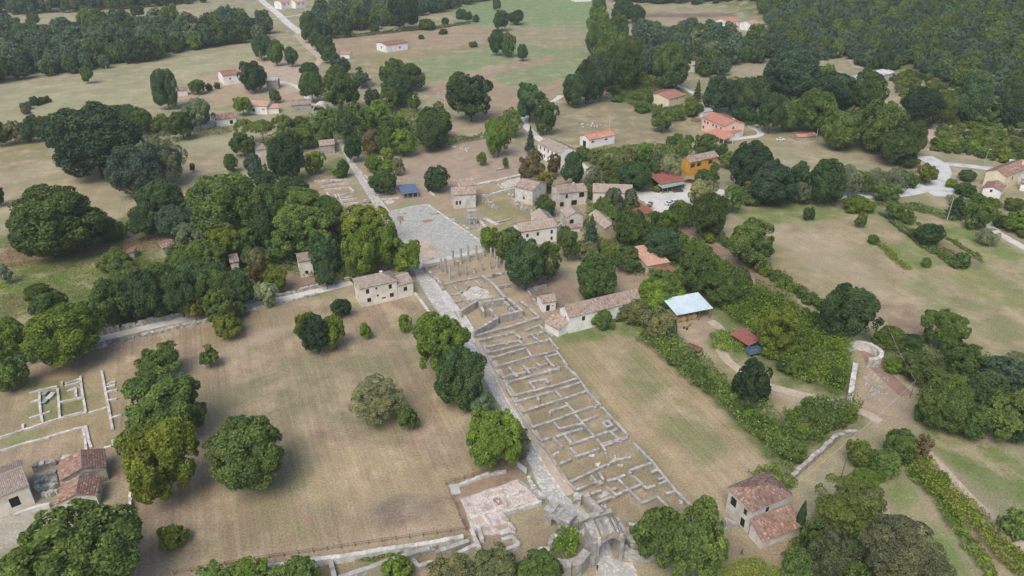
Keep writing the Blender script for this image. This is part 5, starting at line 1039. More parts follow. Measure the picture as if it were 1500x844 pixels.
for k, L in {'2': [[(320,435),(690,345),(770,410)],[(395,505),(760,435)],[(405,575),(800,475)],[(750,430),(800,490)],[(800,490),(980,450),(1075,430)],[(455,625),(830,520),(885,605)],[(490,725),(900,610),(1165,545)],[(820,325),(975,270),(1120,390)],[(1080,410),(1180,535)],[(1165,555),(1280,710)],[(1260,715),(1400,840)],[(845,385),(1035,340)],[(895,380),(965,440)],[(1040,615),(1175,585)],[(1040,615),(1135,725)],[(940,680),(980,715),(1065,685)],[(840,835),(1200,730)],[(560,835),(700,805),(830,790)],[(645,740),(720,835)],[(800,710),(870,800)],[(840,750),(930,735)]],
             '3': [[(120,95),(250,60),(375,35)],[(205,0),(285,85)],[(385,0),(430,50)],[(160,150),(550,45),(750,0)],[(215,295),(680,185),(945,100)],[(165,205),(215,290)],[(415,145),(600,115),(625,150)],[(415,150),(475,215)],[(250,360),(700,240),(770,315)],[(505,310),(520,345)],[(750,225),(970,150)],[(340,470),(770,330),(1045,240)],[(640,495),(640,465),(830,405)],[(815,370),(905,465)],[(450,640),(700,555),(920,475),(1180,390)],[(425,600),(450,650)],[(690,590),(750,655),(990,600)],[(920,500),(1010,610),(1120,725)],[(985,580),(1160,515)],[(715,740),(1000,655)],[(535,785),(670,745),(770,840)],[(800,730),(870,815)],[(850,830),(1130,740),(1300,685),(1400,765)],[(1310,690),(1380,660)],[(1210,825),(1500,740)],[(1220,590),(1280,570),(1330,615),(1270,640),(1220,590)],[(900,35),(950,90),(1050,240),(1180,380),(1500,730)]],
             '4': [[(230,0),(310,80)],[(340,0),(385,50)],[(650,75),(860,0)],[(600,15),(650,70),(685,130)],[(375,90),(430,145)],[(415,165),(620,95)],[(265,235),(380,185)],[(375,375),(600,270),(760,195),(890,165)],[(870,285),(1060,215)],[(870,290),(1025,430),(1095,405)],[(430,445),(610,370),(640,395)],[(550,325),(600,370)],[(620,300),(655,360)],[(690,370),(770,345),(840,320)],[(770,340),(870,440),(985,555),(1115,500),(1240,630)],[(605,555),(870,440),(970,400)],[(550,475),(640,450)],[(685,420),(760,480)],[(730,440),(765,430)],[(1060,295),(1110,275)],[(1120,355),(1175,340)],[(1125,395),(1195,370)],[(1185,480),(1260,455)],[(910,45),(1070,205),(1270,450),(1440,625)]]}.items():
    for i, l in enumerate(L):
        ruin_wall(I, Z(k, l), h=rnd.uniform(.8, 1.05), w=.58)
for k, l in (('2', [(325,440),(405,580),(480,730),(545,835)]), ('3', [(55,20),(120,100),(165,180),(215,290),(300,455),(430,650),(540,790)]), ('4', [(120,40),(195,130),(265,240),(350,370),(430,445)])):
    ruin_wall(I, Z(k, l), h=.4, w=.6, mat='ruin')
for p in ((262,152),(620,230),(745,180),(560,160),(1320,555),(800,240),(345,385),(655,590),(640,395)):
    q = Z('4', [p])[0]; rubble('fallen_stones', 'loose pale stones lying inside the ruined shops', [(q[0]-4,q[1]-3),(q[0]+4,q[1]-3),(q[0]+4,q[1]+3),(q[0]-4,q[1]+3)], 5, (.3,.7), 'ruin_pale')
fl = sheet('flagstones', Z('4', [(590,490),(660,455),(715,480),(640,525)]), .02, M['ruin_pale'], .1)
lw = ruin('lane_wall', 'low stone wall along the lane between market and shops', (740,480), 'wall'); ruin_wall(lw, Z('2', [(285,380),(640,285),(980,180)]), 1.0, .7); ruin_wall(lw, Z('2', [(975,180),(870,85),(760,0)]), .9, .7)
KB = ruin('kerb', 'raised stone kerb along the right edge of the paved street', (742,590), 'kerb')
ruin_wall(KB, [(527,252),(551,285),(570,310)], .25, .45, 'ruin_pale', name='kerb_stones'); ruin_wall(KB, [(620,386),(635,408),(652,438),(667,462),(692,494),(714,532),(742,585),(764,620),(782,655),(803,692),(828,726)], .28, .5, 'ruin_pale', name='kerb_stones')
KB = ruin('kerb', 'raised stone kerb along the left edge of the paved street', (640,455), 'kerb')
ruin_wall(KB, [(607,428),(622,447),(634,466)], .5, .8, 'ruin_pale', name='kerb_stones'); ruin_wall(KB, [(500,216),(520,255),(541,288),(557,312)], .2, .45, 'ruin_pale', name='kerb_stones')
# market hall with its octagonal court
MK = ruin('market_ruin', 'market ruin with octagonal basin and low partition walls', (695,430))
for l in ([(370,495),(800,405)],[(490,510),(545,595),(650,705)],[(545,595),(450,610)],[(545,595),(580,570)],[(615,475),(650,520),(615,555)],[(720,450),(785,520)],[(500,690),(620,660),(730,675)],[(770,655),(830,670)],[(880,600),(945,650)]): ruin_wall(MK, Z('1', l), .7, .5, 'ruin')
for l in ([(655,600),(690,570),(775,568),(805,600),(770,630),(690,628),(655,600)],): ruin_wall(MK, Z('1', l), .35, .5, 'ruin_pale')
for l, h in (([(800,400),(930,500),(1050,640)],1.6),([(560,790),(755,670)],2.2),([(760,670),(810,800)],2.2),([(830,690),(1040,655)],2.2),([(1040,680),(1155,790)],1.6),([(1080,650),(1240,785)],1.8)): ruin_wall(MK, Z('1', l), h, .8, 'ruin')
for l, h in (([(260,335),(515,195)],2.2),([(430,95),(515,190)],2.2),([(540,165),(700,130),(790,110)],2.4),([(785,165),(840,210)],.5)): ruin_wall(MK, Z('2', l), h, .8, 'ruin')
for l in ([(115,105),(260,335)],): ruin_wall(MK, Z('2', l), .4, .6, 'ruin_pale')
mb = MB()
for i in range(3): mb.prism([((1.5-.45*i)*math.cos(a*.785), (1.5-.45*i)*math.sin(a*.785)) for a in range(8)], .25*i - .05, .25*(i+1))
o = mb.build('basin', M['ruin_pale'], MK); p = G(*Z('1', [(725,597)])[0]); o.location = Vector(p) - MK.location
sheet('market_floor', Z('1', [(560,600),(640,540),(740,520),(860,560),(900,640),(780,660),(640,670)]), .014, M['mosaic'], .2)
sheet('market_paving', Z('1', [(380,540),(440,620),(560,790),(470,800),(330,620),(250,480)]), .02, M['concrete'], .15)
sheet('market_paving', Z('2', [(60,140),(110,125),(250,345),(195,370)]), .02, M['concrete'], .1)
# basilica platform with columns
BS = ruin('basilica_podium', 'rough podium walls of the columned basilica', (660,400))
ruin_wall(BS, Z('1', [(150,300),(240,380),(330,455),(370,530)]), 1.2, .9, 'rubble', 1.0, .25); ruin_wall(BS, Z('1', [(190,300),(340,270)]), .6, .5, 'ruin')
ruin_wall(BS, Z('1', [(870,410),(1040,365),(1120,345)]), .8, 1.0, 'rubble', 1., .3); ruin_wall(BS, Z('1', [(600,195),(720,175)]), .4, .8, 'rubble', 1., .2)
rb_ = ruin('garden_wall', 'rough dry-stone wall behind the market ruin', (795,425), 'wall'); ruin_wall(rb_, Z('1', [(1300,545),(1500,505)]), 1.1, .7, 'rubble', .9, .2); ruin_wall(rb_, Z('1', [(1300,570),(1420,740)]), .8, .6, 'rubble', .9, .2); ruin_wall(rb_, Z('1', [(940,515),(1100,485)]), 1.4, .6, 'rubble', .9, .2)
cols = [(312,322,34),(350,368,158),(398,380,165),(445,445,165),(535,412,165),(623,400,115),(710,375,65),(797,350,95),(882,335,95),(482,292,165),(567,270,165),(648,250,165),(737,235,165),(815,198,85),(895,200,105),(940,238,138),(962,325,140),(990,275,60),(1043,310,75)]
for x, y, hp in cols:
    p = G(*Z('1', [(x, y)])[0]); hgt_m = .88 * hp / 7.5 * zdepth(p) / FPX / .86; r0 = .36; mb = MB(); root = empty('column', p, rnd.random())
    MB().box(-.45,.45,-.45,.45,-.1,.2).tube([(0,0,.2),(0,0,.4)], [.42,.36], 12).build('base', M['column'], root)
    nz = max(2, int(hgt_m / 1.1)); zs = [.4 + (hgt_m-.4) * i / nz for i in range(nz + 1)]
    for i in range(nz):
        mb.tube([(0,0,zs[i]+.015),(0,0,zs[i+1]-.015)], [r0*(1-.02*i), r0*(1-.02*i-.015)], 12)
    mb.build('shaft', M['column'], root, False)
    if hp > 150: MB().tube([(0,0,hgt_m),(0,0,hgt_m+.35)], [.28,.42], 12).box(-.42,.42,-.42,.42,hgt_m+.35,hgt_m+.5).build('capital', M['column'], root)
    tag(root, 'tall standing stone column with capital in the basilica' if hp > 150 else 'broken stone column stump of medium height in the basilica' if hp > 80 else 'short broken stone column stub in the basilica', 'column', 'tall basilica columns' if hp > 150 else 'medium basilica columns' if hp > 80 else 'short basilica stubs')
# forum edging and stones
fk = ruin('forum_kerb', 'pale stone step along the right edge of the forum', (660,325), 'kerb'); ruin_wall(fk, [(626,299),(665,326),(703,352),(713,361)], .35, .8, 'ruin_pale', name='kerb_stones'); ruin_wall(fk, [(563,311),(600,303),(626,299)], .15, .4, 'ruin_pale', name='kerb_stones')
for i, (x, y, lb) in enumerate([(588,313,'round stone base near the far edge of the forum'),(613,308.5,'square stone base in the forum, nearest the shelter'),(636,313.5,'long stone base against the forum step')]):
    mb = MB(); mb.prism([(1.6*math.cos(a*.628)*(1+.15*rnd.random()), 1.1*math.sin(a*.628)*(1+.15*rnd.random())) for a in range(10)], -.05, .55); mb.prism([(1.0*math.cos(a*.785), .6*math.sin(a*.785)) for a in range(8)], .55, .75)
    o = mb.build('stone_pedestal', M['ruin']); o.location = G(x, y); tag(o, lb, 'pedestal')
for q, lb in (([(660,318),(672,325),(668,330),(656,322)],'heap of grey blocks on the path beside the forum'),([(680,330),(692,338),(686,344),(676,336)],'second heap of blocks by the forum path'),([(742,345),(700,338),(690,328),(718,334)],'paving stones and blocks in the theatre court')): rubble('stone_heap', lb, q, 26, (.4, 1.3), 'rubble')
rubble('block_field', 'curved heap of tumbled grey blocks below the gabled cottage', Z('b', [(860,400),(990,360),(1030,440),(1010,560),(1150,600),(1100,620),(980,580),(920,480)]), 150, (.5, 1.6), 'rubble')
rubble('block_row', 'row of tumbled blocks across the theatre court', Z('b', [(560,470),(610,455),(690,510),(780,560),(720,580),(640,530)]), 60, (.4, 1.3), 'rubble')
rubble('block_bank', 'dark heap of blocks under the small tree by the cottage', Z('b', [(1130,610),(1380,560),(1430,640),(1300,640),(1160,650)]), 70, (.4, 1.3), 'rubble')
TH = ruin('theatre_walls', 'long pale walls of the theatre stage', (730,270))
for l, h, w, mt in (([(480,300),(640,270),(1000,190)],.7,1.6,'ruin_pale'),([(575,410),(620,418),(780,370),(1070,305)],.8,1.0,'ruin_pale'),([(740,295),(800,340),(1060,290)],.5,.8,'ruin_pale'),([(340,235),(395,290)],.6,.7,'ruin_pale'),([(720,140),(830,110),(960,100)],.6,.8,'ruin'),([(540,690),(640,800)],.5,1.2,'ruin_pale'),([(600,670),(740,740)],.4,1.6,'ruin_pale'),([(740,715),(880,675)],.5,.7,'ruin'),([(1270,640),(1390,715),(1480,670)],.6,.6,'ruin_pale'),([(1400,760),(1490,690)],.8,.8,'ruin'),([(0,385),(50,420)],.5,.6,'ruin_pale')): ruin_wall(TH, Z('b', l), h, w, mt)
sheet('stage_floor', Z('b', [(780,290),(860,255),(980,225),(1060,240),(1050,290),(800,335)]), .02, M['mosaic'], .4)
# scaffolded arch beside the forum
SF = tag(empty('scaffold', G(684,331)), 'grey scaffolding tower around a fragment beside the forum', 'scaffold'); mb = MB()
for x in (0, 1.8, 3.6):
    for y in (0, 2.):
        q = MB(); q.tube([(x,y,-.1),(x,y,6)], .06, 6); q.build('upright', M['metal_grey'], SF)
for z in (1.5, 3, 4.5, 5.8):
    q = MB()
    for y in (0, 2.): q.tube([(0,y,z),(3.6,y,z)], .05, 6)
    for x in (0, 1.8, 3.6): q.tube([(x,0,z),(x,2.,z)], .05, 6)
    q.build('rail', M['metal_grey'], SF)
for z in (3.02, 5.82): MB().box(.1,3.5,.1,1.9,z,z+.06).build('platform', M['metal_grey'], SF)
mb = MB(); mb.box(.5,1.3,.6,1.4,-.1,4.4); mb.box(2.3,3.1,.6,1.4,-.1,3.6); mb.build('fragment', M['ruin'], SF)
# baths left of the street
BT = ruin('bath_ruins', 'low cell walls and apse of the baths left of the upper street', (505,290))
for l in ([(150,185),(330,175),(510,165)],[(215,245),(525,205)],[(265,285),(540,250)],[(430,340),(570,310)],[(290,310),(330,375),(400,365),(380,335)],[(435,375),(570,355)],[(410,330),(465,440)],[(450,395),(620,375)],[(470,440),(640,420)],[(430,480),(500,550)],[(540,255),(590,300)],[(640,475),(570,485),(530,500),(520,520),(545,540),(600,542)]): ruin_wall(BT, Z('a', l), .7, .6, 'ruin_pale')
rubble('bath_stones', 'scatter of dark stones at the top of the baths', Z('a', [(200,200),(350,175),(510,170),(490,195),(250,225)]), 40, (.3,.8), 'rubble')
TW = ruin('street_wall', 'low wall running beside the upper street', (540,265), 'wall'); ruin_wall(TW, Z('a', [(620,40),(690,110),(770,170)]), .6, .6, 'ruin_pale'); ruin_wall(TW, Z('a', [(820,340),(1000,300),(1100,285)]), .7, .7, 'rubble'); ruin_wall(TW, Z('a', [(880,385),(1080,370)]), .4, .5, 'ruin_pale'); ruin_wall(TW, Z('a', [(1080,240),(1300,210)]), .7, .7, 'rubble'); ruin_wall(TW, Z('a', [(1380,270),(1470,340)]), .6, .6, 'ruin_pale')
sheet('stone_floor', Z('a', [(915,410),(980,390),(1045,410),(1020,435),(945,450)]), .02, M['mosaic'], .3)
mb = MB(); mb.box(-1.2,1.2,-.6,.6,-.05,.5); mb.box(-1.4,1.4,-.8,.8,.5,.8); mb.box(-.9,.2,-.5,.5,.8,1.3); o = mb.build('stone_altar', M['rubble']); o.location = G(537,297); tag(o, 'dark stone altar beside the upper paved street', 'altar')
rubble('street_stones', 'loose pale blocks lining the forum end of the street', [(551,293),(558,305),(560,312),(555,312),(547,296)], 14, (.5,1.1), 'ruin_pale')
# low house ruins on the left
LR = ruin('house_ruins', 'pale low wall lines of an excavated house in the grass', (85,585))
for l in ([(320,340),(460,300),(625,265)],[(330,437),(420,415)],[(320,617),(545,540)],[(430,330),(440,520),(465,660)],[(630,290),(645,440),(655,610)],[(675,215),(680,255)],[(710,235),(890,180)],[(710,262),(880,215)],[(880,155),(905,350),(940,540)],[(735,320),(830,285),(835,385)],[(660,440),(900,385)],[(940,540),(700,600),(480,670),(360,710),(250,740),(100,795),(-60,840)],[(975,555),(1170,495)],[(250,680),(250,735)]): ruin_wall(LR, Z('8', l), .5, .55, 'ruin_pale')
LR2 = ruin('wall_line', 'long pale wall stub with short side walls beside the house ruins', (155,590), 'ruin')
for l in ([(1115,100),(1160,330),(1235,735)],[(1150,240),(1260,215)],[(1160,275),(1260,250)],[(1175,325),(1280,300)],[(1200,415),(1280,400)],[(1235,610),(1330,575)]): ruin_wall(LR2, Z('8', l), .5, .6, 'ruin_pale')
LR3 = ruin('portico_ruin', 'pale stylobate lines below the excavated house', (60,650), 'ruin')
for l in ([(470,835),(940,700),(970,840)],[(910,720),(935,840)]): ruin_wall(LR3, Z('8', l), .35, .6, 'ruin_pale')
for l in ([(-30,160),(280,60),(540,0)],[(930,0),(945,150)],[(960,0),(1000,110)],[(1140,115),(1220,95)],[(1235,30),(1260,120)]): ruin_wall(LR3, Z('9', l), .4, .6, 'ruin_pale')
LR4 = ruin('tumbled_walls', 'thick tumbled grey walls between the red-roofed houses', (70,690), 'ruin')
for l, h in (([(350,330),(480,285),(600,245)],1.3),([(380,430),(500,385),(610,365)],1.5),([(640,410),(700,390)],1.2),([(670,205),(770,195)],1.4),([(490,460),(620,430)],1.0)): ruin_wall(LR4, Z('9', l), h, 1.3, 'rubble', 1.1, .3)
rubble('tumbled_blocks', 'big grey blocks lying between the red-roofed houses', Z('9', [(380,480),(560,440),(640,500),(600,640),(480,660),(400,600)]), 30, (.5,1.7), 'rubble')
wl_ = ruin('yard_wall', 'low wall of the yard below the pale rendered house', (40,750), 'wall'); ruin_wall(wl_, Z('9', [(160,840),(400,760),(540,735)]), .9, .7, 'concrete'); ruin_wall(wl_, [(190,720),(191,765)], 1.0, .5, 'ruin_pale')
for x, y, lb in ((67,578,'green information panel, upper one in the house ruins'),(67,590,'green information panel, lower one in the house ruins')):
    mb = MB(); mb.box(-.5,.5,-.9,.9,.55,.62); mb.box(-.4,-.3,-.1,.1,-.1,.55); mb.box(.3,.4,-.1,.1,-.1,.55); o = mb.build('info_panel', M['awning']); o.location = G(x, y); tag(o, lb, 'panel')
mb = MB(); mb.box(-.5,.5,-1.2,1.2,0,.5); mb.box(-.55,.55,-1.25,1.25,.5,.62); o = mb.build('stone_slab', M['ruin_pale']); o.location = G(75,582); tag(o, 'pale upright slab beside the green panels', 'slab')
# side street walls
SW = ruin('side_street_wall', 'rubble retaining wall along the lower side of the side street', (250,480), 'wall')
ruin_wall(SW, [(0,541),(60,524),(100,516),(145,504),(220,486),(300,468),(345,458)], 1.0, 1.4, 'rubble', .8, .25); ruin_wall(SW, [(345,457),(400,445),(465,430)], .6, .7, 'rubble', .8, .2)
SW2 = ruin('upper_street_wall', 'dry-stone wall along the upper side of the side street', (220,470), 'wall'); ruin_wall(SW2, [(145,484),(220,466),(285,452)], 1.6, 1.0, 'rubble', .8, .2); ruin_wall(SW2, [(365,438),(420,428),(470,416),(512,407)], 1.0, .8, 'rubble', .8, .2)
for i in range(24):
    t = i / 23; q = (145 + 200*t + rnd.uniform(-6,6), 505 - 46*t + rnd.uniform(0,7))
rubble('wall_stones', 'stones fallen below the side street wall', [(140,505),(300,470),(345,462),(345,470),(250,492),(150,515)], 90, (.2,.55), 'ruin')
# excavation by the gate
EX = ruin('excavation_walls', 'pale masonry walls inside the fenced excavation', (720,735))
sheet('excavation_soil', Z('6', [(110,300),(880,75),(1000,190),(920,245),(250,450),(390,840),(310,800)]), .01, M['soil'], .1)
sheet('excavation_floor', Z('6', [(250,455),(420,405),(900,240),(1000,300),(1160,480),(720,600),(770,690),(860,790),(800,840),(620,850),(400,845),(330,640)]), .03, M['mosaic'], .2)
for l, h, mt in (([(245,295),(540,180),(760,140)],.7,'ruin_pale'),([(730,600),(880,555),(1150,480)],.9,'ruin_pale'),([(705,615),(780,690)],.8,'ruin_pale'),([(790,715),(855,795),(700,840)],.8,'ruin_pale'),([(590,455),(690,400),(760,520),(640,560),(590,455)],.4,'mosaic'),([(390,650),(500,625),(640,840)],.4,'mosaic'),([(620,745),(790,700)],.4,'mosaic'),([(330,640),(520,610),(730,560),(1000,490)],.35,'mosaic'),([(690,340),(760,520)],.3,'mosaic'),([(900,250),(1000,310),(1160,470)],.5,'rubble'),([(560,380),(700,335)],.3,'mosaic'),([(760,430),(900,380)],.3,'mosaic'),([(900,420),(1030,390)],.3,'mosaic')): ruin_wall(EX, Z('6', l), h, .7, mt, .7, .12)
sheet('pit_floor', Z('6', [(600,470),(685,425),(745,520),(640,550)]), .05, M['soil'], .1)
sheet('pit_floor', Z('6', [(400,665),(495,640),(545,700),(440,740)]), .05, M['dirt'], .1); sheet('pit_floor', Z('6', [(640,770),(770,725),(790,775),(680,810)]), .05, M['dirt'], .1)
rubble('floor_fragments', 'broken bits of masonry over the excavation floor', Z('6', [(280,470),(900,260),(1120,470),(720,580),(560,600),(340,600)]), 160, (.15,.5), 'mosaic')
mb = MB(); p = GZ(Z('6', [(115,310),(235,290),(262,400),(155,420)])); mb.prism([tuple(q[:2]) for q in p], .02, .16); mb.prism([tuple(p.mean(0)[:2] + (q[:2]-p.mean(0)[:2])*.9) for q in p], .16, .2); o = mb.build('white_cover', M['concrete']); tag(o, 'pale grey sheet covering the excavation corner', 'cover')
a = G(*Z('6', [(882,120)])[0]); b2 = G(*Z('6', [(985,205)])[0]); rz = math.atan2(b2[1]-a[1], b2[0]-a[0]); Lb = float(np.hypot(*(b2-a)[:2]))
IB = tag(empty('site_board', a, rz), 'large pale site board at the corner of the excavation fence', 'board'); MB().box(0,Lb,-.04,.04,.5,2.1).build('panel', M['metal_blue'], IB)
for x in (.1, Lb - .1): MB().box(x-.05,x+.05,.045,.13,-.2,2.1).build('post', M['wood'], IB)
rubble('excavation_edge', 'loose blocks between excavation and paved street', Z('6', [(1000,200),(1060,300),(1180,440),(1150,470),(1010,310)]), 40, (.3,.9), 'ruin_pale')
# fences
def fence(name, label, pts, sp, h, rails=(.5, .95), mat='wood'):
    P = dense(GZ(pts), sp); root = tag(empty(name, P[0]), label, 'fence')
    pm = MB(); pm.box(-.07,.07,-.07,.07,-.2,h); pme = mesh_np('post', pm.v, pm.f, M[mat], pm.a)
    for p in P: o = link('post', pme, None, root); o.location = Vector(p) - root.location
    for z in rails:
        for i in range(len(P)-1):
            q = MB(); a, b = Vector(P[i]) - root.location, Vector(P[i+1]) - root.location
            q.tube([a + Vector((0,0,z)), b + Vector((0,0,z))], .045, 5).build('rail', M[mat], root)
    return root
fence('wooden_fence', 'rustic wooden fence along the bottom of the dry field', [(255,842),(330,828),(395,818),(480,806),(560,794),(660,780),(684,776)], 2.3, 1.1)
fence('excavation_fence', 'dark fence along the upper side of the excavation', Z('6', [(100,298),(400,210),(880,72)]), 2.0, 1.2)
fence('excavation_side_fence', 'dark fence along the field side of the excavation', Z('6', [(100,298),(210,560),(318,800)]), 2.0, 1.1)
# lower town wall
TWL = ruin('town_wall', 'long pale-topped town wall below the dry field', (560,815), 'wall')
for l, h in (([(60,515),(560,450),(1000,383),(1380,325),(1600,285)],1.6),([(555,465),(590,620)],1.2),([(510,500),(550,480)],1.0),([(620,605),(1050,465),(1370,360)],1.2),([(1375,365),(1365,340)],1.2),([(1200,460),(1240,515),(1430,465)],1.2),([(1380,410),(1500,370),(1640,315)],1.2),([(360,540),(455,515)],1.0),([(60,520),(80,620)],1.2)): ruin_wall(TWL, Z('7', l), h, .9, 'ruin_pale' if h > 1.5 else 'ruin', .8, .06)
TW2 = ruin('gate_cell_walls', 'small cell walls between town wall and gate', (690,800), 'ruin')
for l, h in (([(690,775),(700,797),(707,812)],1.2),([(672,808),(698,797)],1.0),([(735,790),(752,786),(760,796),(737,806)],1.0),([(700,770),(706,790)],1.0)): ruin_wall(TW2, l, h, .8, 'ruin_pale', .8, .1)
# ------------------------------------------------------------------ town gate
import bmesh
from mathutils import noise as mnoise
def roughen(o, edge=.55, amp=.16, top=.5):
    """break up cut masonry: finer facets pushed in and out, tops worn away"""
    bm = bmesh.new(); bm.from_mesh(o.data); bmesh.ops.remove_doubles(bm, verts=bm.verts, dist=.004)
    for _ in range(5):
        es = [e for e in bm.edges if e.calc_length() > edge * 1.5]
        if not es: break
        bmesh.ops.subdivide_edges(bm, edges=es, cuts=1, use_grid_fill=True)
    zm = max(v.co.z for v in bm.verts); w0 = Vector(o.matrix_basis.translation)
    for v in bm.verts:
        q = v.co * .9 + Vector((o.location.x, 3.1, 0)); k = mnoise.noise_vector(q) * amp + mnoise.noise_vector(q * 2.7) * amp * .5
        v.co += k
        if v.co.z > zm * .55: v.co.z -= max(0, mnoise.noise(v.co * .33 + Vector((7, 1, 3))) + .25) * top * (v.co.z / zm - .4) * 2
    bm.to_mesh(o.data); bm.free()
    at = o.data.attributes.get('var')
    if at is None: at = o.data.attributes.new('var', 'FLOAT', 'FACE')
    at.data.foreach_set('value', rs.rand(len(o.data.polygons)).astype(np.float32)); return o
def tower_ring(name, label, cpx, r, h, hv, wid, a0=0, a1=360, mat='ruin_grey'):
    c = G(*cpx); root = tag(empty(name, c), label, 'tower'); n = max(10, int((a1-a0)/12)); 
    for layer in range(int(h / .8)):
        mb = MB(); z0 = layer*.8; 
        for i in range(n):
            t0 = math.radians(a0 + (a1-a0)*i/n); t1 = math.radians(a0 + (a1-a0)*(i+1)/n); tm = (t0+t1)/2
            top = h + hv * math.sin(tm*2.3 + 1) + rnd.uniform(-.2,.2)
            if z0 > top: continue
            z1 = min(z0+.8, top); ri = r - wid + rnd.uniform(-.08,.08); ro = r + rnd.uniform(-.08,.1)
            P = lambda q, t, z: (q*math.cos(t), q*math.sin(t), z)
            mb.hexa([P(ri,t0,z0-.1),P(ro,t0,z0-.1),P(ro,t1,z0-.1),P(ri,t1,z0-.1),P(ri,t0,z1),P(ro,t0,z1),P(ro,t1,z1),P(ri,t1,z1)])
        if mb.v: roughen(mb.build('course', M[mat], root), .6, .14, 0)
    return root
def arch_block(root, L, D, H, ow, oh, mat, name='arch', off=.5, n=14, frag=0):
    """block of masonry pierced along its depth by a round-headed passage"""
    c = L*off; r = ow/2; spring = oh - r; mb = MB()
    mb.box(0, c-r, 0, D, -.3, spring); mb.box(c+r, L, 0, D, -.3, spring)
    for i in range(n):
        t0 = math.pi*i/n; t1 = math.pi*(i+1)/n; xa, za = c + r*math.cos(t0), spring + r*math.sin(t0); xb, zb = c + r*math.cos(t1), spring + r*math.sin(t1)
        ta, tb = H + rnd.uniform(-frag,frag), H + rnd.uniform(-frag,frag)
        mb.hexa([(xb,0,zb),(xa,0,za),(xa,D,za),(xb,D,zb),(xb,0,tb),(xa,0,ta),(xa,D,ta),(xb,D,tb)])
    mb.box(0, c-r, 0, D, spring, H + rnd.uniform(-frag,frag)); mb.box(c+r, L, 0, D, spring, H + rnd.uniform(-frag,frag))
    return roughen(mb.build(name, M[mat], root), .45, .13, .8)
a = G(864,829); b2 = G(913,818); rz = math.atan2(b2[1]-a[1], b2[0]-a[0]); Lg = float(np.hypot(*(b2-a)[:2]))
GT = tag(empty('town_gate', a, rz), 'tall stone town gate with a round arch over the street', 'gate')
arch_block(GT, Lg, 3.6, 7.8, Lg*.64, 6.0, 'ruin_grey', 'arch', .56, 16, .4)
for x in (.5, Lg-.7): MB().box(x-.35,x+.35,-.35,-.01,-.3,5.5+rnd.random()).build('buttress', M['ruin_grey'], GT)
MB().box(Lg*.18, Lg*.26, -.25, -.005, 5.0, 7.0).build('relief', M['ruin_pale'], GT)
MB().box(Lg*.82, Lg*.92, -.2, -.005, 5.2, 6.6).build('relief', M['ruin_pale'], GT)
# round tower left of the gate, broken, full of greenery
tower_ring('gate_tower_stub', 'low round tower stub with grass right of the gate arch', (935,800), 4.2, 3.0, .6, .9, 150, 395)
sheet('tower_grass', [(918,775),(948,772),(955,785),(945,795),(925,792)], .25, M['dirt'], .3)
# curving wall flanks
def flank(name, label, pts, h, w, mat='ruin_grey', jit=.2): r = ruin(name, label, pts[0], 'wall'); roughen(ruin_wall(r, pts, h, w, mat, 1.4, jit), .6, .16, .5); return r
flank('curved_gate_wall', 'curved masonry wall sweeping from the street to the gate', Z('5', [(400,230),(500,225),(620,170),(760,130),(870,105)]), 2.4, 1.1)
flank('tall_shop_wall', 'tall thick wall stub behind the gate', Z('4', [(490,460),(560,535),(645,625)]), 3.0, 1.2)
flank('pier_stub', 'square grey pier at the end of the street kerb', Z('4', [(405,490),(475,500)]), 2.2, 1.4, 'rubble')
flank('gate_front_wall', 'thick sloping wall below the tower at the gate front', Z('5', [(240,655),(330,690),(430,700),(520,660),(600,560)]), 3.4, 1.6, 'ruin_grey')
flank('gate_west_wall', 'broken pale wall top left of the gate tower', Z('5', [(0,590),(80,560),(190,555)]), 2.6, 1.6, 'ruin_pale')
flank('tower_link_wall', 'wall linking the gate tower to the pale arch wall', Z('5', [(200,480),(215,400),(290,330)]), 2.2, 1.0, 'rubble')
flank('gate_east_wall', 'rough wall right of the gate below the grass', Z('5', [(1010,340),(1080,430),(1180,450),(1290,470)]), 3.2, 1.0, 'rubble', .5)
flank('garden_rim_wall', 'pale rim wall behind the grassy tower stub', Z('5', [(1060,265),(1240,290),(1270,350)]), 1.4, .6, 'ruin_pale')
p = G(921,806); mb = MB(); mb.box(-.45,.45,-.03,.03,.4,1.7); mb.box(-.4,-.34,.031,.08,-.1,1.7); mb.box(.34,.4,.031,.08,-.1,1.7); o = mb.build('notice_board', M['white']); o.location = G(921,813); tag(o, 'white notice board on the wall right of the gate', 'board')
# wall with side arch between excavation and gate
a = G(795,765); b2 = G(832,786); rz = math.atan2(b2[1]-a[1], b2[0]-a[0]); L2 = float(np.hypot(*(b2-a)[:2]))
AW = tag(empty('arched_wall', a, rz), 'thick pale-topped wall with a small side arch by the gate', 'wall'); arch_block(AW, L2, 3.0, 3.6, 1.5, 2.3, 'ruin_grey', 'arch', .45, 10, .25)
building('tile_roof_remnant', 'ruined house with weathered tile roof behind the gate tree', (951,792), (985,782), 7, 4.0, 'sl', .8, 'stonewall', 'tile_red', C_=(948,778))
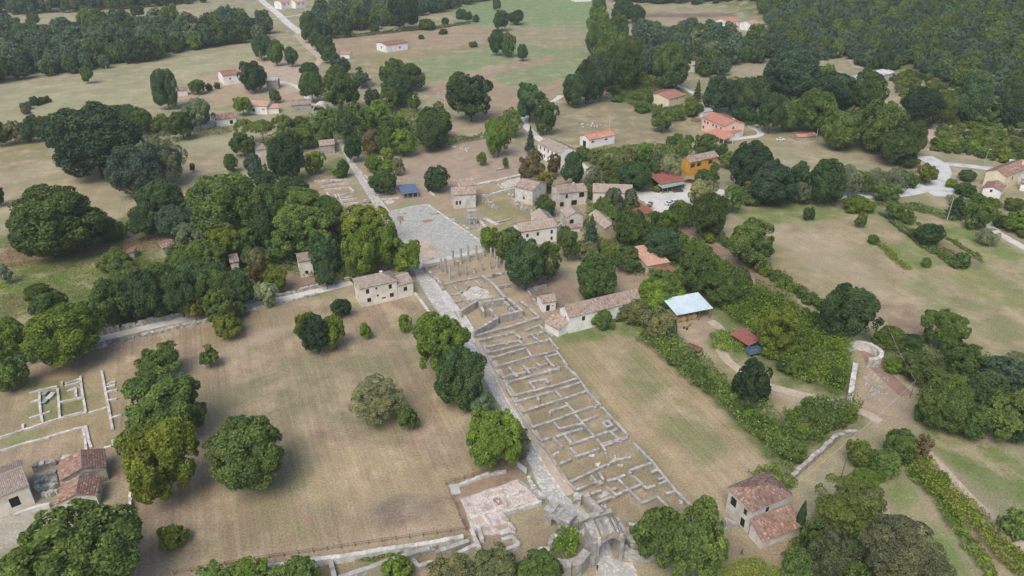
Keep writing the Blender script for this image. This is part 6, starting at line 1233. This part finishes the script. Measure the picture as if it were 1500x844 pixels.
# round bastion and wall on the right
flank('bastion_wall', 'straight white-topped wall below the round bastion', [(1246,581),(1249,560),(1254,530)], 2.2, 1.2, 'ruin_pale', .05)
tower_ring('round_bastion', 'round pale bastion at the end of the straight wall', (1264,524), 4.6, 2.6, .1, 1.1, -100, 130, 'ruin_pale')
flank('lane_bank_wall', 'pale retaining wall along the dirt lane', [(1162,694),(1180,678),(1200,660),(1228,634),(1256,630)], 1.6, .9, 'ruin', .25)
rubble('bastion_stones', 'loose stones in the dirt court beside the bastion', [(1270,545),(1300,550),(1305,580),(1280,585),(1265,565)], 40, (.3,.9), 'ruin')
rubble('bank_stones', 'white stones of the dry stream beside the red track', [(995,335),(1030,358),(1110,415),(1165,455),(1210,487),(1205,490),(1150,455),(1090,412),(1025,365)], 110, (.4,1.2), 'ruin')
rubble('meadow_blocks', 'white blocks scattered on the meadow behind the orange-roofed barn', Z('e', [(600,150),(700,160),(830,150),(920,180),(900,200),(720,205),(620,185)]), 16, (.5,1.3), 'ruin_pale')
rubble('theatre_blocks', 'white stone blocks on the bare theatre field', [(660,215),(690,217),(685,222),(665,220)], 14, (.4,1.2), 'ruin_pale')

# ------------------------------------------------------------------ hedges, thickets, crops
def thicket(name, label, pts, h, dens=9, leaf=.24, col='mid', cat='thicket', kind='stuff', cell=1.9, world=None):
    """bramble mass: leaf clusters over an uneven mounded surface"""
    P = GZ(pts)[:, :2] if world is None else np.array(world); lo = P.min(0); hi = P.max(0); A_ = (hi-lo)[0]*(hi-lo)[1]; n = min(int(A_ * dens * 1.7), 200000)
    q = lo + (hi-lo) * rs.rand(n, 2); q = q[inside(q[:,0] + wob(q[:,0], q[:,1], 2.2, 5)*.7, q[:,1] + wob(q[:,0], q[:,1], 2.2, 6)*.7, P)]; n = len(q)
    if n == 0: return
    m = max(6, int(A_ / cell**2)); c = lo + (hi-lo) * rs.rand(m, 2); cr = cell * (.7 + .6 * rs.rand(m)); ch = h * (.55 + .75 * rs.rand(m))
    z = np.zeros(n); nr = np.tile(np.array([0, 0, 1.0]), (n, 1))
    for j in range(m):
        d = q - c[j]; dd = (d**2).sum(1) / cr[j]**2; k = dd < 1
        zz = np.where(k, ch[j] * np.sqrt(np.maximum(0, 1 - dd)), 0); up = k & (zz > z); z[up] = zz[up]
        nr[up] = np.concatenate([d[up] / cr[j]**2 * ch[j]*.8, np.full((up.sum(), 1), .6)], 1)
    z = np.maximum(z, h * .3) * (.62 + .42 * rs.rand(n)); g = hgt(q[:,0], q[:,1])
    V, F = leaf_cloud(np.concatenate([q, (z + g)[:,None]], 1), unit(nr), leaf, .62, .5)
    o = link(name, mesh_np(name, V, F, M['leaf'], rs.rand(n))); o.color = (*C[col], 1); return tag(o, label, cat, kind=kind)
def hedge(name, label, pts, w, h, col='mid', **kw):
    P = GZ(pts); n = len(P); L_, R_ = [], []
    for i in range(n):
        t = P[min(i+1,n-1)] - P[max(i-1,0)]; t = t[:2]/np.linalg.norm(t[:2]); nn = np.array([-t[1], t[0]]); L_.append(P[i][:2] + nn*w/2); R_.append(P[i][:2] - nn*w/2)
    poly = L_ + R_[::-1]
    return thicket(name, label, None, h, col=col, cat='hedge', kind=None, world=poly, **kw)
hedge('bramble_hedge', 'wide bramble hedge along the mown rectangular field', [(950,493),(985,520),(1020,550),(1060,582),(1100,612),(1140,648),(1152,676)], 9.5, 3.6, 'mid', dens=12, cell=2.4)
hedge('clipped_hedge', 'clipped dark hedge along the red track and right meadow', [(1052,352),(1090,380),(1130,406),(1170,432),(1205,455)], 4.2, 3.0, 'mid', dens=16, cell=1.6)
hedge('vine_row', 'overgrown vine row beside the vineyard track', [(1322,668),(1350,692),(1390,735),(1440,785),(1510,850)], 5, 2.0, 'lime', dens=13)
hedge('vine_row', 'yellowing vine row at the edge of the lower meadow', [(1345,668),(1380,700),(1420,745),(1500,825)], 2.6, 1.4, 'olive', dens=9)
hedge('vine_row', 'green vine row below the brownish shrubs', [(1330,690),(1365,725),(1420,800),(1450,850)], 3, 1.6, 'bright', dens=13)
hedge('lane_hedge', 'low hedge along the concrete lane', [(1325,305),(1350,309),(1375,316),(1400,325)], 5, 2.2, 'mid', dens=9)
hedge('garden_hedge', 'bushy hedge between meadow and hillside gardens', [(985,182),(1003,172),(1030,168)], 5, 3, 'mid', dens=8)
hedge('field_hedge', 'low hedge at the top of the bare theatre field', [(655,212),(680,207),(706,203)], 5, 2.6, 'mid', dens=9)
hedge('drive_hedge', 'dark rounded hedge beside the villa drive', [(1085,178),(1100,186),(1112,188)], 6, 2.6, 'dark', dens=8)
hedge('orchard_hedge', 'scrubby hedge below the white barn field trees', [(470,58),(520,54),(580,47),(640,42),(690,34)], 6, 2.0, 'mid', dens=5, leaf=.4)
hedge('meadow_rim_hedge', 'scrub rim above the right meadow', [(1068,300),(1100,297),(1150,296),(1200,298),(1240,300)], 5, 2.4, 'mid', dens=9)
hedge('greenhouse_hedge', 'pale hedge in front of the low greenhouse', [(285,200),(310,197),(338,192)], 7, 3, 'olive', dens=7)
hedge('asphalt_hedge', 'scrub along the lower side of the asphalt road bend', [(1282,300),(1310,302),(1340,306),(1368,312)], 5, 1.8, 'mid', dens=9)
hedge('bean_row', 'green bean rows of the vegetable plot', [(1350,358),(1375,372),(1400,388),(1412,392)], 5, .9, 'oak', dens=14, cell=1.0)
hedge('weed_row', 'yellow-green weed strip in the right meadow', [(1278,352),(1298,368),(1320,388),(1330,396)], 3, 1.3, 'lime', dens=12, cell=1.2)
hedge('bean_row', 'thin crop row beside the dark round tree', [(1395,352),(1420,372),(1440,385)], 1.6, .7, 'oak', dens=14, cell=.9)
thicket('bramble_bank', 'dense brambles between red track and dirt yard', [(1040,445),(1085,450),(1110,420),(1150,440),(1200,480),(1248,508),(1241,555),(1234,580),(1200,575),(1160,560),(1120,530),(1105,500),(1070,475)], 4.0, 9, col='bright', cell=2.8)
thicket('bramble_bank', 'brambles along the stream bank above the hay barn', [(985,345),(1020,362),(1060,385),(1100,412),(1090,440),(1050,440),(1050,420),(1000,400),(975,370)], 3.0, 8, col='bright', cell=2.4)
thicket('bramble_mound', 'bramble mound between the pale bank wall and dirt track', [(1147,612),(1200,588),(1266,606),(1240,626),(1205,645),(1175,672),(1160,690),(1145,665)], 4.2, 10, col='mid', cell=2.8)
thicket('bramble_patch', 'bramble patch above the red-tiled farmhouse', [(1088,706),(1130,684),(1160,690),(1165,715),(1150,728),(1125,702)], 2.4, 12, col='bright')
thicket('nettle_patch', 'nettles around the small rusty-roofed shed', [(1040,495),(1062,487),(1085,495),(1088,515),(1060,518),(1042,508)], 1.4, 14, col='bright')
thicket('weeds', 'tall weeds in the rough ground by the side street', [(0,392),(60,378),(140,372),(240,380),(300,400),(240,420),(140,440),(110,465),(40,460),(0,470)], .9, 3.5, .2, 'lime')
thicket('weeds', 'tall dry weeds below the broad pasture oak', [(0,360),(60,352),(150,356),(240,346),(245,366),(140,375),(40,388),(0,395)], .8, 2.6, .2, 'brown')
thicket('undergrowth', 'undergrowth beneath the grove beside the forum', [(300,345),(400,290),(470,290),(505,330),(560,350),(600,392),(500,415),(380,395),(320,420),(270,440),(230,440),(250,390)], 2.0, 3, .34, 'mid')
thicket('undergrowth', 'green undergrowth along the upper paved street', [(440,175),(480,165),(560,160),(640,165),(660,195),(600,225),(520,228),(500,205),(450,215),(400,225),(380,210)], 2.2, 3, .36, 'mid')
thicket('undergrowth', 'undergrowth between stone houses and ochre house', [(852,226),(885,244),(915,262),(955,276),(1000,255),(990,215),(930,215),(870,222)], 2.2, 4, .36, 'mid')
thicket('undergrowth', 'scrub below the stone houses down to the hay barn', [(860,300),(925,310),(985,325),(1000,350),(985,400),(930,405),(905,390),(880,378),(855,340)], 2.2, 5, .3, 'mid')
thicket('undergrowth', 'green garden growth around the cream house', [(892,122),(930,112),(960,115),(1000,135),(1000,160),(960,168),(900,146)], 1.4, 3.5, .34, 'mid')
thicket('undergrowth', 'scrub of the belt above the right meadow', [(1070,290),(1100,270),(1180,270),(1230,258),(1290,255),(1345,258),(1330,268),(1240,272),(1180,288),(1100,298)], 2.4, 4, .34, 'mid')
thicket('undergrowth', 'undergrowth of the thicket below the right meadow', [(1262,490),(1320,515),(1390,520),(1510,540),(1560,600),(1540,660),(1480,640),(1420,630),(1350,620),(1340,570),(1300,545)], 2.6, 5, .3, 'mid')
thicket('undergrowth', 'green undergrowth below the roadside gardens', [(1385,290),(1420,298),(1470,318),(1520,345),(1520,358),(1470,335),(1435,316),(1400,316)], 1.6, 5, .3, 'mid')
thicket('undergrowth', 'undergrowth of the tree belt at the hill foot', [(1030,150),(1080,155),(1130,165),(1170,185),(1250,210),(1340,228),(1350,190),(1290,160),(1180,120),(1040,118)], 2.6, 3, .4, 'oak')
thicket('undergrowth', 'undergrowth beneath the pines below the farmhouse', [(1150,810),(1190,770),(1230,770),(1300,790),(1390,860),(1140,860)], 1.6, 7, .28, 'oak')
thicket('tower_weeds', 'bright green brambles filling the ring-shaped gate tower', [(806,803),(818,788),(836,784),(848,794),(850,812),(838,824),(818,824),(806,815)], 3.0, 30, .22, 'bright')
thicket('court_weeds', 'yellow-green weeds below the farmhouse court', [(1055,830),(1100,818),(1145,835),(1145,865),(1050,865)], .7, 14, .18, 'lime')
thicket('tower_turf', 'yellow-green turf on the round tower stub', [(920,778),(945,774),(955,788),(948,797),(928,792)], .7, 30, .16, 'lime')
thicket('wall_weeds', 'green weeds at the foot of the town wall', [(520,822),(560,812),(600,808),(560,824)], .8, 25, .18, 'bright')
# rounded brambles and young trees standing in the thickets
pr_br = wood_protos('bramble', ['mid','bright','oak','mid','bright','oak'], ('bush', 'loose'))
def brambles(label, pts, sp, size, vz=.95): gn_wood('bramble_bushes', scatter_poly(pts, sp, rw), size, pr_br, label, 'brambles', .4, vz)
brambles('rounded bramble bushes on the bank between red track and yard', [(1050,448),(1085,452),(1112,424),(1150,444),(1200,482),(1240,508),(1234,552),(1226,572),(1190,568),(1150,550),(1118,520),(1100,492)], 3.2, 1.7)
brambles('rounded bramble bushes along the mown rectangular field', [(945,494),(955,490),(1020,543),(1070,582),(1125,625),(1158,662),(1156,690),(1140,668),(1100,622),(1055,588),(1000,545)], 2.7, 1.5)
brambles('rounded bramble bushes above the pale bank wall', [(1152,614),(1200,592),(1258,606),(1236,622),(1200,642),(1172,668),(1158,680)], 3.0, 1.8)
brambles('rounded bramble bushes on the stream bank', [(992,350),(1020,364),(1060,388),(1094,412),(1084,434),(1050,425),(1010,400)], 3.4, 1.7)
brambles('rounded bushes clipped along the red track hedge', [(1050,350),(1090,377),(1130,403),(1170,429),(1207,452),(1203,458),(1165,436),(1125,410),(1085,383)], 1.9, 1.3)
for k_, (pa, pb, pc) in enumerate([((1300,316),(1350,350),(1400,374)),((1294,318),(1340,352),(1388,378)),((1340,326),(1390,352),(1438,378)),((1288,312),(1330,345),(1372,372))]):
    hedge('vegetable_row', ['low green vegetable row beside the bare strip','outer green vegetable row of the plot','upper vegetable row near the utility pole','innermost vegetable row next to the weed strip'][k_], [pa, pb, pc], 1.5, .6, ['mid','blue','oak','blue'][k_], dens=14, cell=.8)
# grass tufts over the meadows, too many to count
pr_t = bpy.data.collections.new('tuft_shapes')
for i, cn in enumerate([(.20,.20,.09),(.34,.28,.15),(.14,.17,.06),(.40,.33,.2)]):
    r = np.random.RandomState(40+i); P = r.randn(26, 3) * np.array([.35,.35,.12]) + np.array([0,0,.16]); V, F = leaf_cloud(P, np.tile([0,0,.3],(26,1)), .2, .3, .9, r)
    me = mesh_np('tuft', V, F, M['leaf_wood'], r.rand(26)); a = me.attributes.new('tint','FLOAT_COLOR','FACE'); a.data.foreach_set('color', np.tile((*cn,1),(26,1)).astype(np.float32).ravel())
    pr_t.objects.link(bpy.data.objects.new('tuft', me))
def tufts(name, label, pts, n, size):
    P = GZ(pts)[:,:2]; lo = P.min(0); hi = P.max(0); q = lo + (hi-lo)*rs.rand(n*2,2); w = wob(q[:,0], q[:,1], 14, 9); q = q[inside(q[:,0], q[:,1], P) & (w + rs.randn(n*2)*1.2 > .3)][:n]
    gn_wood(name, q, size, pr_t, label, 'grass', .5, .7)
tufts('grass_tufts', 'dry grass tufts over the large dry field', [(0,540),(145,510),(470,435),(606,440),(700,570),(760,680),(660,710),(690,780),(400,835),(190,860),(150,690)], 9000, .55)
tufts('grass_tufts', 'grass tufts over the right meadow', [(1070,325),(1290,305),(1500,390),(1500,520),(1330,505),(1100,375)], 4000, .6)
tufts('grass_tufts', 'grass tufts over the mown rectangular field', [(800,490),(940,490),(1140,680),(1030,748)], 2500, .55)
tufts('grass_tufts', 'grass tufts inside the ruined shops', [(690,490),(785,475),(1030,755),(900,755),(780,640)], 2200, .5)
tufts('grass_tufts', 'grass tufts over the lower meadow by the vines', [(1345,625),(1400,612),(1500,680),(1500,745),(1420,700)], 1800, .6)

# ------------------------------------------------------------------ vehicles, people, poles
def car(px, ang, col, label):
    p = G(*px); root = empty('car', p, ang); pm = paint('car_paint', col)
    prof = [(-2.1,.35),(-2.15,.75),(-1.95,.92),(-1.5,.98),(-1.15,1.42),(.45,1.46),(1.05,1.0),(1.85,.86),(2.1,.68),(2.1,.35)]
    V = []; n = len(prof)
    for sy, sc_ in ((-.82, 1), (-.7, 1), (.7, 1), (.82, 1)):
        for x, z in prof: V.append((x*(1 if abs(sy) < .8 else .985), sy * (.86 if z > 1.2 else 1), z if abs(sy) < .8 else min(z, .93)))
    F = [(i + j*n, (i+1) % n + j*n, (i+1) % n + (j+1)*n, i + (j+1)*n) for j in range(3) for i in range(n)] + [tuple(range(n)), tuple(range(3*n, 4*n))[::-1]]
    mb = MB(); mb.add(V, F); mb.build('body', pm, root)
    for nm, q in (('windscreen', [(.5,-.58,1.45),(1.02,-.66,1.03),(1.02,.66,1.03),(.5,.58,1.45)]), ('rear_window', [(-1.18,-.58,1.43),(-1.5,-.66,1.03),(-1.5,.66,1.03),(-1.18,.58,1.43)]), ('side_window', [(-1.3,-.735,1.0),(.85,-.735,1.0),(.4,-.665,1.38),(-1.05,-.665,1.38)]), ('side_window', [(-1.3,.735,1.0),(.85,.735,1.0),(.4,.665,1.38),(-1.05,.665,1.38)])):
        m2 = MB(); nn = (Vector(q[1])-Vector(q[0])).cross(Vector(q[2])-Vector(q[1])).normalized(); cc = Vector((-.2,0,.9)); s = 1 if nn.dot(Vector(q[0])-cc) > 0 else -1
        m2.add([Vector(v)+nn*s*.02 for v in q] + [Vector(v)-nn*s*.02 for v in q], [(0,1,2,3),(7,6,5,4),(0,4,5,1),(1,5,6,2),(2,6,7,3),(3,7,4,0)]); m2.build(nm, M['glass'], root)
    for x in (-1.3, 1.3):
        for y in (-.76, .76):
            w = MB().tube([(0,-.12,0),(0,.12,0)], .32, 14).build('wheel', M['dark'], root); w.location = (x, y, .32); MB().tube([(0,-.14,0),(0,.14,0)], .18, 10).build('rim', M['metal_grey'], w)
    for y in (-.55, .55): MB().box(2.06,2.13,y-.16,y+.16,.62,.76).build('headlight', M['white'], root); MB().box(-2.17,-2.1,y-.16,y+.16,.7,.86).build('tail_light', M['metal_red'], root)
    return tag(root, label, 'car')
car((993,281), .15, (.06,.06,.065), 'dark grey car parked in front of the rust-red shed')
car((1010,267.5), 2.6, (.16,.02,.025), 'dark red car beside the ochre house')
car((981,299.5), .5, (.62,.64,.66), 'silver car in the gravel yard row, nearest the red tin roofs')
car((988,297.5), .5, (.75,.76,.77), 'white car in the middle of the row in the gravel yard')
car((996,297.5), .5, (.45,.47,.49), 'grey car in the gravel yard row, farthest from the red tin roofs')
car((1092,286.5), .3, (.5,.52,.54), 'grey car half hidden under the bushes by the gravel yard')
car((1143,206), .1, (.78,.79,.8), 'white car on the grass beyond the pink villa')
car((952,301), 1.2, (.07,.075,.08), 'dark car at the entrance of the gravel yard')
# farm trailers
def trailer(px, ang, L, wd, h, mat, label, side):
    r = empty('farm_trailer', G(*px), ang); MB().box(-L/2,L/2,-wd/2,wd/2,.7,.85).build('bed', M[mat], r)
    for (x0,x1,y0,y1) in ((-L/2,L/2,-wd/2,-wd/2+.06),(-L/2,L/2,wd/2-.06,wd/2),(-L/2,-L/2+.06,-wd/2+.061,wd/2-.061),(L/2-.06,L/2,-wd/2+.061,wd/2-.061)): MB().box(x0,x1,y0,y1,.851,.85+side).build('side_board', M[mat], r)
    for y in (-wd/2+.1, wd/2-.1):
        for x in (-L*.28, L*.28):
            w = MB().tube([(0,-.1,0),(0,.1,0)], .36, 12).build('wheel', M['dark'], r); w.location = (x, y, .36)
    MB().tube([(L/2,0,.7),(L/2+1.2,0,.4)], .06, 6).build('drawbar', M['rust'], r)
    return tag(r, label, 'trailer')
trailer((1016,513), 2.4, 4.2, 2.0, 1, 'rust', 'rust-brown flat farm trailer on the dirt yard', .25)
trailer((1103,519), .3, 3.6, 2.0, 1, 'metal_darkblue', 'slate-grey tipping trailer beside the small rusty-roofed shed', 1.1)
porch((1070,500), (1095,516), 4.6, 2.3, .35, 'metal_red', 'small open shed with rusty red sheet roof among nettles', 'rusty_roof_shed', 3)
# plough / machine by the hay barn
r = tag(empty('farm_implement', G(1008,480), .8), 'rusty farm implement in front of the hay barn', 'implement'); MB().tube([(-1.6,0,.6),(1.6,0,.7)], .1, 6).build('beam', M['rust'], r)
for x in (-1.2,-.4,.4,1.2): MB().tube([(x,0,.6),(x+.2,.1,.3),(x+.4,0,-.05)], .06, 6).build('tine', M['rust'], r)
for y in (-.5,.5): w = MB().tube([(0,-.06,0),(0,.06,0)], .4, 12).build('wheel', M['dark'], r); w.location = (-1.4, y, .4)
# round pool / trampoline and white van shapes at the villa
mb = MB(); mb.tube([(0,0,-.05),(0,0,.75)], 2.6, 18); o = mb.build('garden_pool', M['rust']); o.location = G(1019,177); tag(o, 'round brown garden pool on the villa lawn', 'pool')
# posts and poles
def pole(base, top, label, lamp=False, arm=False, mat='concrete', r=.13):
    p = G(*base); zd = zdepth(p); h = math.hypot(base[0]-top[0], base[1]-top[1]) * zd / FPX / .88; root = empty('lamp_post' if lamp else 'utility_pole', p)
    MB().tube([(0,0,-.3),(0,0,h)], [r, r*.6], 8).build('pole', M[mat], root)
    if arm: MB().box(-.9,.9,-.06,.06,h-.5,h-.38).build('cross_arm', M['wood'], root)
    if lamp: MB().tube([(0,0,h),(.5,-.2,h+.15)], .05, 6).box(.3,.95,-.35,-.05,h+.1,h+.25).build('lamp_head', M['white'], root)
    return tag(root, label, 'lamp post' if lamp else 'pole')
pole((892,196), (893,169), 'pale utility pole behind the orange-roofed barn', arm=True)
pole((1386,326), (1393,292), 'pale utility pole between vegetable plot and road bend', arm=True)
pole((1346,255), (1351,234), 'concrete pole at the corner of the ploughed plot')
pole((1441,243.5), (1446,222), 'lamp post on the asphalt road by the yellow house', lamp=True, mat='metal_grey')
pole((1355,228), (1357,220), 'lamp post where the asphalt road enters the wood', lamp=True, mat='metal_grey')
pole((1470,229), (1473,217), 'pale leaning pole in the scrub above the yellow house')
pole((158,110), (156,98), 'pole in the pale pasture at the wood edge')
pole((315,65), (313,50), 'pole at the edge of the far wood')
pole((345,83), (344,75), 'small pole in the upper pasture'); pole((383,95), (382,77), 'pole by the far dirt junction', arm=True)
pole((539,112), (538,92), 'thin pole beside the grey cottage'); pole((826,48), (827,36), 'thin pole in the far green field', arm=True)
pole((881,143), (881,123), 'pale pole at the end of the tall row', lamp=True); pole((918,120), (918,106), 'thin pole in the hillside gardens'); pole((1013,122), (1013,108), 'pole beside the hill lane')
pole((1116,172), (1116,158), 'lamp post at the villa drive', lamp=True, mat='metal_grey'); pole((1195,206), (1196,190), 'pole by the hen houses'); pole((1136,178),(1137,165), 'slim pole at the end of the villa drive')
pole((642,153), (640,138), 'lamp post left of the spreading oak', lamp=True); pole((651,155), (650,136), 'lamp post under the spreading oak', lamp=True)
pole((1333,583), (1339,552), 'wooden pole in the dirt court of the bastion', mat='wood'); pole((1232,700), (1241,665), 'wooden pole beside the dirt lane tree', mat='wood')
pole((941,262), (941,250), 'thin lamp post in the scrub by the rust-red shed', lamp=True); pole((1395,275),(1396,262),'gate post by the road bend garden', r=.2)
# overhead wire between the two wooden poles
a = Vector(G(1333,583)) + Vector((0,0,5.2)); b2 = Vector(G(1160,735)) + Vector((0,0,5.2)); c2 = Vector(G(1285,480)) + Vector((0,0,6))
for i, (u, v) in enumerate(((a, b2), (a, c2))):
    pts = [u.lerp(v, t/10) - Vector((0,0,1.2*math.sin(math.pi*t/10))) for t in range(11)]
    o = MB().tube(pts, .028, 4).build('overhead_wire', M['concrete']); tag(o, 'pale overhead wire from the court pole to the farmhouse' if i == 0 else 'pale overhead wire from the court pole to the red track tree', 'wire')
# people
def person(px, rz, shirt, trousers, label, hgt_=1.72, stride=.14):
    me = bpy.data.meshes.new('person'); J = [(0,0,.93),(0,0,1.12),(0,0,1.36),(0,0,1.48),(0,.01,1.56),(0,.015,1.70),
        (-.10,0,.90),(-.11,stride,.50),(-.11,stride*.6,.08),(-.11,stride*.6+.14,.03),(.10,0,.90),(.11,-stride*.5,.50),(.11,-stride*1.3,.10),(.11,-stride*1.3+.14,.04),
        (-.19,0,1.40),(-.25,-.05,1.12),(-.24,.06,.88),(-.23,.09,.78),(.19,0,1.40),(.25,.05,1.12),(.24,.14,.90),(.23,.17,.80)]
    E_ = [(0,1),(1,2),(2,3),(3,4),(4,5),(0,6),(6,7),(7,8),(8,9),(0,10),(10,11),(11,12),(12,13),(2,14),(14,15),(15,16),(16,17),(2,18),(18,19),(19,20),(20,21)]
    Rr = [(.15,.11),(.14,.1),(.16,.1),(.055,.055),(.085,.095),(.075,.085),(.085,.09),(.062,.065),(.042,.045),(.04,.03),(.085,.09),(.062,.065),(.042,.045),(.04,.03),(.06,.06),(.045,.045),(.036,.036),(.035,.022),(.06,.06),(.045,.045),(.036,.036),(.035,.022)]
    me.from_pydata(J, E_, []); o = bpy.data.objects.new('person_skeleton', me); COL.objects.link(o)
    md = o.modifiers.new('skin', 'SKIN'); md.use_smooth_shade = True
    for i, v in enumerate(me.skin_vertices[0].data): v.radius = Rr[i]; v.use_root = (i == 0)
    o.modifiers.new('sub', 'SUBSURF').levels = 1
    dg = bpy.context.evaluated_depsgraph_get(); bm_ = bpy.data.meshes.new_from_object(o.evaluated_get(dg)); bpy.data.objects.remove(o)
    bm_.materials.clear()
    for nm, c_ in (('skin', (.45,.28,.2)), ('shirt', shirt), ('trousers', trousers), ('hair', (.03,.02,.015)), ('shoe', (.04,.04,.04))): bm_.materials.append(surf(nm, c_, tuple(x*1.15 for x in c_), 6, var=0, bstr=0))
    for f in bm_.polygons:
        x, y, z = f.center; f.material_index = 4 if z < .1 else 2 if z < .95 and abs(x) < .2 else 0 if (abs(x) > .19 and z < 1.15) or 1.45 < z < 1.66 else 3 if z > 1.66 or (z > 1.55 and y < -.03) else 1
    o = link('person', bm_); o.location = G(*px); o.rotation_euler = (0,0,rz); return tag(o, label, 'person')
person((577.5,329.3), 1.2, (.05,.05,.06), (.04,.045,.06), 'person in dark clothes on the forum paving, nearer the street')
person((586.7,329.3), 1.0, (.03,.03,.035), (.05,.05,.055), 'person in black on the forum paving, farther from the street')
person((874.5,836), 2.8, (.025,.025,.03), (.03,.03,.035), 'person in black standing in the gate passage')
person((1086,813), .4, (.10,.10,.11), (.06,.06,.07), 'person with grey shirt walking below the farmhouse')
# stair of the farmhouse
st = tag(empty('stone_stair', G(1062,775), fh.rotation_euler.z + 1.2), 'outside stone stair at the farmhouse porch', 'stair')
for i in range(9): q = MB().box(0,1.4,-.3*i-.3,-.3*i,-.2,1.9-.2*i).build('step', M['ruin'], st)
# haze: thin even air over the whole valley
hz_ = MB(); hz_.box(-2700,2700,-500,2700,-3,135); ho = hz_.build('haze', None); tag(ho, kind='stuff')
m = bpy.data.materials.new('haze'); m.use_nodes = True; nt = m.node_tree; nt.nodes.remove(nt.nodes['Principled BSDF']); pv = nt.nodes.new('ShaderNodeVolumePrincipled')
pv.inputs['Color'].default_value = (.80,.88,.95,1); pv.inputs['Density'].default_value = .00013; pv.inputs['Anisotropy'].default_value = .2; nt.links.new(pv.outputs[0], nt.nodes['Material Output'].inputs['Volume']); ho.data.materials.append(m)
